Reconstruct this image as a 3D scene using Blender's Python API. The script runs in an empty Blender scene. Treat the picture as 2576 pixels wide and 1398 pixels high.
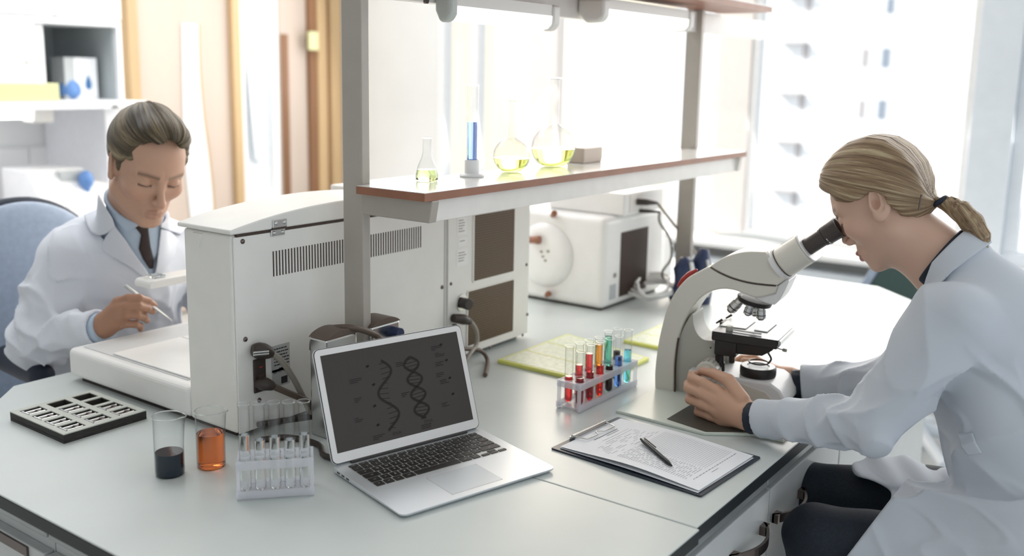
import bpy, math, random
import numpy as np
from mathutils import Matrix, Vector
random.seed(7)
S = bpy.context.scene
COL = S.collection

# ------------------------------------------------------------------ camera
CAM_LOC = (0.0, 0.0, 1.465)
cam_data = bpy.data.cameras.new('camera')
cam = bpy.data.objects.new('camera', cam_data)
COL.objects.link(cam)
S.camera = cam
FPX, CX, CY = 2428.2, 1288.0, 624.5
YAW, PIT, ROL = math.radians(35.734), math.radians(79.852), math.radians(1.106)
RM = Matrix.Rotation(YAW, 3, 'Z') @ Matrix.Rotation(PIT, 3, 'X') @ Matrix.Rotation(ROL, 3, 'Z')
cam.matrix_world = Matrix.Translation(CAM_LOC) @ RM.to_4x4()
cam_data.sensor_fit = 'HORIZONTAL'
cam_data.sensor_width = 36.0
cam_data.lens = 36.0 * FPX / 2576.0
cam_data.shift_x = 0.0
cam_data.shift_y = -(699.0 - CY) / 2576.0
cam_data.clip_start = 0.05
cam_data.clip_end = 200
cam_data.dof.use_dof = True
cam_data.dof.focus_distance = 1.80
cam_data.dof.aperture_fstop = 2.3
S.cycles.transparent_max_bounces = 64
S.cycles.transmission_bounces = 24
S.cycles.max_bounces = 24
S.cycles.sample_clamp_indirect = 8.0

# ------------------------------------------------------------------ world (bright hazy daylight, warm towards the low sun)
w = bpy.data.worlds.new('daylight'); S.world = w; w.use_nodes = True
nt = w.node_tree; nt.nodes.clear()
out = nt.nodes.new('ShaderNodeOutputWorld'); bg = nt.nodes.new('ShaderNodeBackground')
tc = nt.nodes.new('ShaderNodeTexCoord')
SUN_DIR = Vector((-0.475, 0.88, 0.02)).normalized()
dot = nt.nodes.new('ShaderNodeVectorMath'); dot.operation = 'DOT_PRODUCT'; dot.inputs[1].default_value = SUN_DIR
nrm = nt.nodes.new('ShaderNodeVectorMath'); nrm.operation = 'NORMALIZE'
nt.links.new(tc.outputs['Generated'], nrm.inputs[0]); nt.links.new(nrm.outputs[0], dot.inputs[0])
ramp = nt.nodes.new('ShaderNodeValToRGB')
e = ramp.color_ramp.elements
e[0].position = 0.0; e[0].color = (0.86, 0.93, 1.0, 1)
e[1].position = 1.0; e[1].color = (1.5, 1.42, 1.15, 1)
for p_, c_ in ((0.80, (0.90, 0.95, 1.0, 1)), (0.92, (1.0, 0.95, 0.88, 1)), (0.965, (1.06, 0.95, 0.74, 1)), (0.988, (1.12, 1.02, 0.82, 1))):
    k_ = e.new(p_); k_.color = c_
nt.links.new(dot.outputs['Value'], ramp.inputs[0])
nt.links.new(ramp.outputs[0], bg.inputs[0]); bg.inputs[1].default_value = 1.25
nt.links.new(bg.outputs[0], out.inputs[0])

# ------------------------------------------------------------------ sun, window daylight and added fill lamps
def add_sun(name, d, strength, color, angle):
    L = bpy.data.lights.new(name, 'SUN'); L.energy = strength; L.color = color; L.angle = angle
    o = bpy.data.objects.new(name, L); COL.objects.link(o)
    o.rotation_euler = Vector(d).to_track_quat('-Z', 'Y').to_euler(); return o
add_sun('sun', (0.62, 0.50, -0.62), 4.0, (1.0, 0.97, 0.93), math.radians(3))
def add_area(name, loc, d, sx, sy, power, color):
    L = bpy.data.lights.new(name, 'AREA'); L.shape = 'RECTANGLE'; L.size = sx; L.size_y = sy; L.energy = power; L.color = color
    o = bpy.data.objects.new(name, L); COL.objects.link(o); o.location = loc
    o.rotation_euler = Vector(d).to_track_quat('-Z', 'Y').to_euler(); return o
# daylight entering through the window wall, an added warm lamp, an unseen overhead fill
add_area('window_daylight', (-1.9, 4.65, 1.9), (0.0, -1, -0.22), 5.4, 2.0, 95, (1.0, 0.96, 0.91))
add_area('added_warm_window_fill', (-3.0, 4.6, 2.0), (0.32, -1, -0.42), 1.6, 1.4, 26, (1.0, 0.82, 0.60))  # added lamp, put in to warm the shelf and the instruments
add_area('unseen_ceiling_fill', (-3.3, 2.3, 2.92), (0, 0, -1), 1.6, 3.0, 52, (0.96, 0.98, 1.0))  # unseen lamp added overhead to fill the sides facing the camera
S.view_settings.view_transform = 'Standard'
S.view_settings.look = 'None'
S.view_settings.gamma = 1.0
S.view_settings.use_curve_mapping = False
S.view_settings.exposure = 0.0

# ------------------------------------------------------------------ measuring: a pixel of the 2576x1398 photograph to a point on a known plane
CL = Vector(CAM_LOC)
TOP = 0.78          # height of the worktop
def ray(p): return RM @ Vector((p[0] - CX, -(p[1] - CY), -FPX))
def at_z(p, z): r = ray(p); return CL + r * ((z - CL.z) / r.z)
def at_x(p, x): r = ray(p); return CL + r * ((x - CL.x) / r.x)
def at_y(p, y): r = ray(p); return CL + r * ((y - CL.y) / r.y)
def at_plane(p, o, n):
    r = ray(p); n = Vector(n); return CL + r * (((Vector(o) - CL).dot(n)) / r.dot(n))

# ------------------------------------------------------------------ materials
MATS = {}
def mat(name, col, rough=0.5, metal=0.0, spec=0.5, trans=0.0, ior=1.45, emit=None, estr=0.0, noise=0.0, nscale=20.0, bump=0.0, bscale=80.0, coat=0.0, alpha=1.0, sheen=0.0, stretch=None):
    m = bpy.data.materials.new(name); m.use_nodes = True
    n = m.node_tree; b = n.nodes['Principled BSDF']
    b.inputs['Base Color'].default_value = (*col, 1)
    b.inputs['Roughness'].default_value = rough
    b.inputs['Metallic'].default_value = metal
    b.inputs['Specular IOR Level'].default_value = spec
    b.inputs['Transmission Weight'].default_value = trans
    b.inputs['IOR'].default_value = ior
    b.inputs['Coat Weight'].default_value = coat
    b.inputs['Sheen Weight'].default_value = sheen
    b.inputs['Alpha'].default_value = alpha
    if emit:
        b.inputs['Emission Color'].default_value = (*emit, 1); b.inputs['Emission Strength'].default_value = estr
    t = None
    if noise or bump:
        t = n.nodes.new('ShaderNodeTexCoord')
        mp = n.nodes.new('ShaderNodeMapping'); n.links.new(t.outputs['Object'], mp.inputs[0])
        if stretch: mp.inputs['Scale'].default_value = stretch
    if noise:
        x = n.nodes.new('ShaderNodeTexNoise'); x.inputs['Scale'].default_value = nscale; x.inputs['Detail'].default_value = 3
        n.links.new(mp.outputs[0], x.inputs['Vector'])
        r = n.nodes.new('ShaderNodeValToRGB')
        r.color_ramp.elements[0].position = 0.3; r.color_ramp.elements[1].position = 0.7
        r.color_ramp.elements[0].color = (*[c * (1 - noise) for c in col], 1)
        r.color_ramp.elements[1].color = (*[min(1, c * (1 + noise)) for c in col], 1)
        n.links.new(x.outputs['Fac'], r.inputs[0]); n.links.new(r.outputs[0], b.inputs['Base Color'])
    if bump:
        x = n.nodes.new('ShaderNodeTexNoise'); x.inputs['Scale'].default_value = bscale; x.inputs['Detail'].default_value = 2
        n.links.new(mp.outputs[0], x.inputs['Vector'])
        bp = n.nodes.new('ShaderNodeBump'); bp.inputs['Strength'].default_value = bump; bp.inputs['Distance'].default_value = 0.002
        n.links.new(x.outputs['Fac'], bp.inputs['Height']); n.links.new(bp.outputs[0], b.inputs['Normal'])
    MATS[name] = m
    return m
def thin_glass(name, tint=(0.98, 0.99, 0.99), edge=(0.22, 0.28, 0.28), rough=0.02, body=0.0, bodycol=(1, 1, 1)):
    """thin-walled glass or clear plastic: transmits straight, mirrors by Fresnel, denser where seen along the wall"""
    m = bpy.data.materials.new(name); m.use_nodes = True; n = m.node_tree; n.nodes.clear()
    o = n.nodes.new('ShaderNodeOutputMaterial')
    tr = n.nodes.new('ShaderNodeBsdfTransparent'); gl = n.nodes.new('ShaderNodeBsdfGlossy'); gl.inputs['Roughness'].default_value = rough
    lw = n.nodes.new('ShaderNodeLayerWeight'); lw.inputs['Blend'].default_value = 0.5
    mx = n.nodes.new('ShaderNodeMix'); mx.data_type = 'RGBA'
    mx.inputs['A'].default_value = (*tint, 1); mx.inputs['B'].default_value = (*edge, 1)
    pw = n.nodes.new('ShaderNodeMath'); pw.operation = 'POWER'; pw.inputs[1].default_value = 3.5
    n.links.new(lw.outputs['Facing'], pw.inputs[0]); n.links.new(pw.outputs[0], mx.inputs['Factor'])
    n.links.new(mx.outputs['Result'], tr.inputs[0])
    f5 = n.nodes.new('ShaderNodeMath'); f5.operation = 'POWER'; f5.inputs[1].default_value = 5.0
    n.links.new(lw.outputs['Facing'], f5.inputs[0])
    fm = n.nodes.new('ShaderNodeMath'); fm.operation = 'MULTIPLY_ADD'; fm.inputs[1].default_value = 0.8; fm.inputs[2].default_value = 0.045
    n.links.new(f5.outputs[0], fm.inputs[0])
    mxs = n.nodes.new('ShaderNodeMixShader'); n.links.new(fm.outputs[0], mxs.inputs[0])
    n.links.new(tr.outputs[0], mxs.inputs[1]); n.links.new(gl.outputs[0], mxs.inputs[2])
    last = mxs
    if body:
        d = n.nodes.new('ShaderNodeBsdfDiffuse'); d.inputs[0].default_value = (*bodycol, 1)
        tl = n.nodes.new('ShaderNodeBsdfTranslucent'); tl.inputs[0].default_value = (*bodycol, 1)
        ad = n.nodes.new('ShaderNodeMixShader'); ad.inputs[0].default_value = 0.5
        n.links.new(d.outputs[0], ad.inputs[1]); n.links.new(tl.outputs[0], ad.inputs[2])
        m2 = n.nodes.new('ShaderNodeMixShader'); m2.inputs[0].default_value = body
        n.links.new(mxs.outputs[0], m2.inputs[1]); n.links.new(ad.outputs[0], m2.inputs[2]); last = m2
    n.links.new(last.outputs[0], o.inputs[0]); MATS[name] = m; return m
M_ = MATS
mat('laminate', (0.62, 0.665, 0.65), 0.32, noise=0.03, nscale=6, spec=0.6)
mat('black_edge', (0.012, 0.016, 0.018), 0.4)
mat('aluminium_rail', (0.42, 0.45, 0.45), 0.38, metal=0.6, noise=0.05, nscale=3)
mat('cabinet_white', (0.60, 0.62, 0.62), 0.3, noise=0.02)
mat('cupboard_white', (0.86, 0.87, 0.90), 0.4, noise=0.02)
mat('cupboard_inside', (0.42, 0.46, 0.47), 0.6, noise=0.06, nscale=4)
mat('wall_paint', (0.82, 0.83, 0.82), 0.7, noise=0.02, nscale=3)
mat('window_frame', (0.74, 0.79, 0.84), 0.35, noise=0.02)
mat('white_frame', (0.9, 0.9, 0.9), 0.35, noise=0.02)
mat('pier_paint', (0.95, 0.88, 0.84), 0.6, noise=0.02)
mat('floor_vinyl', (0.55, 0.56, 0.55), 0.4, noise=0.08, nscale=30)
mat('ceiling_paint', (0.85, 0.85, 0.85), 0.8, noise=0.02)
mat('pale_wood', (0.60, 0.50, 0.43), 0.45, noise=0.05, nscale=5, stretch=(1, 1, 0.12))
mat('honey_wood', (0.60, 0.42, 0.23), 0.45, noise=0.15, nscale=6, stretch=(1, 1, 0.1))
mat('brown_wood', (0.28, 0.14, 0.07), 0.45, noise=0.2, nscale=6, stretch=(1, 1, 0.1))
mat('frosted', (0.88, 0.93, 0.97), 0.4, noise=0.02)
mat('steel_post', (0.44, 0.405, 0.36), 0.42, metal=0.15, noise=0.03, bump=0.06, bscale=600)
mat('pale_beam', (0.82, 0.79, 0.75), 0.4, noise=0.03)
mat('shelf_top', (0.80, 0.79, 0.76), 0.16, noise=0.03)
mat('shelf_brown', (0.30, 0.125, 0.07), 0.4, noise=0.1, bump=0.2, bscale=900)
mat('device_white', (0.86, 0.845, 0.80), 0.36, noise=0.015, bump=0.04, bscale=900)
mat('device_base', (0.90, 0.89, 0.87), 0.3, noise=0.015)
mat('device_tray', (0.70, 0.71, 0.71), 0.35, noise=0.015)
mat('shadow_gap', (0.05, 0.042, 0.038), 0.6)  # black feet and gap shade beneath the units, put into one dark colour
mat('slot_dark', (0.07, 0.045, 0.035), 0.6)
mat('grille_brown', (0.05, 0.030, 0.022), 0.5, metal=0.3)
mat('grille_wire', (0.24, 0.18, 0.13), 0.4, metal=0.6)
mat('steel', (0.62, 0.62, 0.61), 0.22, metal=1.0, noise=0.05)
mat('dark_steel', (0.16, 0.13, 0.12), 0.3, metal=0.9)
mat('plug_black', (0.045, 0.034, 0.03), 0.38)
mat('cable_grey', (0.30, 0.27, 0.23), 0.45)
mat('cable_brown', (0.12, 0.085, 0.065), 0.45)
mat('cable_white', (0.85, 0.85, 0.84), 0.4)
mat('silver_label', (0.55, 0.56, 0.55), 0.35, metal=0.3)
mat('ink', (0.02, 0.02, 0.02), 0.6)
mat('ink_soft', (0.13, 0.14, 0.17), 0.6)
mat('paper', (0.88, 0.90, 0.94), 0.6, noise=0.01)
mat('clip_black', (0.018, 0.028, 0.042), 0.35, bump=0.1, bscale=500)
mat('pen_black', (0.008, 0.012, 0.014), 0.25)
mat('laptop_alu', (0.68, 0.71, 0.74), 0.32, metal=0.55, bump=0.02, bscale=1500)
mat('laptop_rim', (0.70, 0.68, 0.66), 0.35, metal=0.3)
mat('laptop_edge', (0.03, 0.028, 0.027), 0.4)
mat('screen', (0.016, 0.014, 0.012), 0.30, spec=0.3, emit=(0.052, 0.044, 0.038), estr=0.40)
mat('screen_ink', (0.008, 0.007, 0.006), 0.5, spec=0.2, emit=(0.052, 0.044, 0.038), estr=0.20)
mat('screen_ink_soft', (0.012, 0.011, 0.011), 0.5, spec=0.2)
mat('key_black', (0.016, 0.014, 0.013), 0.38)
mat('key_letter', (0.72, 0.74, 0.76), 0.5)
mat('trackpad', (0.60, 0.64, 0.67), 0.28, metal=0.3)
thin_glass('glass')
thin_glass('glass_soft', tint=(0.97, 0.975, 0.975), edge=(0.30, 0.33, 0.33))
thin_glass('clear_plastic', tint=(0.93, 0.94, 0.96), edge=(0.6, 0.62, 0.66), rough=0.15, body=0.5, bodycol=(0.97, 0.97, 1.0))
def liquid(name, col, rough=0.03, ior=1.33, tr=1.0):
    return mat(name, col, rough, trans=tr, ior=ior)
liquid('liq_navy', (0.003, 0.014, 0.028), tr=0.0); liquid('liq_orange', (0.95, 0.24, 0.06)); liquid('liq_clear', (0.97, 0.98, 0.98))
liquid('liq_lime', (0.80, 0.90, 0.22)); liquid('liq_green', (0.74, 0.88, 0.42)); liquid('liq_blue', (0.25, 0.38, 0.85))
liquid('liq_red', (0.85, 0.05, 0.05)); liquid('liq_darkred', (0.35, 0.02, 0.03)); liquid('liq_amber', (0.98, 0.38, 0.04))
liquid('liq_black', (0.03, 0.012, 0.01), tr=0.5); liquid('liq_teal', (0.15, 0.62, 0.50)); liquid('liq_royal', (0.15, 0.30, 0.75)); liquid('liq_cyan', (0.20, 0.68, 0.85))
mat('lamp_soft', (0.95, 0.95, 0.95), 0.4, emit=(1.0, 0.99, 0.99), estr=5.0)
mat('white_plastic', (0.82, 0.82, 0.82), 0.4)
mat('yellow_plastic', (0.82, 0.84, 0.22), 0.4)
mat('tray_print', (0.84, 0.87, 0.68), 0.4, noise=0.12, nscale=90)
mat('board_pale', (0.52, 0.54, 0.49), 0.5, noise=0.05)
mat('board_dark', (0.028, 0.026, 0.024), 0.6, noise=0.4, nscale=60, stretch=(1, 1, 8))
mat('scope_beige', (0.72, 0.69, 0.615), 0.34, noise=0.01)
mat('scope_light', (0.82, 0.82, 0.82), 0.3)
mat('scope_panel', (0.47, 0.46, 0.41), 0.38)
mat('scope_black', (0.022, 0.018, 0.017), 0.38)
mat('eyepiece_black', (0.060, 0.048, 0.044), 0.3)
mat('stage_top', (0.14, 0.14, 0.15), 0.22)
mat('red_plastic', (0.42, 0.04, 0.035), 0.35)
mat('mat_green', (0.66, 0.71, 0.64), 0.3)
mat('pad_brown', (0.065, 0.060, 0.050), 0.4, noise=0.08, nscale=10)
mat('bulb_blue', (0.13, 0.27, 0.58), 0.45)
mat('drop_blue', (0.05, 0.17, 0.38), 0.5)
mat('chair_blue', (0.34, 0.41, 0.52), 0.75, noise=0.08, nscale=60, sheen=0.3)
mat('chair_dark', (0.015, 0.022, 0.04), 0.6)
mat('chair_green', (0.05, 0.09, 0.085), 0.5)
mat('navy_vinyl', (0.03, 0.045, 0.11), 0.35)
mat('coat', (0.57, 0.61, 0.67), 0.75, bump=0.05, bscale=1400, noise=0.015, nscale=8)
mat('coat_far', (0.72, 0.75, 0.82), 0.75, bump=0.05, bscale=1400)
mat('shirt_blue', (0.46, 0.56, 0.68), 0.7, noise=0.03, nscale=300)
mat('shirt_navy', (0.010, 0.017, 0.032), 0.6, noise=0.3, nscale=60)
mat('trousers', (0.008, 0.014, 0.024), 0.7, noise=0.25, nscale=200)
mat('tie_brown', (0.030, 0.016, 0.014), 0.5, noise=0.2, nscale=300)
mat('facade', (0.96, 0.96, 0.96), 0.8, noise=0.01)
mat('facade_glass', (0.30, 0.34, 0.40), 0.2)
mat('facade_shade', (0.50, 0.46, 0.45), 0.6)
mat('asphalt', (0.5, 0.5, 0.5), 0.9)
mat('lamp_tube', (0.9, 0.9, 0.9), 0.4, emit=(1.0, 0.99, 0.96), estr=1.3)
mat('lamp_case', (0.76, 0.74, 0.70), 0.4)
mat('lamp_case_grey', (0.50, 0.53, 0.50), 0.4)
mat('folder_yellow', (0.72, 0.74, 0.42), 0.5)
mat('grey_box', (0.50, 0.53, 0.54), 0.5)
mat('red_led', (0.5, 0.05, 0.05), 0.4)

def attr_mat(name, rough=0.5, strand=False, base=None, sss=0.0, spec=0.4):
    m = bpy.data.materials.new(name); m.use_nodes = True; n = m.node_tree; b = n.nodes['Principled BSDF']
    b.inputs['Roughness'].default_value = rough; b.inputs['Specular IOR Level'].default_value = spec
    if sss:
        b.inputs['Subsurface Weight'].default_value = sss; b.inputs['Subsurface Radius'].default_value = (0.012, 0.005, 0.003)
        b.inputs['Subsurface Scale'].default_value = 0.5
    if not strand:
        a = n.nodes.new('ShaderNodeAttribute'); a.attribute_name = 'col'
        n.links.new(a.outputs['Color'], b.inputs['Base Color'])
    else:
        a = n.nodes.new('ShaderNodeAttribute'); a.attribute_name = 'strand'
        x = n.nodes.new('ShaderNodeTexNoise'); x.inputs['Scale'].default_value = 1.0; x.inputs['Detail'].default_value = 6; x.inputs['Roughness'].default_value = 0.68
        n.links.new(a.outputs['Vector'], x.inputs['Vector'])
        r = n.nodes.new('ShaderNodeValToRGB'); el = r.color_ramp.elements
        el[0].position = 0.32; el[0].color = (*base[0], 1); el[1].position = 0.72; el[1].color = (*base[2], 1)
        kk = el.new(0.5); kk.color = (*base[1], 1)
        n.links.new(x.outputs['Fac'], r.inputs[0]); n.links.new(r.outputs[0], b.inputs['Base Color'])
        bp = n.nodes.new('ShaderNodeBump'); bp.inputs['Strength'].default_value = 0.75; bp.inputs['Distance'].default_value = 0.004
        n.links.new(x.outputs['Fac'], bp.inputs['Height']); n.links.new(bp.outputs[0], b.inputs['Normal'])
    MATS[name] = m; return m
attr_mat('skin', 0.48, sss=0.12)
attr_mat('hair_blond', 0.42, strand=True, base=((0.085, 0.045, 0.026), (0.30, 0.20, 0.115), (0.66, 0.56, 0.36)))
attr_mat('hair_man', 0.5, strand=True, base=((0.012, 0.009, 0.006), (0.095, 0.070, 0.040), (0.38, 0.30, 0.18)))

# ------------------------------------------------------------------ mesh building
class MB:
    def __init__(s): s.v = []; s.f = []; s.m = []; s.M = Matrix.Identity(4)
    def add(s, vs, fs, mi=0):
        o = len(s.v); s.v += [tuple(s.M @ Vector(v)) for v in vs]
        s.f += [tuple(i + o for i in f) for f in fs]; s.m += [mi] * len(fs); return s
    def box(s, x0, x1, y0, y1, z0, z1, mi=0):
        return s.add([(x0, y0, z0), (x1, y0, z0), (x1, y1, z0), (x0, y1, z0), (x0, y0, z1), (x1, y0, z1), (x1, y1, z1), (x0, y1, z1)],
                     [(0, 3, 2, 1), (4, 5, 6, 7), (0, 1, 5, 4), (1, 2, 6, 5), (2, 3, 7, 6), (3, 0, 4, 7)], mi)
    def prism(s, pts, a, b, axis='z', mi=0, mcap=None):
        """closed outline (list of 2D points) extruded from a to b along an axis; outline axes are the two others in order"""
        n = len(pts)
        def q(p, t):
            return {'z': (p[0], p[1], t), 'y': (p[0], t, p[1]), 'x': (t, p[0], p[1])}[axis]
        area = sum(pts[i][0] * pts[(i + 1) % n][1] - pts[(i + 1) % n][0] * pts[i][1] for i in range(n))
        if (area < 0) != (axis == 'y'): pts = pts[::-1]
        vs = [q(p, a) for p in pts] + [q(p, b) for p in pts]
        flip = (b < a)
        o = len(s.v); s.v += [tuple(s.M @ Vector(v)) for v in vs]
        side = [(i + o, (i + 1) % n + o, (i + 1) % n + n + o, i + n + o) for i in range(n)]
        caps = [tuple(reversed(range(o, o + n))), tuple(range(o + n, o + 2 * n))]
        if flip: side = [f[::-1] for f in side]; caps = [f[::-1] for f in caps]
        s.f += side + caps; s.m += [mi] * n + [mi if mcap is None else mcap] * 2
        return s
    def lathe(s, prof, n=32, mi=0, c=(0, 0, 0)):
        vs = []; fs = []
        k = len(prof)
        for i in range(n):
            a = 2 * math.pi * i / n
            for r, z in prof: vs.append((c[0] + r * math.cos(a), c[1] + r * math.sin(a), c[2] + z))
        for i in range(n):
            j = (i + 1) % n
            for q in range(k - 1):
                fs.append((i * k + q, j * k + q, j * k + q + 1, i * k + q + 1))
        if prof[0][0] > 1e-6: pass
        return s.add(vs, fs, mi)
    def cyl(s, a, b, r, r2=None, n=20, mi=0, caps=True):
        a = Vector(a); b = Vector(b); r2 = r if r2 is None else r2
        d = (b - a).normalized(); u = d.orthogonal().normalized(); v = d.cross(u)
        vs = []
        for c, rr in ((a, r), (b, r2)):
            for i in range(n):
                t = 2 * math.pi * i / n; vs.append(c + u * rr * math.cos(t) + v * rr * math.sin(t))
        fs = [(i, (i + 1) % n, (i + 1) % n + n, i + n) for i in range(n)]
        if caps: fs += [tuple(reversed(range(n))), tuple(range(n, 2 * n))]
        return s.add(vs, fs, mi)
    def tube(s, pts, r, n=10, mi=0, smooth=4):
        P = [Vector(p) for p in pts]
        if smooth and len(P) > 2:
            Q = []
            for i in range(len(P) - 1):
                p0 = P[max(i - 1, 0)]; p1 = P[i]; p2 = P[i + 1]; p3 = P[min(i + 2, len(P) - 1)]
                for k in range(smooth):
                    t = k / smooth
                    Q.append(0.5 * ((2 * p1) + (p2 - p0) * t + (2 * p0 - 5 * p1 + 4 * p2 - p3) * t * t + (3 * p1 - p0 - 3 * p2 + p3) * t ** 3))
            Q.append(P[-1]); P = Q
        rs = r if isinstance(r, (list, tuple)) else [r] * len(P)
        if len(rs) != len(P): rs = list(np.interp(np.linspace(0, 1, len(P)), np.linspace(0, 1, len(rs)), rs))
        vs = []; u = None
        for i, p in enumerate(P):
            d = (P[min(i + 1, len(P) - 1)] - P[max(i - 1, 0)])
            d = d.normalized() if d.length > 1e-9 else Vector((0, 0, 1))
            u = d.orthogonal().normalized() if u is None else (u - d * u.dot(d)).normalized()
            v = d.cross(u)
            for k in range(n):
                t = 2 * math.pi * k / n; vs.append(p + (u * math.cos(t) + v * math.sin(t)) * rs[i])
        fs = []
        for i in range(len(P) - 1):
            for k in range(n):
                j = (k + 1) % n; fs.append((i * n + k, i * n + j, (i + 1) * n + j, (i + 1) * n + k))
        fs += [tuple(reversed(range(n))), tuple(range((len(P) - 1) * n, len(P) * n))]
        return s.add(vs, fs, mi)
    def build(s, name, mats, parent=None, smooth=0, bevel=0.0, seg=2, world=False):
        me = bpy.data.meshes.new(name); me.from_pydata(s.v, [], s.f)
        mats = mats if isinstance(mats, (list, tuple)) else [mats]
        for m in mats: me.materials.append(MATS[m])
        if len(mats) > 1: me.polygons.foreach_set('material_index', s.m)
        if smooth:
            me.polygons.foreach_set('use_smooth', [True] * len(me.polygons)); me.update()
            me.set_sharp_from_angle(angle=math.radians(smooth))
        me.validate(); me.update()
        o = bpy.data.objects.new(name, me); COL.objects.link(o)
        if bevel:
            b = o.modifiers.new('bevel', 'BEVEL'); b.width = bevel; b.segments = seg; b.limit_method = 'ANGLE'; b.angle_limit = math.radians(35)
            b.harden_normals = False
        if parent is not None:
            o.parent = parent
            if world: o.matrix_parent_inverse = world_of(parent).inverted()
        return o
def world_of(o):
    m = Matrix.LocRotScale(o.location, o.rotation_euler, o.scale)
    return (world_of(o.parent) @ o.matrix_parent_inverse @ m) if o.parent else m
def tag(o, label=None, cat=None, group=None, kind=None):
    if label: o['label'] = label
    if cat: o['category'] = cat
    if group: o['group'] = group
    if kind: o['kind'] = kind
    return o
def thing(name, label, cat, loc=(0, 0, 0), rz=0.0, group=None):
    o = bpy.data.objects.new(name, None); COL.objects.link(o); o.location = loc; o.rotation_euler = (0, 0, rz)
    o.empty_display_size = 0.05
    return tag(o, label, cat, group)
def struct(o, label=None): o['kind'] = 'structure'; return o if not label else tag(o, label)
def dup(root, loc=None, rz=None, label=None, group=None):
    kids = {}
    for o in bpy.data.objects:
        if o.parent: kids.setdefault(o.parent.name, []).append(o)
    def cp(o, par):
        c = o.copy(); COL.objects.link(c)
        if par: c.parent = par
        for k in kids.get(o.name, []): cp(k, c)
        return c
    r = cp(root, None)
    if loc is not None: r.location = loc
    if rz is not None: r.rotation_euler = (0, 0, rz)
    tag(r, label, None, group)
    return r
def text_mesh(name, txt, size, M, matn, parent, world=True, align='CENTER', depth=0.0):
    c = bpy.data.curves.new(name, 'FONT'); c.body = txt; c.size = size; c.align_x = align; c.align_y = 'CENTER'; c.extrude = depth
    o = bpy.data.objects.new(name, c); me = bpy.data.meshes.new_from_object(o); bpy.data.objects.remove(o)
    me.transform(M); me.materials.clear(); me.materials.append(MATS[matn])
    o = bpy.data.objects.new(name, me); COL.objects.link(o); o.parent = parent
    if world: o.matrix_parent_inverse = world_of(parent).inverted()
    return o
# ================================================================== THE SETTING
WX, WY = -5.0, 4.8      # left wall plane, window wall plane
struct(MB().box(-5.3, 3.5, -3.0, 4.8, -0.05, 0.0).build('floor', 'floor_vinyl'))
struct(MB().box(-5.3, 3.5, -3.0, 4.9, 3.0, 3.08).build('ceiling', 'ceiling_paint'))
struct(MB().box(-5.3, 3.6, -3.1, -3.0, 0.0, 3.0).build('wall_near', 'wall_paint'))
struct(MB().box(-5.2, WX, -3.0, WY + 0.15, 0.0, 3.0).build('wall_left', 'wall_paint'))
# window wall with three openings
wins = [(-4.07, -2.13), (-1.96, -0.87), (-0.62, 1.6)]
b = MB()
b.box(-5.0, -4.07, WY, WY + 0.15, 0, 3.0); b.box(-4.07, 1.6, WY, WY + 0.15, 0, 0.66); b.box(-4.07, 1.6, WY, WY + 0.15, 2.75, 3.0)
b.box(1.6, 3.5, WY, WY + 0.15, 0, 3.0)
struct(b.build('wall_far', 'wall_paint'))
struct(MB().box(-2.13, -1.96, WY - 0.02, WY + 0.13, 0.66, 2.75).build('trim_1', 'pier_paint', bevel=0.004))
struct(MB().box(-0.895, -0.72, WY - 0.03, WY + 0.12, 0.66, 2.75).build('trim_2', 'window_frame', bevel=0.004))
def window(i, x0, x1, bars, m='white_frame', fr=0.05):
    e_ = bpy.data.objects.new('window_%d' % i, None); COL.objects.link(e_); e_.location = ((x0 + x1) / 2, WY, 0.66); e_['kind'] = 'structure'
    b = MB(); b.box(x0, x1, WY, WY + 0.07, 0.66, 0.66 + fr); b.box(x0, x1, WY, WY + 0.07, 2.75 - fr, 2.75)
    b.box(x0, x0 + fr, WY, WY + 0.07, 0.66 + fr, 2.75 - fr); b.box(x1 - fr, x1, WY, WY + 0.07, 0.66 + fr, 2.75 - fr)
    b.build('window_frame', m, e_, bevel=0.004, world=True)
    for a, c, mm in bars:
        MB().box(a, c, WY - 0.01, WY + 0.08, 0.66 + fr, 2.75 - fr).build('mullion', mm, e_, bevel=0.004, world=True)
    xs = [x0 + fr] + [t for a, c, _ in bars for t in (a, c)] + [x1 - fr]
    for k in range(0, len(xs), 2):
        MB().box(xs[k], xs[k + 1], WY + 0.03, WY + 0.036, 0.66 + fr, 2.75 - fr).build('pane', 'glass_soft', e_, world=True)
    return e_
window(1, -4.07, -2.13, [(-3.79, -3.74, 'white_frame'), (-3.345, -3.155, 'pier_paint')])
window(2, -1.96, -0.895, [], fr=0.035)
window(3, -0.72, 1.6, [(0.4, 0.5, 'window_frame')], 'window_frame', fr=0.06)
struct(MB().box(-4.9, 1.6, WY - 0.28, WY, 0.625, 0.655).build('trim_3', 'white_frame', bevel=0.006))     # window sill
tag(MB().box(-4.2, 0.9, WY - 0.22, WY - 0.12, 0.12, 0.56).build('radiator', 'window_frame', bevel=0.01), 'pale grey radiator running below the window sill', 'radiator')

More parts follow.
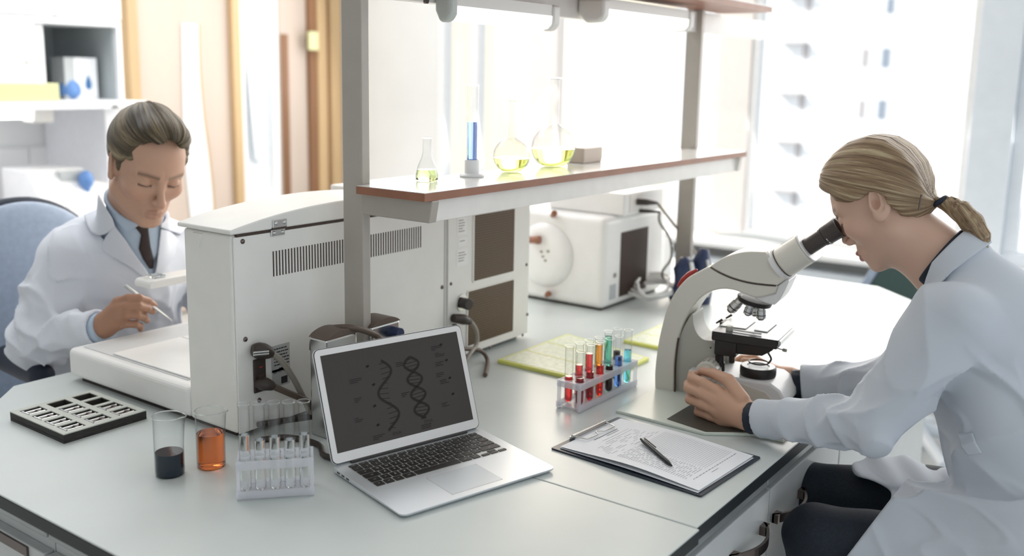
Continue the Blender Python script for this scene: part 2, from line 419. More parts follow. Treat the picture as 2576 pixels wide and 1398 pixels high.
# building across the street
t = thing('apartment_building', 'pale apartment building seen overexposed through the right window', 'building', (2, 34, -12))
FY = 34.0
MB().box(-17, 12, FY, FY + 8, -12, 26).build('wall', 'facade', t, world=True)
for p in [(2177, 145), (2177, 275), (2166, 12)]:
    pass
def facade_rect(x, y, wpx, hpx, nm, m, dp=0.15):
    c = at_y((x, y), FY); s_ = (c - CL).length / FPX
    MB().box(c.x - wpx * s_ / 2, c.x + wpx * s_ / 2, FY - 0.02 - dp, FY + 0.02, c.z - hpx * s_ / 2, c.z + hpx * s_ / 2).build(nm, m, t, world=True)
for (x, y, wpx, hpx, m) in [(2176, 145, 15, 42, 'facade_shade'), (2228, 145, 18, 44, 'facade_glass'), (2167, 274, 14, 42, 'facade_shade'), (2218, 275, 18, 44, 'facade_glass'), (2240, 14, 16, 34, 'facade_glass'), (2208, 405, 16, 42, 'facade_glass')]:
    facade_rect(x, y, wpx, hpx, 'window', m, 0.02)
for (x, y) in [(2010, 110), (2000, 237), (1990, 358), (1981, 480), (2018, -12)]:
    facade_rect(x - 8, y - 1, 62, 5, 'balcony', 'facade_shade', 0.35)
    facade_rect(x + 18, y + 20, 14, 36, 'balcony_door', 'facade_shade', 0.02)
struct(MB().box(-60, 60, 6, 80, -12.1, -12).build('trim_4', 'asphalt')).name = 'ground'

# ------------------------------------------------------------------ left wall: doors and frames
def lw(pt): return at_x(pt, WX)
d1 = bpy.data.objects.new('door_1', None); COL.objects.link(d1); d1.location = (WX, 3.54, 0); d1['kind'] = 'structure'
MB().box(WX, WX + 0.05, 3.23, 3.87, 0.01, 2.15).build('door_leaf', 'pale_wood', d1, bevel=0.004, world=True)
b = MB(); b.box(WX, WX + 0.09, 3.165, 3.23, 0, 2.25); b.box(WX, WX + 0.09, 3.87, 3.93, 0, 2.25); b.box(WX, WX + 0.09, 3.23, 3.87, 2.15, 2.25)
b.build('door_frame', 'honey_wood', d1, bevel=0.004, world=True)
edge_l = [(443, 60), (445, 200), (447, 300), (455, 440), (465, 540), (480, 640)]
edge_r = [(484, 62), (487, 180), (497, 290), (509, 380), (519, 470), (523, 540), (524, 640)]
pl = [lw(p) for p in edge_l]; pr = [lw(p) for p in edge_r]
out_ = [(p.y, p.z) for p in pl] + [(p.y, p.z) for p in reversed(pr)]
MB().prism(out_, WX + 0.045, WX + 0.062, 'x').build('pane', 'frosted', d1, world=True)
MB().tube([(WX + 0.06, p.y, p.z) for p in pr], 0.008, 6).build('pane_bead', 'honey_wood', d1, world=True)
# balcony door / tall white window beside the door
w4 = bpy.data.objects.new('window_4', None); COL.objects.link(w4); w4.location = (WX, 4.1, 0.6); w4['kind'] = 'structure'
b = MB(); b.box(WX, WX + 0.06, 3.93, 3.98, 0.62, 2.7); b.box(WX, WX + 0.06, 4.20, 4.25, 0.62, 2.7); b.box(WX, WX + 0.06, 3.98, 4.20, 0.62, 0.70)
b.build('window_frame', 'white_frame', w4, bevel=0.004, world=True)
b = MB(); q0 = lw((590, -10)); q1 = lw((612, -10)); q2 = lw((650, 400)); q3 = lw((628, 400))
b.prism([(q0.y, q0.z), (q1.y, q1.z), (q2.y, q2.z), (q3.y, q3.z)], WX + 0.03, WX + 0.06, 'x'); b.build('window_sash', 'window_frame', w4, world=True)
MB().box(WX + 0.003, WX + 0.012, 3.98, 4.20, 0.70, 2.7).build('pane', 'frosted', w4, world=True)
MB().box(WX, WX + 0.12, 3.93, 4.27, 0.60, 0.62).build('window_sill', 'white_frame', w4, world=True)
# second door, brown, standing at an angle near the corner
d2 = bpy.data.objects.new('door_2', None); COL.objects.link(d2); d2.location = (WX, 4.5, 0); d2['kind'] = 'structure'
MB().box(WX, WX + 0.05, 4.265, 4.50, 0.01, 2.6).build('door_leaf', 'pale_wood', d2, bevel=0.004, world=True)
MB().box(WX + 0.05, WX + 0.056, 4.275, 4.335, 0.3, 1.70).build('door_slot', 'brown_wood', d2, world=True)
MB().box(WX, WX + 0.08, 4.50, 4.56, 0.0, 2.6).build('door_edge', 'brown_wood', d2, bevel=0.004, world=True)
MB().box(WX, WX + 0.10, 4.56, 4.64, 0.0, 2.6).build('door_casing', 'honey_wood', d2, bevel=0.01, world=True)
MB().box(WX, WX + 0.08, 4.64, 4.67, 0.0, 2.6).build('door_edge', 'brown_wood', d2, bevel=0.004, world=True)
MB().box(WX, WX + 0.11, 4.67, 4.76, 0.0, 2.6).build('door_casing', 'honey_wood', d2, bevel=0.01, world=True)
q = lw((752, 103))
tag(MB().box(WX + 0.112, WX + 0.135, 4.45, 4.53, q.z - 0.06, q.z + 0.06).build('switch_plate', 'folder_yellow', bevel=0.004), 'small pale green plate mounted high beside the brown door', 'switch')

# ------------------------------------------------------------------ cupboards on the left wall
CXF = -4.4
t = thing('wall_cupboard', 'white wall cupboard with an open grey compartment and a sliding door', 'cupboard', (-4.7, 2.2, 1.27))
b = MB()
b.box(-4.99, CXF, 1.0, 2.80, 1.66, 1.69); b.box(-4.99, CXF, 2.775, 2.80, 1.31, 1.66); b.box(-4.99, -4.22, 1.0, 2.80, 1.275, 1.31)
b.build('carcass', 'cupboard_white', t, bevel=0.003, world=True)
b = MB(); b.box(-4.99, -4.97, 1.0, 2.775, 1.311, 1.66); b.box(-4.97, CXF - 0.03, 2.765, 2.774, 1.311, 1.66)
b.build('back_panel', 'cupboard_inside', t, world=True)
b = MB(); b.box(CXF - 0.02, CXF, 1.0, 2.36, 1.312, 1.658); o_ = b.build('sliding_door', 'cupboard_white', t, bevel=0.003, world=True)
b = MB(); b.box(CXF - 0.045, CXF - 0.028, 1.9, 2.42, 1.312, 1.658); b.build('sliding_door', 'cupboard_white', t, bevel=0.003, world=True)
q = at_x((72, 155), CXF)
MB().cyl((CXF - 0.001, q.y, q.z), (CXF + 0.02, q.y, q.z), 0.012, n=16).build('knob', 'steel', o_, smooth=40, world=True)
for y0, y1 in ((1.0, 2.02), (2.025, 2.46), (2.465, 2.80)):
    MB().box(-4.99, CXF + 0.005, y0, y1, 1.695, 2.6).build('upper_door', 'cupboard_white', t, bevel=0.003, world=True)
q = at_x((289, 268), -4.22)
MB().box(-4.22, -4.214, q.y - 0.015, q.y + 0.015, q.z - 0.005, q.z + 0.005).build('maker_plate', 'ink', t, world=True)
# things in the cupboard
for k in range(6):
    z = 1.311 + k * 0.0135
    f_ = tag(MB().box(-4.39, -4.235, 1.95 + 0.004 * (k % 2), at_x((150, 240), -4.235).y, z, z + 0.0125, 0).build('folder', 'folder_yellow', bevel=0.002),
        'pale yellow plastic folder in the cupboard stack, ' + ['lowest of the six', 'second from the bottom', 'third from the bottom', 'third from the top', 'second from the top', 'topmost of the six'][k], 'folder', 'pale yellow folders stacked in the open cupboard')
q = at_x((177, 247), -4.55)
t = thing('rubber_bulb', 'blue rubber bulb with a narrow neck standing in the open cupboard', 'rubber bulb', (-4.55, q.y, 1.311))
MB().lathe([(0, 0), (0.03, 0.002), (0.048, 0.022), (0.052, 0.045), (0.045, 0.07), (0.028, 0.095), (0.015, 0.12), (0.011, 0.15), (0.010, 0.17), (0, 0.171)], 28).build('bulb', 'bulb_blue', t, smooth=60)
q = at_x((222, 245), -4.52)
t = thing('drop_box', 'white carton with a blue drop printed on its front', 'box', (-4.52, q.y + 0.01, 1.311))
MB().box(-0.10, 0.0, -0.075, 0.045, 0, 0.20).build('carton', 'cupboard_white', t, bevel=0.002)
MB().box(-0.12, 0.0, -0.125, -0.076, 0, 0.20).build('carton_side', 'grey_box', t, bevel=0.002)
dr = [(0.03 * math.sin(a_) * (0.55 if math.cos(a_) > 0.3 else 1.0) * (1 - max(0, math.cos(a_))) ** 0.6, 0.075 - 0.03 * math.cos(a_ + math.pi)) for a_ in [2 * math.pi * i / 24 for i in range(24)]]
dr = [(0.022 * math.sin(a_) * math.sin(a_ / 2) ** 1.2 - 0.005, 0.082 + 0.036 * math.cos(a_)) for a_ in [2 * math.pi * i / 28 for i in range(28)]]
MB().prism(dr, 0.0005, 0.002, 'x').build('printed_drop', 'drop_blue', t)
# fittings under the cupboard and the bench below
t = thing('under_cupboard_lamp', 'white strip lamp fixed under the left wall cupboard', 'lamp', (-4.5, 1.9, 1.25))
MB().box(-4.56, -4.46, 1.2, 2.36, 1.225, 1.272).build('lamp_body', 'lamp_soft', t, bevel=0.01, world=True)
MB().box(-4.565, -4.45, 2.36, 2.46, 1.205, 1.272).build('end_cap', 'lamp_case', t, bevel=0.01, world=True)
tag(MB().box(-4.99, -4.42, 2.70, 2.78, 0.9, 1.274).build('support_panel', 'cupboard_white', bevel=0.003), 'white upright panel under the right end of the wall cupboard', 'panel')
q = at_x((160, 342), -4.9)
t = thing('wall_socket', 'grey and white double wall socket under the wall cupboard', 'socket', (-4.99, q.y, q.z))
MB().box(-4.99, -4.90, q.y - 0.03, q.y + 0.02, q.z - 0.055, q.z + 0.055).build('cover', 'grey_box', t, bevel=0.004, world=True)
MB().box(-4.99, -4.92, q.y + 0.021, q.y + 0.19, q.z - 0.055, q.z + 0.05).build('housing', 'white_frame', t, bevel=0.004, world=True)
t = thing('wall_bench', 'white bench with a tall white splashback along the left wall', 'bench', (-4.7, 2.0, 0))
MB().box(-4.99, -4.35, 0.6, 2.80, 0.0, 0.80).build('bench_body', 'cupboard_white', t, bevel=0.004, world=True)
for y0, y1 in ((0.6, 2.28), (2.284, 2.60), (2.604, 2.80)):
    MB().box(-4.995, -4.975, y0, y1, 0.801, 1.05).build('splashback_tile', 'white_plastic', t, bevel=0.002, world=True)
q = at_x((165, 520), -4.6)
t = thing('bench_device', 'white bench device with a grey window beside the blue bulb', 'device', (-4.6, 2.5, 0.80))
MB().prism([(-4.75, 0.801), (-4.4, 0.801), (-4.4, 0.86), (-4.5, 0.98), (-4.75, 0.98)], 2.34, 2.62, 'y').build('housing', 'white_frame', t, bevel=0.01, world=True)
MB().box(-4.52, -4.45, 2.47, 2.6, 0.87, 0.97).build('window', 'grey_box', t, bevel=0.004, world=True)
q = at_x((219, 495), -4.42)
t = thing('small_rubber_bulb', 'small blue rubber bulb on the white bench behind the man', 'rubber bulb', (-4.42, q.y, 0.861))
MB().lathe([(0, 0), (0.014, 0.0), (0.018, 0.02), (0.033, 0.045), (0.036, 0.07), (0.028, 0.095), (0.012, 0.108), (0, 0.11)], 24).build('bulb', 'bulb_blue', t, smooth=60)
t['label'] = 'small blue rubber bulb on the white bench behind the man'

# ------------------------------------------------------------------ island: worktops and cabinets
XL, XR, YF, YB, CH = -2.05, -0.578, 0.712, 3.35, 0.29
def slab(outline, name, label):
    b = MB(); n = len(outline)
    b.prism(outline, TOP - 0.003, TOP, 'z', 0, 0)
    b.prism(outline, TOP - 0.026, TOP - 0.0031, 'z', 1, 1)
    return tag(b.build(name, ['laminate', 'black_edge'], bevel=0.0012, seg=1), label, 'worktop', 'pale worktop slabs of the island')
slab([(XL, YF + CH), (XL + CH, YF), (XR - CH + 0.006, YF), (XR + 0.006, YF + CH), (XR + 0.006, 1.306), (XL, 1.306)], 'worktop', 'pale grey worktop slab with black edge in front of the seam, under the laptop')
slab([(XL, 1.3085), (XR, 1.3085), (XR, YB - CH), (XR - CH, YB), (XL + CH, YB), (XL, YB - CH)], 'worktop', 'pale grey worktop slab with black edge behind the seam, under the microscope')
struct_ = None
# rail under the edge and cabinets: right side (fronts at X=-0.605), near side (fronts at Y=0.745)
def cabinet(label, x0, x1, y0, y1, side, handle_at):
    t = thing('base_cabinet', label, 'cabinet', ((x0 + x1) / 2, (y0 + y1) / 2, 0), group=None)
    MB().box(x0, x1, y0, y1, 0.08, 0.752).build('body', 'cabinet_white', t, bevel=0.002, world=True)
    MB().box(x0 + 0.04, x1 - 0.04, y0 + 0.04, y1 - 0.04, 0, 0.08).build('plinth', 'plug_black', t, world=True)
    if side == 'x':
        MB().box(x1, x1 + 0.012, y0 + 0.001, y1 - 0.001, 0.703, 0.752).build('rail', 'aluminium_rail', t, bevel=0.002, world=True)
        d = MB().box(x1, x1 + 0.018, y0 + 0.002, y1 - 0.002, 0.09, 0.698).build('door', 'aluminium_rail' if False else 'cabinet_white', t, bevel=0.002, world=True)
        xf = x1 + 0.018; yh = handle_at; L_ = HH
        pts = [(yh - L_, 0.0)] ; n = 14
        outer = [(xf + 0.030 * math.sin(math.pi * i / n) ** 0.8 + 0.004, yh - L_ + 2 * L_ * i / n) for i in range(n + 1)]
        inner = [(x - 0.0055, y) for x, y in outer]
        b = MB().prism(outer + inner[::-1], HZ - 0.008, HZ + 0.010, 'z')
        b.box(xf - 0.001, xf + 0.012, yh - L_, yh - L_ + 0.022, HZ - 0.008, HZ + 0.010); b.box(xf - 0.001, xf + 0.012, yh + L_ - 0.022, yh + L_, HZ - 0.008, HZ + 0.010)
        b.build('handle', 'dark_steel', d, world=True)
    else:
        MB().box(x0 + 0.001, x1 - 0.001, y0 - 0.012, y0, 0.70, 0.752).build('rail', 'aluminium_rail', t, bevel=0.002, world=True)
        d = MB().box(x0 + 0.002, x1 - 0.002, y0 - 0.018, y0, 0.09, 0.675).build('door', 'cabinet_white', t, bevel=0.002, world=True)
        MB().box(x0 + 0.05, x1 - 0.05, y0 - 0.022, y0 - 0.018, 0.655, 0.672).build('grip', 'dark_steel', d, world=True)
    return t
yg = at_x((1938, 1240), -0.604).y; ha, hb = at_x((1880, 1412), -0.570), at_x((1964, 1348), -0.570)
ys = [(yg - 0.43, yg - 0.001, (ha.y + hb.y) / 2), (yg + 0.001, yg + 0.43, yg + 0.10), (yg + 0.432, yg + 0.86, yg + 0.76), (yg + 0.862, yg + 1.29, yg + 0.96)]
HH = (hb.y - ha.y) / 2; HZ = (ha.z + hb.z) / 2
nm = ['grey base cabinet under the clipboard with a bowed steel handle', 'grey base cabinet under the microscope behind the woman\'s knees', 'grey base cabinet past the microscope, third along the right side', 'grey base cabinet farthest along the right side of the island']
for (y0, y1, h), l in zip(ys, nm): cabinet(l, -1.15, -0.622, y0, y1, 'x', h)
for k, (x0, x1) in enumerate(((-1.70, -1.478), (-1.474, -0.95))):
    cabinet(['narrow grey base cabinet at the left corner below the island worktop', 'wide grey base cabinet below the front edge of the island'][k], x0, x1, 0.77, 1.2, 'y', 0)

# ------------------------------------------------------------------ shelf unit standing on the island
PY0, PY1 = 1.326, 1.347
t = thing('shelf_unit', 'steel framed shelf unit with a brown edged shelf across the island', 'shelf', (-1.336, 1.336, TOP))
MB().box(-1.363, -1.31, PY0, PY1, TOP, 1.95).build('post', 'steel_post', t, bevel=0.002, world=True)
b = MB().prism([(-1.311, 1.196), (-1.142, 1.196), (-1.134, 1.2375), (-1.311, 1.2375)], PY0, PY1, 'y'); b.build('bracket', 'steel_post', t, bevel=0.002, world=True)
P2 = 2.735
pa = at_y((1706, 480), P2); pb = at_y((1744, 480), P2)
MB().box(pa.x, pb.x, P2, P2 + 0.021, TOP, 1.95).build('post', 'steel_post', t, bevel=0.002, world=True)
b = MB().prism([(-1.311, 1.196), (-1.142, 1.196), (-1.134, 1.2375), (-1.311, 1.2375)], P2, P2 + 0.02, 'y'); b.build('bracket', 'pale_beam', t, world=True)
MB().box(-1.160, -1.148, PY1, P2, 1.196, 1.2375).build('beam', 'pale_beam', t, bevel=0.001, world=True)
b = MB().box(-1.309, -1.139, 1.308, 2.784, 1.2475, 1.2535)
b = MB(); b.box(-1.3085, -1.1375, 1.309, 2.783, 1.2523, 1.2534, 0); b.box(-1.309, -1.137, 1.308, 2.784, 1.2377, 1.2522, 1)
b.build('shelf_board', ['shelf_top', 'shelf_brown'], t, world=True)
# upper level: beam, board
MB().box(-1.33, -1.30, PY1, 3.3, 1.605, 1.665).build('upper_beam', 'pale_beam', t, bevel=0.002, world=True)
b = MB(); b.box(-1.308, -1.139, 1.30, 2.915, 1.685, 1.688, 0); b.box(-1.309, -1.137, 1.30, 2.917, 1.669, 1.6848, 1)
b.build('shelf_board', ['shelf_top', 'shelf_brown'], t, world=True)
for pt_ in ((1384, 22), (1553, 6), (1070, 2)):
    q = at_x(pt_, -1.30)
    MB().cyl((-1.301, q.y, q.z), (-1.295, q.y, q.z), 0.006, n=12).build('screw', 'dark_steel', t, world=True)
def strip_lamp(label, y0, y1, z, glow, L1, casem, dx=0.093):
    """strip lamp along Y with a rounded end cap and a diffuser tube"""
    t = thing('strip_lamp', label, 'lamp', (-1.25, y0, z), group=None)
    x0, x1 = -1.298, -1.298 + dx
    prof = [(x0, z + 0.055), (x1, z + 0.055), (x1, z + 0.012), (x1 - 0.012, z - 0.002), (x0 + 0.3 * dx, z - 0.004), (x0, z + 0.02)]
    MB().prism(prof, y0, y0 + L1, 'y').build('end_cap', casem, t, bevel=0.008, seg=3, world=True)
    MB().prism(prof, y1 - 0.03, y1, 'y').build('end_cap', 'lamp_case', t, bevel=0.006, seg=3, world=True)
    MB().box(x0, x1 - 0.004, y0 + L1, y1 - 0.03, z + 0.03, z + 0.054).build('housing', 'lamp_case', t, world=True)
    pr = [(x0 + 0.006, z + 0.03), (x1 - 0.004, z + 0.03), (x1 - 0.006, z + 0.012), (x1 - 0.016, z + 0.002), (x0 + 0.3 * dx, z), (x0 + 0.008, z + 0.018)]
    MB().prism(pr, y0 + L1, y1 - 0.03, 'y').build('diffuser', glow, t, world=True)
def lamp_span(pl, pr, pb, dx):
    z = at_x(pb, -1.298 + dx * 0.5).z + 0.002; return at_x(pl, -1.298).y, at_x(pr, -1.298 + dx).y, z
y0, y1, z = lamp_span((1092, 30), (1410, 70), (1125, 55), 0.042)
strip_lamp('glowing strip lamp under the upper shelf, nearer the grey post', y0, y1, z, 'lamp_tube', 0.028, 'lamp_case_grey', 0.042)
y0, y1, z = lamp_span((1452, 30), (1747, 70), (1480, 55), 0.075)
strip_lamp('warm strip lamp under the upper shelf, farther from the grey post', y0, y1, z, 'lamp_tube', 0.032, 'lamp_case', 0.075)
# ================================================================== INSTRUMENTS ON THE ISLAND
T0 = TOP
DX = -1.415      # plane of the instruments' back panels
t = thing('lab_analyzer', 'pale lab analyzer with hinged domed lid, its slotted back panel towards the camera', 'analyzer', (-1.6, 1.4, T0))
def bx(p): q = at_x(p, DX); return (q.y, q.z)
MB().box(-1.56, DX - 0.004, 1.10, 1.698, T0 + 0.012, 1.170).build('housing', 'device_white', t, bevel=0.006, seg=3, world=True)
MB().box(DX - 0.0038, DX, 1.103, 1.697, T0 + 0.012, 1.166).build('back_panel', 'device_white', t, bevel=0.001, world=True)
b = MB()     # front tray block, man's side
b.box(-1.998, -1.561, 1.10, 1.70, T0 + 0.010, T0 + 0.074); b.build('tray_base', 'device_base', t, bevel=0.012, seg=4, world=True)
b = MB(); b.box(-1.975, -1.60, 1.125, 1.69, T0 + 0.0742, T0 + 0.0755); b.build('tray_surface', 'device_tray', t, world=True)
b = MB(); b.box(-1.87, -1.60, 1.13, 1.30, T0 + 0.0757, T0 + 0.0792); b.build('tray_plate', 'device_base', t, bevel=0.001, world=True)
b = MB(); b.box(-1.87, -1.60, 1.304, 1.58, T0 + 0.0757, T0 + 0.0785); b.build('tray_plate', 'device_base', t, bevel=0.001, world=True)
MB().box(-1.97, -1.44, 1.115, 1.68, T0, T0 + 0.0098).build('foot_and_gap_shade', 'shadow_gap', t, world=True)  # dark block holding the feet and the shade of the gap together
# lid: domed along Y
ys_ = np.linspace(1.092, 1.708, 25)
def lidz(y): return 1.181 + 0.030 * max(0.0, 1 - ((y - 1.40) / 0.305) ** 2) ** 0.9
prof = [(y, lidz(y)) for y in ys_] + [(y, 1.1725) for y in ys_[::-1]]
MB().prism(prof, -1.567, -1.409, 'x').build('lid', 'device_white', t, smooth=40, bevel=0.003, seg=3, world=True)
MB().box(-1.5, DX + 0.0005, 1.11, 1.69, 1.1665, 1.1724).build('lid_gap', 'slot_dark', t, world=True)
# moulded lip below the lid on the left side
b = MB().prism([(-1.53, 1.165), (-1.50, 1.165), (-1.512, 1.135)], 1.0975, 1.102, 'y'); b.build('lid_catch', 'device_white', t, bevel=0.002, world=True)
# ventilation slots
b = MB(); N = 57
y0, z1_ = bx((687, 632)); yE, _ = bx((1058, 568)); zt0 = bx((687, 632))[1]; zb0 = bx((689, 695))[1]
for k in range(N):
    y = y0 + (yE - y0) * k / (N - 1)
    b.box(DX, DX + 0.0006, y - 0.0014, y + 0.0014, zb0, zt0)
b.build('vent_slots', 'slot_dark', t, world=True)
# hinge
y, z = bx((697, 572))
h = MB().box(DX + 0.0005, DX + 0.003, y - 0.017, y + 0.017, z - 0.015, z - 0.0015).build('hinge', 'steel', t, bevel=0.0008, world=True)
MB().box(-1.4085, -1.406, y - 0.017, y + 0.017, z + 0.0015, z + 0.016).build('hinge_leaf', 'steel', h, bevel=0.0008, world=True)
MB().cyl((DX + 0.004, y - 0.018, z), (DX + 0.004, y + 0.018, z), 0.0032, n=10).build('hinge_pin', 'dark_steel', h, smooth=40, world=True)
def screw_on(y, z, x, r, par, m='dark_steel'):
    b = MB(); b.M = Matrix.Translation((x, y, z)) @ Matrix.Rotation(math.pi / 2, 4, 'Y')
    b.lathe([(r, 0), (r * 0.95, r * 0.35), (r * 0.6, r * 0.6), (0, r * 0.68)], 14)
    return b.build('screw', m, par, smooth=50, world=True)
for dy, dz in ((-0.010, 0.010), (0.010, 0.010), (-0.010, -0.009), (0.010, -0.009)):
    screw_on(y + dy, z + dz, DX + (0.009 if dz > 0 else 0.003), 0.0036, h, 'steel')
for p in ((610, 607), (617, 853), (652, 1006), (1112, 722)):
    yy, zz = bx(p); screw_on(yy, zz, DX, 0.0048, t)
# power inlet, label plates
ya, za = bx((635, 905)); yb_, zb_ = bx((667, 980))
inl = MB().box(DX, DX + 0.005, ya, yb_, zb_, za).build('power_inlet', 'plug_black', t, bevel=0.002, world=True)
MB().box(DX + 0.005, DX + 0.0065, (ya + yb_) / 2 - 0.003, (ya + yb_) / 2 + 0.004, za - 0.017, za - 0.015).build('power_light', 'red_led', inl, world=True)
MB().box(DX + 0.005, DX + 0.006, ya + 0.009, yb_ - 0.005, za - 0.05, za - 0.03).build('switch', 'slot_dark', inl, bevel=0.001, world=True)
l1a = bx((681, 872)); l1b = bx((729, 925)); l2a = bx((684, 932)); l2b = bx((729, 962))
for (ly0, lz1), (ly1, lz0), rows in ((l1a, l1b, 5), (l2a, l2b, 1)):
    lb = MB().box(DX, DX + 0.0008, ly0, ly1, lz0, lz1).build('rating_label', 'silver_label', t, world=True)
    b = MB(); rr_ = random.Random(3)
    W_ = ly1 - ly0; H_ = lz1 - lz0
    if rows == 5:
        for r_i in range(6):
            yy = ly0 + 0.15 * W_
            zz = lz1 - H_ * (0.12 + 0.12 * r_i)
            while yy < ly1 - 0.15 * W_:
                w_ = rr_.uniform(0.05, 0.18) * W_; b.box(DX + 0.0008, DX + 0.0012, yy, min(yy + w_, ly1 - 0.05 * W_), zz - 0.0022, zz); yy += w_ + 0.03 * W_
        b.prism([(ly1 - 0.30 * W_, lz0 + 0.06 * H_), (ly1 - 0.06 * W_, lz0 + 0.06 * H_), (ly1 - 0.18 * W_, lz0 + 0.22 * H_)], DX + 0.0008, DX + 0.0012, 'x')
        b.box(DX + 0.0008, DX + 0.0012, ly0 + 0.4 * W_, ly0 + 0.62 * W_, lz0 + 0.1 * H_, lz0 + 0.13 * H_)
    else:
        b.box(DX + 0.0008, DX + 0.0012, ly0 + 0.5 * W_, ly1 - 0.15 * W_, lz0 + 0.1 * H_, lz0 + 0.5 * H_)
    b.build('label_print', 'ink', lb, world=True)
    if rows == 1:
        text_mesh('serial_text', 'Ser.-Nr.: 4566', 0.0065, Matrix.Translation((DX + 0.0012, (ly0 + ly1) / 2, lz1 - 0.006)) @ Matrix.Rotation(math.pi / 2, 4, 'Z') @ Matrix.Rotation(math.pi / 2, 4, 'X'), 'ink', lb)

# second instrument with the mesh grilles
t = thing('cooling_unit', 'pale cooling unit with two brown mesh grilles beside the analyzer', 'cooling unit', (-1.55, 1.87, T0))
MB().box(-1.80, DX - 0.002, 1.7045, 2.045, T0 + 0.010, 1.185).build('housing', 'device_white', t, bevel=0.006, seg=3, world=True)
MB().box(DX - 0.0018, DX + 0.003, 1.709, 2.04, T0 + 0.014, 1.180).build('back_panel', 'device_white', t, bevel=0.001, world=True)
MB().box(-1.78, -1.44, 1.72, 2.03, T0, T0 + 0.0098).build('foot_and_gap_shade', 'shadow_gap', t, world=True)  # dark block in place of the shadow gap under the unit
GX = DX + 0.003
for (pa_, pb_) in (((1190, 541), (1288, 685)), ((1174, 733), (1286, 838))):
    y0, z1_ = bx(pa_); y1, z0 = bx(pb_)
    if pa_[0] == 1174: z0 = bx((1175, 869))[1]; z1_ = bx((1174, 733))[1]
    else: z0 = bx((1190, 706))[1]
    g = MB().box(GX, GX + 0.0006, y0, y1, z0, z1_).build('grille', 'grille_brown', t, world=True)
    b = MB(); st = 0.0062
    yy = y0 + st
    while yy < y1: b.box(GX + 0.0006, GX + 0.0016, yy - 0.0011, yy + 0.0011, z0, z1_); yy += st
    zz = z0 + st
    while zz < z1_: b.box(GX + 0.0006, GX + 0.0016, y0, y1, zz - 0.0007, zz + 0.0007); zz += st
    b.build('grille_mesh', 'grille_wire', g, world=True)
    b = MB(); b.box(GX, GX + 0.0025, y0 - 0.002, y1 + 0.002, z1_, z1_ + 0.003); b.box(GX, GX + 0.0025, y0 - 0.002, y1 + 0.002, z0 - 0.003, z0); b.box(GX, GX + 0.0025, y0 - 0.004, y0, z0, z1_); b.box(GX, GX + 0.0025, y1, y1 + 0.004, z0, z1_)
    b.build('grille_frame', 'device_white', g, world=True)
for p in ((1131, 532), (1132, 713), (1156, 870), (1325, 500), (1322, 665), (1324, 790), (1312, 842), (1230, 873)):
    yy, zz = bx(p); screw_on(yy, zz, GX, 0.0042, t)
for (p, q_) in (((1147, 548), (1172, 588)), ((1150, 600), (1171, 616)), ((1146, 630), (1174, 664))):
    y0, z1_ = bx(p); y1, z0 = bx(q_)
    lb = MB().box(GX, GX + 0.0006, y0, y1, z0, z1_).build('rating_label', 'device_base', t, world=True)
    b = MB(); rr_ = random.Random(int(z0 * 1e4)); zz = z1_ - 0.006
    while zz > z0 + 0.008:
        b.box(GX + 0.0006, GX + 0.001, y0 + 0.006, y1 - rr_.uniform(0.006, 0.02), zz - 0.0018, zz); zz -= 0.0065
    b.build('label_print', 'cable_grey', lb, world=True)
y, z = bx((1158, 760))
MB().cyl((GX, y, z), (GX + 0.028, y - 0.004, z), 0.013, 0.014, 18).build('knob', 'plug_black', t, bevel=0.002, smooth=40, world=True)
MB().cyl((GX, y, z), (GX + 0.004, y, z), 0.021, 0.020, 22).build('knob_base', 'steel', t, smooth=40, world=True)
# its plug and cables
t = thing('power_cable', 'grey cable with a black plug hanging behind the laptop from the grille unit', 'cable')
def X(p, x): return tuple(at_x(p, x))
MB().tube([X((1140, 800), GX + 0.014), X((1165, 803), GX + 0.02), X((1182, 808), GX + 0.022)], [0.010, 0.013, 0.008], 12).build('plug', 'plug_black', t, smooth=50)
MB().tube([X((1182, 806), GX + 0.022), X((1198, 830), GX + 0.03), X((1199, 865), GX + 0.035), X((1180, 893), GX + 0.05), X((1160, 930), GX + 0.06)], 0.0052, 10).build('cord', 'cable_grey', t, smooth=60)
MB().tube([X((1144, 815), GX + 0.01), X((1143, 850), GX + 0.02), X((1155, 875), GX + 0.04), X((1205, 880), GX + 0.04), (GX + 0.05, 1.80, T0 + 0.006), (GX + 0.12, 1.70, T0 + 0.006)], 0.0052, 10).build('cord', 'cable_brown', t, smooth=60)
t.location = (GX + 0.02, 1.8, T0)
for k in bpy.data.objects:
    if k.parent == t: k.matrix_parent_inverse = world_of(t).inverted()
# analyzer's plug, inlet connector and cords
t = thing('power_cable', 'grey cable with two pin black plug lying against the analyzer back', 'cable', (DX + 0.02, 1.17, T0))
b = MB().tube([X((634, 880), DX + 0.010), X((655, 882), DX + 0.016), X((684, 888), DX + 0.020)], [0.010, 0.0155, 0.0155, 0.009], 14); b.build('plug', 'plug_black', t, smooth=50, world=True)
for dz in (0, 0.010):
    q = at_x((638, 893 - dz * 600), DX + 0.03)
    MB().tube([(q.x, q.y, q.z), (q.x + 0.006, q.y + 0.030, q.z - 0.003)], 0.0022, 8, smooth=0).build('prong', 'steel', t, smooth=60, world=True)
MB().tube([X((684, 888), DX + 0.020), X((712, 912), DX + 0.026), X((740, 955), DX + 0.03), X((765, 1003), DX + 0.035), X((792, 1050), DX + 0.05), (DX + 0.09, 1.27, T0 + 0.007)], 0.0060, 12).build('cord', 'cable_grey', t, smooth=60, world=True)
t = thing('power_cable', 'dark brown mains cable plugged into the analyzer inlet', 'cable', (DX + 0.02, 1.18, T0))
MB().tube([X((652, 965), DX + 0.006), X((668, 966), DX + 0.022), X((688, 972), DX + 0.03)], [0.011, 0.013, 0.008], 12).build('connector', 'plug_black', t, smooth=50, world=True)
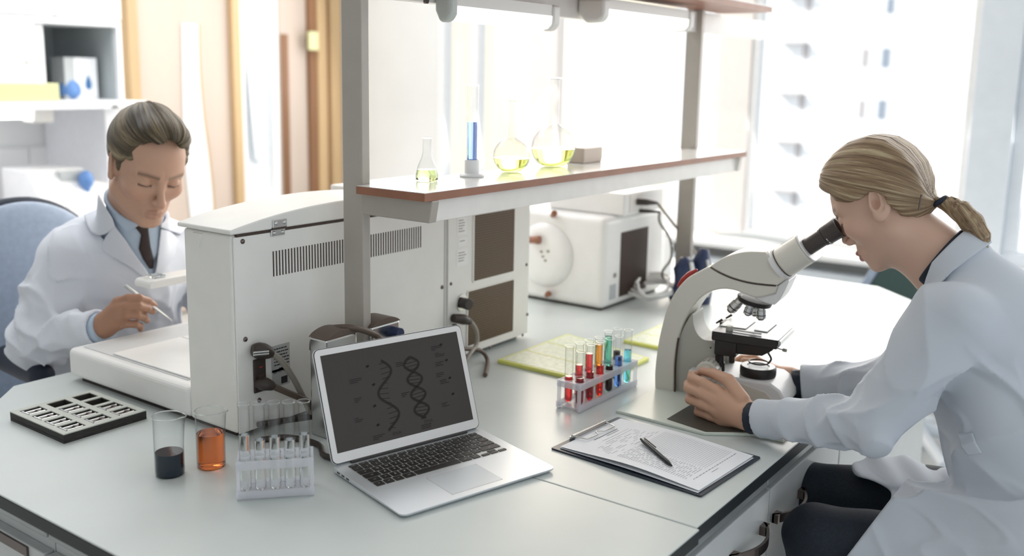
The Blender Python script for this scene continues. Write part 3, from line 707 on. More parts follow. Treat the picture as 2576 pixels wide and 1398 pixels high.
MB().tube([X((688, 972), DX + 0.03), X((730, 990), DX + 0.035), X((775, 1010), DX + 0.045), X((800, 1035), DX + 0.05), (DX + 0.10, 1.30, T0 + 0.03), (DX + 0.09, 1.36, T0 + 0.007)], [0.0062] * 3, 12).build('cord', 'cable_brown', t, smooth=60, world=True)
# cables lying on the worktop behind the laptop
t = tag(MB().tube([(DX + 0.04, 1.12, T0 + 0.006), (DX + 0.07, 1.16, T0 + 0.006), (DX + 0.14, 1.17, T0 + 0.006), (DX + 0.19, 1.14, T0 + 0.006), (DX + 0.23, 1.17, T0 + 0.006), (DX + 0.19, 1.3, T0 + 0.006)], 0.0055, 10).build('floor_cable', 'plug_black', smooth=60), 'black cable coiled on the worktop between the test tubes and the laptop', 'cable')
t.name = 'black_cable'
tag(MB().tube([(DX + 0.02, 1.13, T0 + 0.028), (DX + 0.03, 1.19, T0 + 0.022), (DX + 0.05, 1.26, T0 + 0.018), (DX + 0.06, 1.38, T0 + 0.018)], 0.0062, 10).build('black_hose', 'plug_black', smooth=60), 'black hose running along the foot of the analyzer panel', 'hose')
tag(MB().tube([X((786, 880), -1.36), X((790, 850), -1.36), X((815, 829), -1.355), X((865, 823), -1.30), X((905, 828), -1.285), X((945, 843), -1.28), X((975, 870), -1.27), (-1.26, 1.52, T0 + 0.008)], 0.0062, 12).build('arched_cable', 'cable_brown', smooth=60), 'brown cable arching over the power outlet behind the laptop', 'cable')
# power outlets on the worktop by the post
def outlet(label, pl_, pr_, x, ztop):
    a = at_x(pl_, x); c = at_x(pr_, x); w_ = c.y - a.y
    t = thing('power_outlet', label, 'outlet', (x - 0.02, (a.y + c.y) / 2, T0))
    MB().box(x - 0.045, x, a.y, c.y, T0, ztop - 0.012).build('body', 'steel', t, bevel=0.004, world=True)
    n = 10; arc = [(a.y - 0.001 + (w_ + 0.002) * i / n, ztop - 0.012 + 0.014 * math.sin(math.pi * i / n) ** 0.7) for i in range(n + 1)]
    MB().prism(arc, x - 0.047, x + 0.002, 'x').build('cap', 'cable_brown', t, smooth=40, bevel=0.001, world=True)
    return t
z_ = at_x((860, 846), -1.29).z
t = outlet('silver power outlet with brown cap in front of the grey post', (820, 860), (899, 860), -1.29, z_ + 0.012)
z_ = at_x((970, 800), -1.30).z
t = outlet('silver power outlet with brown cap to the right of the grey post', (935, 830), (1006, 830), -1.30, z_)
q = at_x((985, 830), -1.299)
MB().cyl((-1.30, q.y, q.z - 0.004), (-1.275, q.y, q.z - 0.004), 0.013, 0.012, 16).build('plug', 'navy_vinyl', t, smooth=40, world=True)

# ------------------------------------------------------------------ round door sterilizer farther along
t = thing('sterilizer', 'white round doored sterilizer standing past the grille unit', 'sterilizer', (-1.56, 2.6, T0))
MB().box(-1.74, -1.405, 2.418, 2.80, T0 + 0.006, 1.060).build('housing', 'device_base', t, bevel=0.02, seg=4, world=True)
MB().box(-1.72, -1.42, 2.43, 2.78, T0, T0 + 0.0058).build('foot_and_gap_shade', 'shadow_gap', t, world=True)
c = at_y((1372, 640), 2.418); c.x += 0.0
dr_ = MB(); dr_.M = Matrix.Translation((c.x, 2.4175, c.z)) @ Matrix.Rotation(math.pi / 2, 4, 'X')
dr_.lathe([(0, 0.030), (0.06, 0.028), (0.088, 0.02), (0.098, 0.008), (0.10, 0)], 40)
dr_ = dr_.build('round_door', 'device_base', t, smooth=50, world=True)
q = at_y((1340, 600), 2.38)
MB().tube([(q.x - 0.01, 2.375, q.z - 0.004), (q.x + 0.02, 2.37, q.z), (q.x + 0.034, 2.372, q.z + 0.001)], [0.011, 0.011, 0.014, 0.012], 12).build('handle', 'shelf_brown', dr_, smooth=50, world=True)
for p in ((1391, 539), (1376, 741)):
    q = at_y(p, 2.40); MB().cyl((q.x - 0.012, 2.417, q.z - 0.006), (q.x + 0.012, 2.39, q.z + 0.006), 0.008, 0.009, 12).build('latch', 'shelf_brown', t, smooth=40, world=True)
b = MB()
for p in ((1362, 633), (1379, 632), (1366, 645), (1372, 655)):
    q = at_y(p, 2.388); b.box(q.x - 0.004, q.x + 0.004, 2.386, 2.388, q.z - 0.003, q.z + 0.003)
b.build('door_print', 'cable_grey', dr_, world=True)
def x3(p): q = at_x(p, -1.405); return q.y, q.z
y0, z1_ = x3((1563, 585)); y1, z0 = x3((1622, 738))
MB().box(-1.405, -1.402, y0, y1 + 0.0, T0 + 0.03, z1_).build('side_panel', 'grille_brown', t, world=True)
y0, z1_ = x3((1533, 714)); 
q = at_y((1536, 740), 2.53)
MB().box(-1.4048, -1.4035, 2.455, 2.49, T0 + 0.03, T0 + 0.075).build('rating_label', 'grey_box', t, world=True)
MB().box(-1.4048, -1.4035, 2.475, 2.49, T0 + 0.095, T0 + 0.108).build('label_mark', 'cable_grey', t, world=True)
# box on top of it
t = thing('power_supply', 'low pale box with two plugs standing on the sterilizer', 'power supply', (-1.52, 2.62, 1.06))
MB().box(-1.655, -1.385, 2.49, 2.74, 1.0605, 1.128).build('housing', 'device_base', t, bevel=0.006, world=True)
MB().box(-1.385, -1.383, 2.52, 2.60, 1.068, 1.12).build('socket_panel', 'pale_beam', t, world=True)
for k, (p, bz) in enumerate((((1612, 507), 0.0), ((1618, 530), -0.02))):
    q = at_x(p, -1.375)
    t2 = thing('thin_cable', ['grey cable looping from the upper plug of the pale box', 'grey cable looping from the lower plug of the pale box'][k], 'cable', (q.x, q.y, q.z), group=None)
    MB().tube([(-1.382, q.y - 0.01, q.z), (-1.362, q.y + 0.01, q.z - 0.001), (-1.345, q.y + 0.05, q.z - 0.006)], [0.010, 0.010, 0.004] if k == 0 else [0.006, 0.006, 0.003], 12).build('plug', 'plug_black', t2, smooth=50, world=True)
    if k == 0: pts = [(-1.345, q.y + 0.05, q.z - 0.006), X((1665, 525), -1.33), X((1700, 570), -1.33), X((1735, 615), -1.32), X((1765, 660), -1.3), (-1.28, 2.95, T0 + 0.01)]
    else: pts = [(-1.345, q.y + 0.05, q.z - 0.006), X((1660, 560), -1.35), X((1685, 600), -1.35), X((1688, 650), -1.35), X((1665, 690), -1.35), (-1.36, 2.80, T0 + 0.006)]
    MB().tube(pts, 0.004, 8).build('cord', 'cable_grey', t2, smooth=60, world=True)
# coil of white tubing, navy bundles, small pale bottle behind
pts = []
rr_ = random.Random(5)
ccx, ccy = at_z((1640, 758), T0).x, at_z((1640, 758), T0).y
for i in range(70):
    a_ = i * 0.42; r_ = 0.062 + 0.018 * math.sin(i * 0.9) 
    pts.append((ccx + r_ * math.cos(a_) * 1.0, ccy + 1.2 * r_ * math.sin(a_), T0 + 0.012 + 0.035 * abs(math.sin(a_ * 0.5 + 0.6)) + 0.0004 * i))
tag(MB().tube(pts, 0.0052, 8, smooth=3).build('tubing_coil', 'cable_white', smooth=60), 'loose coil of white tubing on the worktop beside the sterilizer', 'tubing')
def blob(name, label, cat, pts, rs, m, extra=()):
    t = thing(name, label, cat, (pts[0][0], pts[0][1], T0))
    MB().tube(pts, rs, 14).build('body', m, t, smooth=60, world=True)
    for nm_, pp, rr2, mm in extra: MB().tube(pp, rr2, 10).build(nm_, mm, t, smooth=60, world=True)
    return t
q = at_z((1714, 768), T0); 
blob('navy_pouch', 'navy blue rubber bulb bundle standing left beside the shelf post', 'rubber bundle', [(q.x, q.y, T0 + 0.002), (q.x, q.y, T0 + 0.04), (q.x + 0.005, q.y, T0 + 0.10), (q.x, q.y + 0.01, T0 + 0.15)], [0.03, 0.042, 0.026, 0.036, 0.012], 'navy_vinyl',
     [('strap', [(q.x + 0.03, q.y - 0.02, T0 + 0.03), (q.x + 0.045, q.y - 0.02, T0 + 0.08), (q.x + 0.03, q.y - 0.01, T0 + 0.14)], 0.006, 'cable_white')])
q = at_z((1762, 762), T0)
blob('navy_pouch', 'navy blue rubber bulb bundle standing right beside the microscope arm', 'rubber bundle', [(q.x, q.y, T0 + 0.002), (q.x, q.y, T0 + 0.05), (q.x - 0.005, q.y, T0 + 0.11), (q.x, q.y + 0.01, T0 + 0.17)], [0.03, 0.034, 0.026, 0.03, 0.012], 'navy_vinyl',
     [('strap', [(q.x + 0.03, q.y - 0.02, T0 + 0.03), (q.x + 0.036, q.y - 0.02, T0 + 0.08), (q.x + 0.02, q.y - 0.01, T0 + 0.14)], 0.005, 'cable_white')])
q = at_z((1668, 705), T0)
tag(MB().lathe([(0, 0.001), (0.03, 0.001), (0.03, 0.10), (0.022, 0.12), (0.012, 0.13), (0.012, 0.145), (0, 0.145)], 20, c=(q.x - 0.06, q.y + 0.12, T0)).build('pale_bottle', 'white_plastic', smooth=40), 'small white plastic bottle behind the coil of white tubing', 'bottle')

# yellow trays lying flat
def flat_tray(label, P4):
    t = thing('test_plate', label, 'tray', tuple(P4[0]))
    o2 = [(p[0], p[1]) for p in P4]
    MB().prism(o2, T0, T0 + 0.009, 'z').build('tray', 'yellow_plastic', t, bevel=0.002, world=True)
    cx_ = sum(p[0] for p in o2) / 4; cy_ = sum(p[1] for p in o2) / 4
    ins = [(cx_ + (p[0] - cx_) * 0.94, cy_ + (p[1] - cy_) * 0.94) for p in o2]
    i2 = MB().prism(ins, T0 + 0.009, T0 + 0.0098, 'z').build('inlay', 'tray_print', t, world=True)
    b = MB(); A_, B_, C_, D_ = [Vector((*p, 0)) for p in ins]
    for k in range(1, 9):
        if k in (3, 6):
            b = MB()
            u0 = A_.lerp(D_, k / 9); u1 = B_.lerp(C_, k / 9)
            n_ = 30
            for j in range(n_):
                a_ = u0.lerp(u1, (j + 0.15) / n_); c_ = u0.lerp(u1, (j + 0.75) / n_); d_ = (c_ - a_); s_ = Vector((-d_.y, d_.x, 0)) * 0.8
                b.prism([(a_.x, a_.y), (c_.x, c_.y), ((c_ + s_).x, (c_ + s_).y), ((a_ + s_).x, (a_ + s_).y)], T0 + 0.0098, T0 + 0.0104, 'z')
            b.build('tray_marks', 'yellow_plastic', i2, world=True)
c1, c2, c3 = at_z((1252, 905), T0 + 0.012), at_z((1402, 940), T0 + 0.012), at_z((1408, 840), T0 + 0.012)
c1 = Vector((-1.338, 1.81, 0)); 
flat_tray('yellow bordered plate lying flat behind the red test tubes', [Vector((-1.338, 1.808, T0)), Vector((-1.06, 1.808, T0)), Vector((-1.06, 2.06, T0)), Vector((-1.338, 2.12, T0))])
flat_tray('yellow bordered plate lying flat beyond the rack, beside the microscope arm', [Vector((-1.19, 2.16, T0)), Vector((-0.98, 2.16, T0)), Vector((-0.98, 2.42, T0)), Vector((-1.19, 2.42, T0))])

# ------------------------------------------------------------------ glassware
def vessel(name, label, cat, loc, prof, liq, level, rl=None, group=None, gm='glass', n=40, wall=0.0012, spout=False, lname='liquid'):
    """prof: outer profile (r, z) from base to lip; liq: liquid material; level: liquid height"""
    t = thing(name, label, cat, loc, group=group)
    b = MB(); b.lathe([(0, prof[0][1])] + prof, n)
    if spout:
        k = len(prof) + 1; zt = prof[-1][1]
        for i, v in enumerate(b.v):
            r_ = math.hypot(v[0], v[1])
            if v[2] > zt * 0.9 and r_ > 1e-5:
                a_ = math.atan2(v[1], v[0]) - spout; a_ = (a_ + math.pi) % (2 * math.pi) - math.pi
                g = math.exp(-(a_ / 0.30) ** 2) * max(0, (v[2] - zt * 0.9) / (zt * 0.1))
                s_ = 1 + 0.24 * g; b.v[i] = (v[0] * s_, v[1] * s_, v[2] - 0.001 * g)
    b.build('glass_wall', gm, t, smooth=60)
    # rim bead
    rt, zt = prof[-1]
    pts = []
    for i in range(n + 1):
        a_ = 2 * math.pi * i / n; g = 0
        if spout:
            q_ = (a_ - spout + math.pi) % (2 * math.pi) - math.pi; g = math.exp(-(q_ / 0.30) ** 2)
        pts.append((rt * (1 + 0.24 * g) * math.cos(a_), rt * (1 + 0.24 * g) * math.sin(a_), zt - 0.001 * g))
    MB().tube(pts, 0.0009 if rt > 0.012 else 0.0006, 6, smooth=0).build('rim', 'glass_rim', t, smooth=60)
    if liq:
        zs = [p for p in prof if p[1] < level]
        rlv = np.interp(level, [p[1] for p in prof], [p[0] for p in prof])
        pr = [(0, prof[0][1] + 0.0012)] + [(max(p[0] - wall, 0.0001), p[1] + 0.0012) for p in zs if p[1] + 0.0012 < level] + [(rlv - wall, level), (0, level)]
        MB().lathe(pr, n).build(lname, liq, t, smooth=40)
    return t
mat('glass_rim', (0.92, 0.95, 0.95), 0.05, trans=1.0, ior=1.5)
def beak(r, h): return [(r * 0.9, 0.0), (r * 0.975, 0.0015), (r, 0.005), (r, h * 0.5), (r, h - 0.004), (r + 0.0008, h)]
def sp(p): return at_z(p, T0)
q = sp((428, 1192)); 
vessel('beaker', 'tall glass beaker a third full of dark navy liquid', 'beaker', (q.x, q.y, T0), beak(0.0245, 0.105), 'liq_navy', 0.041, spout=0.75)
q = sp((532, 1172))
vessel('beaker', 'tall glass beaker two thirds full of orange liquid', 'beaker', (q.x, q.y, T0), beak(0.0245, 0.102), 'liq_orange', 0.062, spout=0.75)
SZ = 1.2535
def sh(p): return at_z(p, SZ)
q = sh((1074, 456))
vessel('erlenmeyer_flask', 'small conical flask with pale lime liquid at the near end of the shelf', 'flask', (q.x, q.y, SZ), [(0.021, 0), (0.0235, 0.003), (0.023, 0.012), (0.018, 0.032), (0.011, 0.048), (0.0088, 0.058), (0.0084, 0.084), (0.0094, 0.086)], 'liq_green', 0.024, gm='glass_soft')
q = sh((1187, 444))
t = vessel('graduated_cylinder', 'graduated cylinder with blue liquid on a white foot', 'cylinder', (q.x, q.y, SZ), [(0.011, 0.010), (0.0115, 0.04), (0.0118, 0.12), (0.0125, 0.19)], 'liq_blue', 0.115, gm='glass_soft')
MB().lathe([(0, 0), (0.026, 0), (0.027, 0.003), (0.024, 0.006), (0.016, 0.008), (0.0155, 0.036), (0.0125, 0.036), (0.0125, 0.009)], 32).build('foot', 'white_plastic', t, smooth=40)
def florence(r, h, rn, lip):
    z0 = 0.004; pts = [(r * 0.35, 0.0)]
    for i in range(1, 13):
        a_ = -math.pi / 2 + 0.38 + (math.pi - 0.38 - 0.33) * i / 12
        pts.append((r * math.cos(a_), r + z0 * 0 + r * math.sin(a_) - r * (1 - math.sin(math.pi / 2 - 0.38)) * 0))
    zN = pts[-1][1]
    pts += [(rn * 1.15, zN + 0.004), (rn, zN + 0.010), (rn, h - 0.004), (lip, h - 0.002), (lip, h)]
    m_ = min(p[1] for p in pts[1:]); return [(p[0], max(0, p[1] - m_ * 0.8) if i else 0) for i, p in enumerate(pts)]
q = sh((1286, 432))
vessel('volumetric_flask', 'round bottomed long necked flask with yellow liquid, the smaller of two', 'flask', (q.x, q.y, SZ), florence(0.041, 0.165, 0.0075, 0.012), 'liq_lime', 0.031, gm='glass_soft')
q = sh((1391, 418))
vessel('volumetric_flask', 'large round flask with pale yellow liquid and a tall neck, farther along the shelf', 'flask', (q.x, q.y, SZ), florence(0.053, 0.215, 0.0105, 0.015), 'liq_lime', 0.043, gm='glass_soft')
q = sh((1484, 410))
tag(MB().box(q.x - 0.05, q.x + 0.0, q.y - 0.03, q.y + 0.06, SZ, SZ + 0.038).build('small_box', 'pale_wood', bevel=0.003), 'small pale box on the shelf behind the large flask', 'box')

# ------------------------------------------------------------------ clear test tube rack with five tubes
def tube_rack(label, loc, rz, L_, D_, H_, n, rows, rt):
    t = thing('test_tube_rack', label, 'rack', loc, rz)
    def plate(z, th):
        b = MB(); xs = [L_ * (i + 0.5) / n - L_ / 2 for i in range(n)]; ys2 = [D_ * (j + 0.5) / rows - D_ / 2 for j in range(rows)]
        # plate with round holes, built ring by ring
        cw, ch = L_ / n / 2, D_ / rows / 2
        for x_ in xs:
            for y_ in ys2:
                m = 24; ring = []; sq = []
                for k in range(m):
                    a_ = 2 * math.pi * k / m; cx_, sy_ = math.cos(a_), math.sin(a_); f_ = min(cw / max(abs(cx_), 1e-6), ch / max(abs(sy_), 1e-6))
                    ring.append((x_ + rt * cx_, y_ + rt * sy_)); sq.append((x_ + f_ * cx_, y_ + f_ * sy_))
                vs = [(p[0], p[1], z + th) for p in ring] + [(p[0], p[1], z + th) for p in sq] + [(p[0], p[1], z) for p in ring] + [(p[0], p[1], z) for p in sq]
                fs = []
                for k in range(m):
                    j = (k + 1) % m
                    fs += [(k, m + k, m + j, j), (2 * m + j, 3 * m + j, 3 * m + k, 2 * m + k), (k, j, 2 * m + j, 2 * m + k)]
                b.add(vs, fs)
        hx, hy = L_ / 2, D_ / 2
        for s_ in (-1, 1):
            b.box(-hx - 0.002, hx + 0.002, s_ * hy - 0.0012, s_ * hy + 0.0012, z - 0.010, z + th + 0.001)
            b.box(s_ * hx - 0.0012, s_ * hx + 0.0012, -hy, hy, z - 0.010, z + th + 0.001)
        return b
    plate(H_, 0.003).build('top_plate', 'clear_plastic', t)
    b = MB(); b.box(-L_ / 2, L_ / 2, -D_ / 2, D_ / 2, 0.006, 0.009)
    for s_ in (-1, 1): b.box(-L_ / 2 - 0.003, L_ / 2 + 0.003, s_ * D_ / 2 - 0.0015, s_ * D_ / 2 + 0.0015, 0.003, 0.016)
    b.build('base_plate', 'clear_plastic', t)
    for sx in (-1, 1):
        for sy in (-1, 1):
            b = MB(); x_, y_ = sx * (L_ / 2 - 0.001), sy * (D_ / 2 - 0.003)
            b.box(x_ - 0.003, x_ + 0.003, y_ - 0.003, y_ + 0.003, 0, H_ - 0.001); b.build('leg', 'clear_plastic', t)
    return t
def tube_proto(label, loc, h, r, liq, level, group, gm='glass'):
    pr = [(r * 0.35, 0.0004), (r * 0.7, r * 0.28), (r * 0.93, r * 0.62), (r, r), (r, h - 0.010), (r * 0.93, h - 0.008), (r * 1.0, h - 0.006), (r * 1.12, h - 0.001), (r * 1.12, h)]
    return vessel('test_tube', label, 'test tube', loc, pr, liq, level, gm=gm, group=group, n=24, wall=0.0011)
rc = sp((693, 1224)); a0 = sp((596, 1260)); a1 = sp((790, 1247)); ang = math.atan2((a1 - a0).y, (a1 - a0).x)
LR = (a1 - a0).length
nx_, ny_ = -math.sin(ang), math.cos(ang)
DR = 0.050
cxr, cyr = (a0.x + a1.x) / 2 + nx_ * DR / 2, (a0.y + a1.y) / 2 + ny_ * DR / 2
tube_rack('clear plastic rack with five clear tubes between orange beaker and laptop', (cxr, cyr, T0), ang, LR - 0.004, DR, 0.062, 5, 2, 0.0098)
pos5 = ['leftmost, next to the orange beaker', 'second from the left', 'in the middle', 'second from the right', 'rightmost, next to the laptop']
lv = [0.098, 0.088, 0.092, 0.086, 0.094]
for i in range(5):
    lx = (LR - 0.004) * ((i + 0.5) / 5 - 0.5); ly = -DR / 4
    x_ = cxr + lx * math.cos(ang) - ly * math.sin(ang); y_ = cyr + lx * math.sin(ang) + ly * math.cos(ang)
    tube_proto('clear tube of colourless liquid in the near rack, ' + pos5[i], (x_, y_, T0 + 0.0095), 0.150, 0.0090, 'liq_clear', lv[i], 'colourless test tubes in the near rack')
# coloured rack
a0 = sp((1430, 1036)); e1 = sp((1458, 1040)); e2 = sp((1600, 972)); e0 = sp((1405, 1028))
ang = math.atan2((e2 - e1).y, (e2 - e1).x); LR = (e2 - e1).length; DR = 0.056
nx_, ny_ = -math.sin(ang), math.cos(ang)
cxr, cyr = (e1.x + e2.x) / 2 + nx_ * DR / 2, (e1.y + e2.y) / 2 + ny_ * DR / 2
tube_rack('clear plastic rack of coloured test tubes beside the microscope', (cxr, cyr, T0), ang, LR, DR, 0.058, 6, 2, 0.0102)
cols = [('liq_red', 'liq_darkred', 0.058, 'bright red', 'dark red'), ('liq_darkred', 'liq_red', 0.070, 'deep crimson', 'scarlet'), ('liq_red', 'liq_amber', 0.066, 'red', 'orange'),
        ('liq_black', 'liq_amber', 0.060, 'near black', 'amber'), ('liq_teal', 'liq_royal', 0.066, 'green', 'royal blue'), ('liq_black', 'liq_cyan', 0.066, 'brown black', 'cyan')]
lvf = [0.066, 0.060, 0.095, 0.098, 0.112, 0.082]
posn = ['at left end', 'second from left', 'third from left', 'third from right', 'second from right', 'at right end']
near = ['liq_darkred', 'liq_darkred', 'liq_red', 'liq_black', 'liq_royal', 'liq_cyan']
far = ['liq_red', 'liq_red', 'liq_red', 'liq_amber', 'liq_teal', 'liq_black']
nn = {'liq_red': 'red', 'liq_darkred': 'dark red', 'liq_black': 'near black', 'liq_royal': 'blue', 'liq_cyan': 'cyan', 'liq_amber': 'orange', 'liq_teal': 'green'}
for i in range(6):
    for j, (arr) in enumerate((near, far)):
        lx = LR * ((i + 0.5) / 6 - 0.5); ly = (-DR / 4, DR / 4)[j]
        x_ = cxr + lx * math.cos(ang) - ly * math.sin(ang); y_ = cyr + lx * math.sin(ang) + ly * math.cos(ang)
        lvl = (0.060, 0.064, 0.070, 0.060, 0.072, 0.078)[i] if j == 0 else (0.058, 0.074, 0.090, 0.102, 0.112, 0.070)[i]
        h_ = 0.118 + 0.002 * ((i * 7 + j * 3) % 4)
        tube_proto('%s test tube %s, %s row of microscope side rack' % (nn[arr[i]], posn[i], ('front', 'back')[j]), (x_, y_, T0 + 0.0095), h_, 0.0088, arr[i], lvl, 'coloured test tubes in the rack by the microscope', gm='glass_soft')

# ------------------------------------------------------------------ board with metal clips
P00, P10, P11, P01 = at_z((25, 1035), T0 + 0.018), at_z((160, 1093), T0 + 0.018), at_z((362, 1026), T0 + 0.018), at_z((222, 978), T0 + 0.018)
t = thing('sample_board', 'dark edged board with twelve cut slots beside the analyzer', 'board', ((P00.x + P11.x) / 2, (P00.y + P11.y) / 2, T0))
O_ = P00; ux = (P10 - P00); uy = (P01 - P00)
ux = Vector((ux.x, ux.y, 0)); uy = Vector((uy.x, uy.y, 0))
uy = Vector((-ux.y, ux.x, 0)).normalized() * uy.length
if (P00 + uy - P01).length > (P00 - uy - P01).length: uy = -uy
LX, LY = ux.length, uy.length; exn, eyn = ux.normalized(), uy.normalized()
FR = Matrix(((exn.x, eyn.x, 0, O_.x), (exn.y, eyn.y, 0, O_.y), (0, 0, 1, T0), (0, 0, 0, 1)))
sgn = (exn.x * eyn.y - exn.y * eyn.x)
xs_ = []; mx_, gx_ = 0.012, 0.010
cw = (LX - 2 * mx_ - 3 * gx_) / 4; chh = (LY - 2 * 0.012 - 2 * 0.014) / 3
b = MB(); b.M = FR
cols_ = [(mx_ + i * (cw + gx_), mx_ + i * (cw + gx_) + cw) for i in range(4)]
rows_ = [(0.012 + j * (chh + 0.014), 0.012 + j * (chh + 0.014) + chh) for j in range(3)]
def fill(b, z0, z1, mi):
    xe = [0] + [v for c in cols_ for v in c] + [LX]; ye = [0] + [v for r in rows_ for v in r] + [LY]
    for i in range(len(xe) - 1):
        for j in range(len(ye) - 1):
            if i % 2 and j % 2: continue
            b.box(xe[i], xe[i + 1], ye[j], ye[j + 1], z0, z1, mi)
fill(b, 0.0062, 0.0165, 1); fill(b, 0.0166, 0.0185, 0)
b.box(0, LX, 0, LY, 0.0, 0.0054, 1); b.box(0.001, LX - 0.001, 0.001, LY - 0.001, 0.0055, 0.006, 2)
if sgn < 0: b.f = [f[::-1] for f in b.f]
b.build('board', ['board_pale', 'board_dark', 'cable_grey'], t, world=True)
k = 0
def metal_clip(label, M):
    t = thing('metal_clip', label, 'clip', (M.translation.x, M.translation.y, M.translation.z), group='silver clips in the board slots')
    R_ = M.to_3x3().to_4x4()
    b = MB(); b.M = R_; L2 = chh * 0.46; w2 = cw * 0.36
    for yy in (-w2 * 0.7, w2 * 0.7):
        b.tube([(-0.0, yy, 0.006), (0, yy, 0.006)], 0.001, 4, smooth=0) if False else None
    for s_ in (-1, 1):
        b.cyl((s_ * w2 * 0.62, -L2, 0.007), (s_ * w2 * 0.62, L2, 0.007), 0.0034, n=10)
    b.build('clip_tube', 'steel', t, smooth=50)
    b = MB(); b.M = R_; b.box(-w2, w2, -L2 * 0.35, L2 * 0.35, 0.002, 0.0045); b.box(-w2, w2, -L2, -L2 * 0.8, 0.004, 0.012); b.box(-w2 * 0.3, w2 * 0.3, -L2, L2, 0.004, 0.006)
    b.build('clip_plate', 'steel', t, bevel=0.0005)
    b = MB(); b.M = R_; b.box(-w2 * 0.5, w2 * 0.5, L2 * 0.35, L2 * 0.7, 0.006, 0.010); b.build('clip_spring', 'dark_steel', t)
    return t
corner = ['nearest the left corner', 'second along the left edge', 'third along the left edge', 'at the front corner', 'second in the middle row', 'third in the middle row', 'last in the middle row', 'third in the far row', 'last in the far row, nearest the beaker']
for j in range(3):
    for i in range(4):
        if (j == 1 and i == 0) or (j == 2 and i < 2): continue
        c_ = FR @ Vector(((cols_[i][0] + cols_[i][1]) / 2, (rows_[j][0] + rows_[j][1]) / 2, 0.0065))
        M_i = FR.copy(); M_i.translation = c_
        if sgn < 0: M_i = M_i @ Matrix.Diagonal((1, -1, 1, 1)) @ Matrix.Diagonal((1, 1, 1, 1)); M_i.translation = c_
        metal_clip('silver metal clip in the sample board, ' + corner[k], M_i); k += 1

# ------------------------------------------------------------------ laptop
ctr = (sp((838, 1188)) + sp((1205, 1085)) + sp((1010, 1311)) + sp((1395, 1191))) / 4
LW, LD = 0.318, 0.228
t = thing('laptop', 'open silver laptop with a dark screen showing faint helices', 'laptop', (ctr.x, ctr.y, T0), math.radians(74.5))
def rrect(x0, x1, y0, y1, r, n=6):
    pts = []
    for cx_, cy_, a0_ in ((x1 - r, y1 - r, 0), (x0 + r, y1 - r, 90), (x0 + r, y0 + r, 180), (x1 - r, y0 + r, 270)):
        for i in range(n + 1):
            a_ = math.radians(a0_ + 90 * i / n); pts.append((cx_ + r * math.cos(a_), cy_ + r * math.sin(a_)))
    return pts
base = MB(); pts = rrect(-LW / 2, LW / 2, -LD / 2, LD / 2, 0.011)
n = len(pts)
def zb(y): return 0.0035 + 0.006 * max(0, (LD / 2 - 0.02 - y) / LD) * 0.5
vs = [(x * 0.97, y * 0.97, 0.0015) for x, y in pts] + [(x, y, 0.0055 if y < 0 else 0.0040) for x, y in pts] + [(x, y, 0.0080 + 0.004 * (y / LD + 0.5)) for x, y in pts]
fs = [(i, (i + 1) % n, (i + 1) % n + n, i + n) for i in range(n)] + [(i + n, (i + 1) % n + n, (i + 1) % n + 2 * n, i + 2 * n) for i in range(n)] + [tuple(reversed(range(n))), tuple(range(2 * n, 3 * n))]
base.add(vs, fs); base = base.build('base', 'laptop_alu', t, bevel=0.0006)
def zt(y): return 0.0080 + 0.004 * (y / LD + 0.5)
TILT = math.atan2(0.004, LD)
MD = Matrix.Translation((0, 0, 0.0100)) @ Matrix.Rotation(TILT, 4, 'X')
MB_ = MB(); MB_.M = MD; MB_.prism(rrect(-0.138, 0.138, -0.005, 0.098, 0.003), 0.0, 0.00015, 'z'); MB_.build('key_well', 'silver_label', t)
keyrows = [
    ['esc', 'F1', 'F2', 'F3', 'F4', 'F5', 'F6', 'F7', 'F8', 'F9', 'F10', 'F11', 'F12', 'del'],
    ['~', '1', '2', '3', '4', '5', '6', '7', '8', '9', '0', '-', '=', 'back:1.6'],
    ['tab:1.5', 'Q', 'W', 'E', 'R', 'T', 'Y', 'U', 'I', 'O', 'P', '[', ']', 'ret:1.1'],
    ['caps:1.75', 'A', 'S', 'D', 'F', 'G', 'H', 'J', 'K', 'L', ';', "'", 'enter:1.85'],
    ['shift:1.25', '<', 'Z', 'X', 'C', 'V', 'B', 'N', 'M', ',', '.', '/', 'shift:2.35'],
    ['fn', 'ctrl', 'alt', 'cmd:1.25', 'sp:5', 'cmd:1.25', 'alt']]
KW = 0.276; pitch = KW / 14.6; ytop = 0.096
key_lab = MB(); protos = {}
letters = []
yk = ytop
for r_, row in enumerate(keyrows):
    hh = 0.0088 if r_ == 0 else 0.0155; ph = 0.0108 if r_ == 0 else 0.0180
    ws = [float(k_.split(':')[1]) if ':' in k_ else 1.0 for k_ in row]
    tot = 14.6 if r_ < 5 else None
    if r_ < 5: s_ = 14.6 / sum(ws); ws = [a_ * s_ for a_ in ws]
    xk = -KW / 2
    for k_, w_ in zip(row, ws):
        wk = w_ * pitch - 0.0026; key = (round(wk, 5), hh)
        if key not in protos:
            b = MB(); b.prism(rrect(-wk / 2, wk / 2, -hh / 2, hh / 2, 0.0016, 3), 0, 0.0011, 'z'); o = b.build('key', 'key_black', t, bevel=0.0003, seg=1); protos[key] = o
        else:
            o = protos[key].copy(); COL.objects.link(o); o.parent = t
        cx_ = xk + w_ * pitch / 2; cy_ = yk - hh / 2
        o.matrix_basis = MD @ Matrix.Translation((cx_, cy_, 0.0002))
        nm_ = k_.split(':')[0]
        letters.append((nm_, cx_, cy_, wk, hh))
        xk += w_ * pitch
    yk -= ph
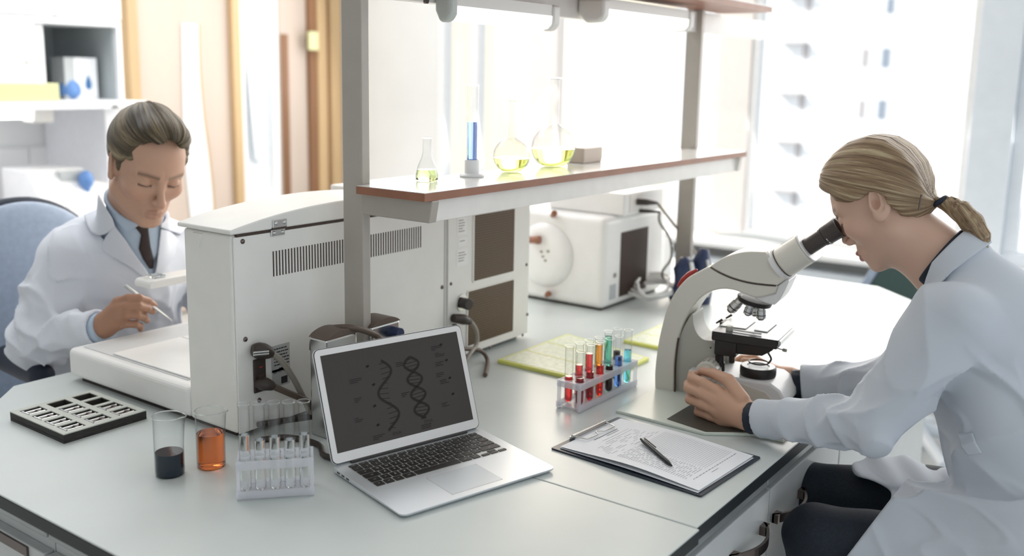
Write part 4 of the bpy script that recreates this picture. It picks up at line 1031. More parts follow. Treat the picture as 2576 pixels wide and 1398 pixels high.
for nm_, dx_, dy_ in (('left', 0, 0), ('up', 1, 1), ('down', 1, 0), ('right', 2, 0)):
    wk = pitch - 0.0026; hh = 0.0068
    b = MB(); b.prism(rrect(-wk / 2, wk / 2, -hh / 2, hh / 2, 0.0014, 3), 0, 0.0011, 'z'); o = b.build('key', 'key_black', t)
    o.matrix_basis = MD @ Matrix.Translation((KW / 2 - pitch * 2.5 + dx_ * pitch, yk + 0.018 - 0.0155 + 0.0034 + dy_ * 0.0082, 0.0002))
# key legends as one lettering mesh
verts_l, faces_l = [], []
for nm_, cx_, cy_, wk, hh in letters:
    if nm_ == 'sp': continue
    c_ = bpy.data.curves.new('t', 'FONT'); c_.body = nm_; c_.size = 0.0062 if len(nm_) == 1 else 0.0032; c_.align_x = 'CENTER'; c_.align_y = 'CENTER'
    o = bpy.data.objects.new('t', c_); me = bpy.data.meshes.new_from_object(o); bpy.data.objects.remove(o)
    o0 = len(verts_l); verts_l += [tuple(MD @ Vector((v.co.x + cx_, v.co.y + cy_, 0.0016))) for v in me.vertices]
    faces_l += [tuple(i + o0 for i in p.vertices) for p in me.polygons]
b = MB(); b.v = verts_l; b.f = faces_l; b.m = [0] * len(faces_l); b.build('key_lettering', 'key_letter', t)
b = MB(); b.M = MD; b.prism(rrect(-0.052, 0.052, -0.098, -0.022, 0.003), 0.0, 0.0002, 'z'); b.build('trackpad', 'trackpad', t)
b = MB(); b.M = MD; b.box(-0.0525, 0.0525, -0.0985, -0.0215, -0.0001, 0.0001); b.build('trackpad_groove', 'cable_grey', t)
b = MB(); b.box(-0.125, 0.125, LD / 2 - 0.011, LD / 2 - 0.004, zt(LD / 2) + 0.0, zt(LD / 2) + 0.0035); b.build('hinge', 'laptop_edge', t, bevel=0.001)
b = MB()
for k_ in range(3): b.box(-LW / 2 - 0.0004, -LW / 2 + 0.001, 0.085 - k_ * 0.016, 0.094 - k_ * 0.016, 0.0062, 0.0090)
b.build('port', 'laptop_edge', t)
LH = 0.203; LA = math.radians(20)
ML = Matrix.Translation((0, LD / 2 - 0.004, zt(LD / 2) + 0.0015)) @ Matrix.Rotation(-LA, 4, 'X')   # lid plane: local X across, local Z up the lid
b = MB(); b.M = ML; b.prism(rrect(-LW / 2, LW / 2, 0.0, LH, 0.011), 0.0005, 0.0048, 'y'); lid = b.build('lid', 'laptop_alu', t, bevel=0.0008)
b = MB(); b.M = ML; b.prism(rrect(-LW / 2 + 0.0004, LW / 2 - 0.0004, 0.0004, LH - 0.0004, 0.0108), -0.0006, 0.0004, 'y'); b.build('lid_gasket', 'laptop_edge', lid, world=False)
b = MB(); b.M = ML; b.prism(rrect(-LW / 2 + 0.0016, LW / 2 - 0.0016, 0.0016, LH - 0.0016, 0.010), -0.0012, -0.0007, 'y'); b.build('bezel', 'laptop_rim', lid)
b = MB(); b.M = ML; b.box(-LW / 2 + 0.0125, LW / 2 - 0.0125, -0.0016, -0.0012, 0.0185, LH - 0.0125); scr = b.build('screen', 'screen', lid)
# helices on the screen, drawn as flat ribbons of the picture
SW, SH = LW - 0.025, LH - 0.031
def S_(u, v): return (-SW / 2 + u * SW, -0.0018, 0.0185 + (1 - v) * SH)
def ribbon(b, pts, wd):
    for i in range(len(pts) - 1):
        p, q = Vector(pts[i]), Vector(pts[i + 1]); d = (q - p).normalized(); s_ = Vector((-d.z, 0, d.x)) * wd / 2
        b.add([p - s_, p + s_, q + s_, q - s_], [(0, 3, 2, 1)])
def helix(b1, b2, cx_, y0, y1, amp, turns, double, wd):
    n_ = 70
    for ph in ((0, math.pi) if double else (0,)):
        pts = [S_(cx_(v) + amp * math.sin(ph + turns * 2 * math.pi * v), y0 + (y1 - y0) * v) for v in [i / n_ for i in range(n_ + 1)]]
        b1 = MB(); b1.M = ML; ribbon(b1, pts, wd); b1.build('screen_helix', 'screen_ink', lid)
    m_ = int(turns * 9)
    for i in range(m_):
        v = (i + 0.5) / m_; s1 = math.sin(turns * 2 * math.pi * v)
        x0 = cx_(v) + amp * s1; x1 = cx_(v) + (-amp * s1 if double else amp * s1 * 0.1 - (0.02 if s1 > 0 else -0.02))
        p, q = Vector(S_(x0, y0 + (y1 - y0) * v)), Vector(S_(x1, y0 + (y1 - y0) * v + 0.012))
        b3 = MB(); b3.M = ML; ribbon(b3, [p, q], 0.0011); b3.build('helix_rung', 'screen_ink_soft', lid)
b1, b2 = MB(), MB(); b1.M = ML; b2.M = ML
helix(b1, b2, lambda v: 0.62 + 0.02 * (v - 0.5), 0.18, 0.86, 0.055, 2.05, True, 0.005)
helix(b1, b2, lambda v: 0.40 + 0.0 * v, 0.16, 0.90, 0.060, 1.6, False, 0.005)
rr_ = random.Random(2)
for u, v, k_ in ((0.30, 0.2, 2), (0.32, 0.4, 2), (0.3, 0.62, 2), (0.3, 0.82, 2), (0.86, 0.12, 2), (0.88, 0.3, 2), (0.88, 0.5, 2), (0.88, 0.68, 2)):
    c_ = Vector(S_(u, v)); b2 = MB(); b2.M = ML
    ribbon(b2, [c_ + Vector((-0.003, 0, 0)), c_ + Vector((0.003, 0, 0.002))], 0.004); b2.build('screen_mark', 'screen_ink_soft', lid)
for u, v in ((0.78, 0.12), (0.8, 0.2), (0.79, 0.3), (0.78, 0.42), (0.8, 0.5), (0.16, 0.3), (0.17, 0.5), (0.15, 0.7), (0.5, 0.22), (0.5, 0.55), (0.78, 0.75), (0.25, 0.92), (0.6, 0.93)):
    b2 = MB(); b2.M = ML
    for k_ in range(3):
        c_ = Vector(S_(u, v + 0.018 * k_)); ribbon(b2, [c_, c_ + Vector((rr_.uniform(0.008, 0.025), 0, 0))], 0.0012)
    b2.build('screen_note', 'screen_ink_soft', lid)
for tx, u, v in (('RNA', 0.42, 0.945), ('DNA', 0.66, 0.90)):
    text_mesh('screen_text', tx, 0.009, ML @ Matrix.Translation(S_(u, v)) @ Matrix.Rotation(math.pi / 2, 4, 'X'), 'screen_ink', lid, world=False)

# ------------------------------------------------------------------ clipboard, papers, pen
cA, cB, cC, cD = sp((1385, 1130)), sp((1555, 1052)), sp((1913, 1153)), sp((1763, 1252))
O_ = (cA + cB + cC + cD) / 4
exv = ((cD - cA) + (cC - cB)).normalized(); rz_ = math.atan2(exv.y, exv.x)
LL, WW_ = 0.314, 0.226
t = thing('clipboard', 'black clipboard with a steel clip lying at the worktop edge', 'clipboard', (O_.x, O_.y, T0), rz_)
MB().prism(rrect(-LL / 2, LL / 2, -WW_ / 2, WW_ / 2, 0.004), 0.0005, 0.0035, 'z').build('board', 'clip_black', t, bevel=0.0006)
b = MB(); b.tube([(-LL / 2 + 0.008, -0.055, 0.010), (-LL / 2 + 0.008, 0.055, 0.010)], 0.0042, 10, smooth=0); b.box(-LL / 2 + 0.001, -LL / 2 + 0.014, -0.055, 0.055, 0.0035, 0.009)
b.build('clip', 'steel', t, smooth=40)
pts = [(-LL / 2 + 0.012, -0.052, 0.011), (-LL / 2 + 0.034, -0.047, 0.0105), (-LL / 2 + 0.036, -0.040, 0.0105), (-LL / 2 + 0.036, -0.012, 0.0105), (-LL / 2 + 0.026, -0.004, 0.0105), (-LL / 2 + 0.026, 0.004, 0.0105), (-LL / 2 + 0.036, 0.012, 0.0105), (-LL / 2 + 0.036, 0.040, 0.0105), (-LL / 2 + 0.034, 0.047, 0.0105), (-LL / 2 + 0.012, 0.052, 0.011)]
MB().tube(pts, 0.0014, 8, smooth=2).build('clip_wire', 'steel', t, smooth=60)
PLn, PWd = 0.290, 0.205; px0 = -LL / 2 + 0.014
def sheet(label, dz, dx, dy, curl, rot, printed):
    tt = thing('paper_sheet', label, 'paper', (O_.x, O_.y, T0), rz_ + rot, group='papers on the clipboard')
    nx2, ny2 = 24, 12; vs = []; fs = []
    for i in range(nx2 + 1):
        for j in range(ny2 + 1):
            u, v = i / nx2, j / ny2
            z = dz + curl * (0.004 * math.sin(math.pi * u) + 0.0055 * math.exp(-((u - 0.55) / 0.3) ** 2) * (1 - v) ** 2 + 0.003 * math.exp(-((u - 0.45) / 0.25) ** 2) * v ** 3)
            vs.append((px0 + dx + PLn * u, -PWd / 2 + dy + PWd * v, z))
    for i in range(nx2):
        for j in range(ny2):
            a_ = i * (ny2 + 1) + j; fs.append((a_, a_ + ny2 + 1, a_ + ny2 + 2, a_ + 1))
    m_ = len(vs); vs2 = vs + [(x, y, z - 0.0003) for x, y, z in vs]; fs2 = fs + [tuple(k_ + m_ for k_ in f[::-1]) for f in fs]
    MB().add(vs2, fs2).build('sheet', 'paper', tt, smooth=60)
    if printed:
        b = MB()
        def zz(x, y):
            u = (x - px0 - dx) / PLn; v = (y - dy + PWd / 2) / PWd
            return dz + curl * (0.004 * math.sin(math.pi * u) + 0.0055 * math.exp(-((u - 0.55) / 0.3) ** 2) * (1 - v) ** 2 + 0.003 * math.exp(-((u - 0.45) / 0.25) ** 2) * v ** 3) + 0.00025
        def line(x, y0, y1, w_):     # text line: runs across the page (local y), stacked along x
            n_ = max(1, int(abs(y1 - y0) / 0.02))
            for k_ in range(n_):
                a_ = y0 + (y1 - y0) * k_ / n_; c_ = y0 + (y1 - y0) * (k_ + 1) / n_
                b.add([(x - w_ / 2, a_, zz(x - w_ / 2, a_)), (x + w_ / 2, a_, zz(x + w_ / 2, a_)), (x + w_ / 2, c_, zz(x + w_ / 2, c_)), (x - w_ / 2, c_, zz(x - w_ / 2, c_))], [(0, 1, 2, 3)])
        rr_ = random.Random(9); L0, R0 = -PWd / 2 + 0.022, PWd / 2 - 0.022
        line(px0 + 0.030, -0.035, 0.045, 0.0022); line(px0 + 0.036, 0.0, 0.04, 0.0014)
        for x in (0.046, 0.054): line(px0 + x, L0 + 0.05, R0 - 0.02, 0.0005)
        for k_ in range(9):
            x = px0 + 0.060 + k_ * 0.0052
            yy = L0 + rr_.uniform(0, 0.03)
            while yy < R0 - 0.01:
                e_ = yy + rr_.uniform(0.008, 0.03); line(x, yy, min(e_, R0), 0.0006); yy = e_ + rr_.uniform(0.006, 0.045)
        for k_ in range(30):
            x = px0 + 0.112 + k_ * 0.0048; yy = L0
            while yy < L0 + 0.062:
                e_ = yy + rr_.uniform(0.006, 0.02); line(x, yy, min(e_, L0 + 0.062), 0.0007); yy = e_ + rr_.uniform(0.002, 0.010)
            line(x + 0.0016, L0 + 0.066, R0 + 0.008, 0.0004)
        yy = L0 + 0.01
        while yy < R0:
            e_ = yy + rr_.uniform(0.004, 0.010); line(px0 + 0.262, yy, e_, 0.0011); yy = e_ + 0.003
        line(px0 + 0.270, L0 + 0.06, L0 + 0.085, 0.0008)
        b.build('printed_lines', 'ink_soft', tt)
    return tt
sheet('white sheet under the printed form on the clipboard, slightly shifted', 0.0042, 0.002, -0.003, 0.25, math.radians(-0.6), False)
sheet('white printed form on top of the clipboard under the black pen', 0.0062, 0.0, 0.0, 0.75, 0, True)
pz_ = T0 + 0.0165
p0, p1 = at_z((1612, 1104), pz_), at_z((1691, 1172), pz_ - 0.003)
t = thing('ballpoint_pen', 'black ballpoint pen lying across the printed form', 'pen', (p0.x, p0.y, T0 + 0.01))
d = (p1 - p0); L_ = d.length; dn = d.normalized()
MB().tube([p0 + dn * 0.008, p0 + dn * 0.012, p0 + dn * L_ * 0.5, p0 + dn * L_ * 0.86, p0 + dn * L_ * 0.985, p1], [0.0036, 0.0040, 0.0044, 0.0042, 0.0014, 0.0007], 16, smooth=0).build('barrel', 'pen_black', t, smooth=50, world=True)
MB().tube([p0, p0 + dn * 0.008], 0.0022, 12, smooth=0).build('push_button', 'pen_black', t, smooth=50, world=True)
up_ = Vector((0, 0, 1)); sd_ = dn.cross(up_).normalized()
b = MB(); c0 = p0 + dn * 0.010 + up_ * 0.005 + sd_ * -0.003; b.tube([c0, c0 + dn * 0.045 + up_ * 0.001], [0.0015, 0.0012], 8, smooth=0); b.build('pocket_clip', 'eyepiece_black', t, smooth=50, world=True)
# ================================================================== MICROSCOPE
MO = Vector((-0.74, 1.935, TOP)); MA = math.radians(7)
MU = Vector((math.cos(MA), math.sin(MA), 0)); MV = Vector((math.sin(MA), -math.cos(MA), 0))     # u towards the user, v towards the camera side
FM = Matrix(((MU.x, -MV.x, 0, MO.x), (MU.y, -MV.y, 0, MO.y), (0, 0, 1, MO.z), (0, 0, 0, 1)))    # local x=u, y=-v, z
def mp(p, v=0.045):
    q = at_plane(p, MO + MV * v, MV); d = q - MO; return (d.dot(MU), d.z)
# drawing board the microscope stands on
t = thing('base_board', 'pale green board with a brown inset pad under the microscope', 'board', (-0.76, 1.85, TOP))
bz = TOP + 0.006
def bp_(p): q = at_z(p, bz); return (q.x, q.y)
o1 = [bp_((1549, 1031)), bp_((1770, 1088)), bp_((1895, 1090)), (-0.600, 1.74), (-0.600, 2.10), (-0.955, 2.10)]
MB().prism(o1, TOP, bz, 'z').build('board', 'mat_green', t, bevel=0.0015, world=True)
o2 = [bp_((1678, 1054)), bp_((1775, 1086)), bp_((1890, 1087)), (-0.615, 1.75), (-0.615, 1.86), bp_((1742, 1016))]
MB().prism(o2, bz, bz + 0.0012, 'z').build('inset_pad', 'pad_brown', t, world=True)
MZ = bz + 0.0012
t = thing('microscope', 'beige laboratory microscope with black eyepieces that the woman looks through', 'microscope', tuple(MO))
t.rotation_euler = (0, 0, MA)
def cr(pts, k=5):
    out_ = []
    for i in range(len(pts) - 1):
        p0, p1, p2, p3 = pts[max(i - 1, 0)], pts[i], pts[i + 1], pts[min(i + 2, len(pts) - 1)]
        for j in range(k):
            t_ = j / k
            out_.append(tuple(0.5 * (2 * p1[a] + (p2[a] - p0[a]) * t_ + (2 * p0[a] - 5 * p1[a] + 4 * p2[a] - p3[a]) * t_ * t_ + (3 * p1[a] - p0[a] - 3 * p2[a] + p3[a]) * t_ ** 3) for a in (0, 1)))
    return out_ + [pts[-1]]
def mprism(pts, v0, v1, name, m, bevel=0.004, seg=3, smooth=0, mats=None):
    """outline in (u, z) extruded across v"""
    return MB().prism([(u, z) for u, z in pts], -v1, -v0, 'y').build(name, m, t, bevel=bevel, seg=seg, smooth=smooth)
outer = [(1648, 994), (1647, 940), (1653, 880), (1663, 828), (1678, 775), (1698, 735), (1726, 702), (1757, 683), (1786, 671)]
seam = [(1812, 686), (1845, 700), (1892, 712), (1955, 719)]
under = [(1950, 738), (1905, 749), (1873, 740), (1850, 731), (1822, 727), (1795, 731), (1770, 743), (1748, 765), (1728, 795), (1712, 830), (1702, 870), (1697, 915), (1696, 960), (1695, 1012)]
mprism([mp(p) for p in cr(outer + seam) + cr(under)], -0.045, 0.045, 'arm', 'scope_beige', 0.0035, 3, smooth=35)
g = [mp(p, 0.046) for p in ((1697, 1005), (1698, 960), (1699, 915), (1704, 870), (1707, 850))]
MB().tube([(u, -0.0455, z) for u, z in g], 0.0022, 6).build('seam_gasket', 'slot_dark', t, smooth=60)
g = [mp(p, 0.0452) for p in ((1787, 672), (1812, 687), (1845, 701), (1892, 713), (1952, 719))]
MB().tube([(u, -0.0452, z) for u, z in g], 0.0013, 6).build('seam_gasket', 'slot_dark', t, smooth=60)
col = [(1699, 1003), (1701, 930), (1706, 870), (1716, 832), (1733, 800), (1742, 790), (1744, 812), (1752, 836), (1768, 853), (1790, 857), (1800, 868), (1802, 940), (1790, 1000)]
mprism([mp(p, 0.036) for p in cr(col[:10]) + col[10:]], -0.036, 0.036, 'column', 'scope_panel', 0.003, smooth=35)
MB().box(-0.135, -0.10, -0.05, 0.05, MZ - TOP, MZ - TOP + 0.006).build('rubber_foot', 'scope_black', t, bevel=0.002)
# white inner side of the arm opening, far side
g = [mp(p, -0.03) for p in ((1745, 765), (1770, 745), (1800, 738), (1800, 745), (1775, 760), (1757, 790), (1760, 820), (1775, 850), (1790, 860), (1770, 858), (1748, 830), (1741, 795))]
# red accent on the arm's back
g = [mp(p, 0.030) for p in ((1716, 714), (1734, 697), (1752, 683))]
a1_ = [mp(p, 0.0) for p in ((1704, 738), (1722, 712), (1742, 694), (1764, 679))]
b = MB(); 
MB().tube([(u - 0.004, -0.018, z + 0.002) for u, z in [mp(p, 0.02) for p in ((1708, 724), (1722, 708), (1740, 692), (1758, 681))]], [0.002, 0.0065, 0.0065, 0.002], 10).build('red_badge', 'red_plastic', t, smooth=60)
# head housing
head = [(1786, 670), (1812, 652), (1842, 640), (1880, 633), (1925, 634), (1948, 664), (1977, 702), (1955, 718), (1892, 711), (1845, 699), (1812, 685)]
mprism([mp(p) for p in cr(head[:5]) + head[5:7] + cr(head[7:])], -0.045, 0.045, 'head_housing', 'scope_beige', 0.007, 4, smooth=35)
nose = [(1956, 719), (1978, 702), (1985, 706), (1972, 735), (1963, 752), (1948, 768), (1925, 762), (1895, 750), (1905, 747), (1950, 738)]
mprism([mp(p, 0.038) for p in nose], -0.038, 0.038, 'head_front', 'scope_light', 0.006, 3)
# tilted collar and binocular body, along the eyepiece axis
cA_ = Vector((mp((1935, 668), 0.0)[0], 0, mp((1935, 668), 0.0)[1])); 
e0 = mp((1958, 668), 0.03); e1 = mp((2112, 570), 0.03)
ax = Vector((e1[0] - e0[0], 0, e1[1] - e0[1])).normalized(); pn = Vector((-ax.z, 0, ax.x))
def stad(r, hw, n=10):
    pts = []
    for s_, a0_ in ((1, -90), (-1, 90)):
        for i in range(n + 1):
            a_ = math.radians(a0_ + 180 * i / n); pts.append((s_ * hw + r * math.cos(a_), r * math.sin(a_)))
    return pts
def along(o, d0, d1, pts, name, m, bevel=0.003, pts2=None):
    """cross section (v, n) swept along the eyepiece axis"""
    o = Vector(o); b = MB(); n = len(pts); pts2 = pts2 or pts
    vs = [tuple(o + ax * d0 + Vector((0, -v, 0)) + pn * q) for v, q in pts] + [tuple(o + ax * d1 + Vector((0, -v, 0)) + pn * q) for v, q in pts2]
    fs = [(i, i + n, (i + 1) % n + n, (i + 1) % n) for i in range(n)] + [tuple(range(n)), tuple(reversed(range(n, 2 * n)))]
    b.add(vs, fs); return b.build(name, m, t, bevel=bevel, smooth=35)
o0 = (e0[0], 0.0, e0[1])
along(o0, -0.008, 0.006, stad(0.036, 0.018), 'collar', 'scope_light', 0.003)
along(o0, 0.0065, 0.0095, stad(0.0325, 0.020), 'collar_gap', 'slot_dark', 0.0)
along(o0, 0.010, 0.068, stad(0.0325, 0.030), 'binocular_body', 'scope_beige', 0.004)
along(o0, 0.068, 0.071, stad(0.0330, 0.030), 'binocular_cap', 'scope_light', 0.001)
b = MB(); q = Vector(o0) + ax * 0.03 + pn * 0.0315
along(Vector(o0) + pn * 0.030 + Vector((0, -0.012, 0)), 0.028, 0.060, [(-0.016, 0), (0.016, 0), (0.016, 0.0035), (-0.016, 0.0035)], 'label_plate', 'scope_light', 0.0006)
for s_, v in ((0, 0.031), (1, -0.031)):
    c_ = Vector((e0[0], -v, e0[1]))
    ey = MB(); ey.cyl(c_ + ax * 0.0715, c_ + ax * 0.108, 0.0175, n=32); ey = ey.build('eyepiece', 'eyepiece_black', t, smooth=40)
    MB().cyl(c_ + ax * 0.108, c_ + ax * 0.113, 0.0190, n=32).build('diopter_ring', 'eyepiece_black', ey, smooth=40, bevel=0.0006)
    b = MB(); p0_ = c_ + ax * 0.1132; dd = [0, 0.001, 0.014, 0.028, 0.034, 0.034, 0.0325, 0.020]; rr = [0.0188, 0.0205, 0.0208, 0.0215, 0.0225, 0.0205, 0.0185, 0.015]
    n = 32; vs = []; fs = []
    side = Vector((0, 1, 0))
    for d_, r_ in zip(dd, rr):
        for i in range(n):
            a_ = 2 * math.pi * i / n; vs.append(p0_ + ax * d_ + (side * math.cos(a_) + pn * math.sin(a_)) * r_)
    for k in range(len(dd) - 1):
        for i in range(n):
            j = (i + 1) % n; fs.append((k * n + i, k * n + j, (k + 1) * n + j, (k + 1) * n + i))
    fs.append(tuple(range((len(dd) - 1) * n, len(dd) * n)))
    b.add(vs, fs); b.build('eye_cup', 'eyepiece_black', ey, smooth=50)
    b = MB()
    for i in range(10):
        a_ = math.radians(-50 + 26 * i) if i < 2 else math.radians(-110 + 13 * (i - 2))
        c2 = p0_ + ax * 0.004 + (Vector((0, -1, 0)) * math.cos(a_) + pn * math.sin(a_)) * 0.0207
        b.cyl(c2 - ax * 0.0008, c2 + ax * 0.0008, 0.0009, n=8)
    b.build('dot_marks', 'scope_light', ey)
# revolving nosepiece and objectives
n0 = mp((1900, 748), 0.0); n1 = mp((1900, 764), 0.0)
na = Vector((-0.20, 0, -1)).normalized(); nc = Vector((n0[0], 0, n0[1] - 0.002))
MB().cyl(nc, nc + na * 0.010, 0.038, 0.036, n=40).build('nosepiece', 'scope_black', t, smooth=40, bevel=0.001)
MB().cyl(nc + na * 0.010, nc + na * 0.016, 0.028, 0.024, n=32).build('turret_ring', 'steel', t, smooth=40)
def objective(base, tip, r, v, name='objective'):
    a_ = mp(base, v); c_ = mp(tip, v); A_ = Vector((a_[0], -v, a_[1])); B_ = Vector((c_[0], -v, c_[1])); d_ = B_ - A_
    o = MB().cyl(A_ - d_ * 0.15, A_ + d_ * 0.30, r * 0.86, n=24).build(name, 'steel', t, smooth=40)
    MB().cyl(A_ + d_ * 0.30, A_ + d_ * 0.86, r, n=24).build('barrel', 'steel', o, smooth=40, bevel=0.0006)
    MB().cyl(A_ + d_ * 0.86, B_, r * 0.85, r * 0.5, n=24).build('lens_tip', 'dark_steel', o, smooth=40)
    MB().cyl(A_ + d_ * 0.62, A_ + d_ * 0.68, r * 1.01, n=24).build('colour_ring', 'scope_black', o, smooth=40)
objective((1866, 752), (1834, 783), 0.0115, 0.012)
objective((1888, 766), (1879, 793), 0.0095, 0.022)
objective((1902, 762), (1897, 795), 0.0080, -0.02)
objective((1915, 768), (1914, 805), 0.0105, 0.012)
# stage
SZt = 0.163
c1 = at_z((1789, 833), TOP + SZt) - MO; c2_ = at_z((1959, 856), TOP + SZt) - MO; c3_ = at_z((2016, 825), TOP + SZt) - MO
u0, u1 = c1.dot(MU), c2_.dot(MU); v1 = (c1.dot(MV) + c2_.dot(MV)) / 2; v0 = c3_.dot(MV)
if v1 - v0 < 0.13: v0 = v1 - 0.14
MB().box(u0, u1, -v1, -v0, SZt - 0.001, SZt).build('stage_plate', 'stage_top', t, bevel=0.0005)
MB().box(u0, u1 - 0.002, -v1, -v0, SZt - 0.020, SZt - 0.0012).build('stage', 'scope_black', t, bevel=0.003)
MB().box(u1 - 0.002, u1 + 0.004, -v1 + 0.002, -v0 - 0.002, SZt - 0.013, SZt - 0.001).build('stage_rim', 'steel', t, bevel=0.003, seg=3)
def su(p, z): d = at_z(p, TOP + z) - MO; return (d.dot(MU), -d.dot(MV))
sl = [su(p, SZt + 0.002) for p in ((1812, 818), (1876, 826), (1904, 804), (1840, 797))]
MB().prism(sl, SZt + 0.0005, SZt + 0.002, 'z').build('slide_holder', 'scope_light', t, bevel=0.0004)
sl = [su(p, SZt + 0.002) for p in ((1897, 829), (1930, 834), (1956, 812), (1925, 806))]
MB().prism(sl, SZt + 0.0005, SZt + 0.0022, 'z').build('slide', 'frosted', t, bevel=0.0004)
u_, v_ = su((1835, 826), SZt + 0.004)
MB().cyl((u_, v_, SZt), (u_, v_, SZt + 0.010), 0.0075, n=18).build('holder_knob', 'scope_panel', t, smooth=40, bevel=0.0005)
MB().tube([(u_, v_, SZt + 0.003), *[(*su(p, SZt + 0.003), SZt + 0.003) for p in ((1870, 833), (1916, 840))]], 0.0018, 8).build('slide_clip', 'steel', t, smooth=60)
for p in ((1810, 809), (1834, 797)):
    a_ = su(p, SZt + 0.004); MB().tube([(a_[0] - 0.006, a_[1] - 0.004, SZt + 0.001), (a_[0] + 0.004, a_[1] + 0.006, SZt + 0.008)], [0.002, 0.003], 8, smooth=0).build('clip_pin', 'scope_black', t, smooth=60)
MB().box(u0 - 0.012, u0 + 0.02, -v0 - 0.035, -v0 + 0.0, SZt - 0.018, SZt - 0.003).build('stage_bracket', 'scope_black', t, bevel=0.002)
# mechanics below the stage
vb = v1 - 0.012
def mb_(p, v=vb): return mp(p, v)
a_ = mb_((1797, 862)); c_ = mb_((1850, 900))
MB().box(a_[0], c_[0], -vb, -vb + 0.05, c_[1], SZt - 0.018).build('drive_housing', 'scope_black', t, bevel=0.003)
a_ = mb_((1850, 860)); c_ = mb_((1905, 893))
MB().prism([mb_(p) for p in ((1845, 858), (1952, 868), (1940, 884), (1915, 897), (1850, 892))], -vb + 0.004, -vb + 0.085, 'y').build('condenser_carrier', 'scope_black', t, bevel=0.003)
for p, q_, r1_ in (((1810, 895), (1810, 915), 0.0095), ((1811, 915), (1811, 932), 0.0105)):
    a_ = mb_(p, vb - 0.02); c_ = mb_(q_, vb - 0.02)
    MB().cyl((a_[0], -vb + 0.02, a_[1] + 0.004), (c_[0], -vb + 0.02, c_[1]), r1_, n=20).build('stage_knob', 'scope_black', t, smooth=40, bevel=0.001)
a_ = mb_((1841, 890), vb - 0.02); c_ = mb_((1841, 912), vb - 0.02)
MB().cyl((a_[0], -vb + 0.02, a_[1]), (c_[0], -vb + 0.02, c_[1]), 0.006, n=16).build('stage_knob', 'scope_black', t, smooth=40, bevel=0.001)
lc = at_z((1907, 932), TOP + 0.075) - MO; lu, lv_ = lc.dot(MU), -lc.dot(MV)
MB().cyl((lu + 0.006, lv_, 0.118), (lu + 0.006, lv_, 0.140), 0.016, 0.024, n=32).build('condenser', 'dark_steel', t, smooth=40, bevel=0.001)
MB().tube([(lu + 0.025, lv_, 0.132), (lu + 0.052, lv_ - 0.006, 0.130)], 0.0013, 8, smooth=0).build('iris_lever', 'steel', t, smooth=60)
MB().cyl((lu + 0.050, lv_ - 0.005, 0.130), (lu + 0.058, lv_ - 0.007, 0.130), 0.0035, n=12).build('lever_knob', 'scope_panel', t, smooth=40)
ring = [(lu + 0.020 * math.cos(a_), lv_ + 0.020 * math.sin(a_), 0.094) for a_ in [2 * math.pi * i / 28 for i in range(29)]]
MB().tube(ring, 0.0016, 8, smooth=0).build('filter_ring', 'scope_black', t, smooth=60)
MB().tube([(lu + 0.020, lv_, 0.094), (lu + 0.026, lv_, 0.105), (lu + 0.018, lv_, 0.118), (lu + 0.012, lv_, 0.124)], 0.0022, 8).build('filter_arm', 'scope_black', t, smooth=60)
# base with lamp
BT = 0.066
def rb(b_): pass
prof = [(-0.13, MZ - TOP + 0.006), (0.074, MZ - TOP + 0.006), (0.082, 0.020), (0.080, 0.036), (0.068, 0.054), (0.048, BT - 0.001), (0.03, BT), (-0.13, BT)]
MB().prism(prof, -0.062, 0.062, 'y').build('base', 'scope_light', t, bevel=0.010, seg=4, smooth=50)
MB().prism([(-0.10, 0.016), (0.050, 0.016), (0.058, 0.028), (0.040, 0.046), (-0.02, 0.058), (-0.10, 0.058)], -0.0635, -0.060, 'y').build('side_cover', 'scope_beige', t, bevel=0.002)
for u_ in (0.06, -0.02):
    for s_ in (-1, 1): MB().cyl((u_, s_ * 0.045, MZ - TOP), (u_, s_ * 0.045, MZ - TOP + 0.007), 0.009, n=16).build('rubber_foot', 'scope_black', t)
MB().lathe([(0.020, BT), (0.037, BT), (0.038, BT + 0.004), (0.038, BT + 0.017), (0.036, BT + 0.020), (0.023, BT + 0.020), (0.021, BT + 0.017), (0.020, BT)], 44, c=(lu, lv_, 0)).build('lamp_mount', 'scope_black', t, smooth=40)
MB().lathe([(0, BT + 0.019), (0.0225, BT + 0.019)], 40, c=(lu, lv_, 0)).build('lamp_glass', 'frosted', t)
MB().lathe([(0.0235, BT + 0.0206), (0.035, BT + 0.0206)], 40, c=(lu, lv_, 0)).build('lamp_ring', 'scope_light', t)
# focus knob
k_ = mp((1778, 938), 0.075)
kn = MB().cyl((k_[0], -0.036, k_[1]), (k_[0], -0.078, k_[1]), 0.026, 0.025, n=36).build('focus_knob', 'scope_beige', t, smooth=40, bevel=0.002)
b = MB()
for i in range(16):
    a_ = 2 * math.pi * i / 16; b.box(-0.0015, 0.0015, -0.070, -0.050, 0.0250, 0.0262) if False else None
    c_ = Vector((k_[0] + 0.0255 * math.cos(a_), 0, k_[1] + 0.0255 * math.sin(a_)))
    b.cyl((c_.x, -0.052, c_.z), (c_.x, -0.072, c_.z), 0.0016, n=6)
b.build('knob_grip', 'scope_panel', kn)
MB().cyl((k_[0], -0.078, k_[1]), (k_[0], -0.092, k_[1]), 0.017, 0.016, n=30).build('fine_focus_knob', 'scope_beige', t, smooth=40, bevel=0.0015)
MB().cyl((k_[0], 0.036, k_[1]), (k_[0], 0.085, k_[1]), 0.026, 0.017, n=36).build('focus_knob', 'scope_beige', t, smooth=40, bevel=0.002)
for p in ((1788, 874), (1787, 905)):
    s_ = mp(p, 0.036); MB().cyl((s_[0], -0.0355, s_[1]), (s_[0], -0.0372, s_[1]), 0.0018, n=10).build('screw', 'scope_black', t)

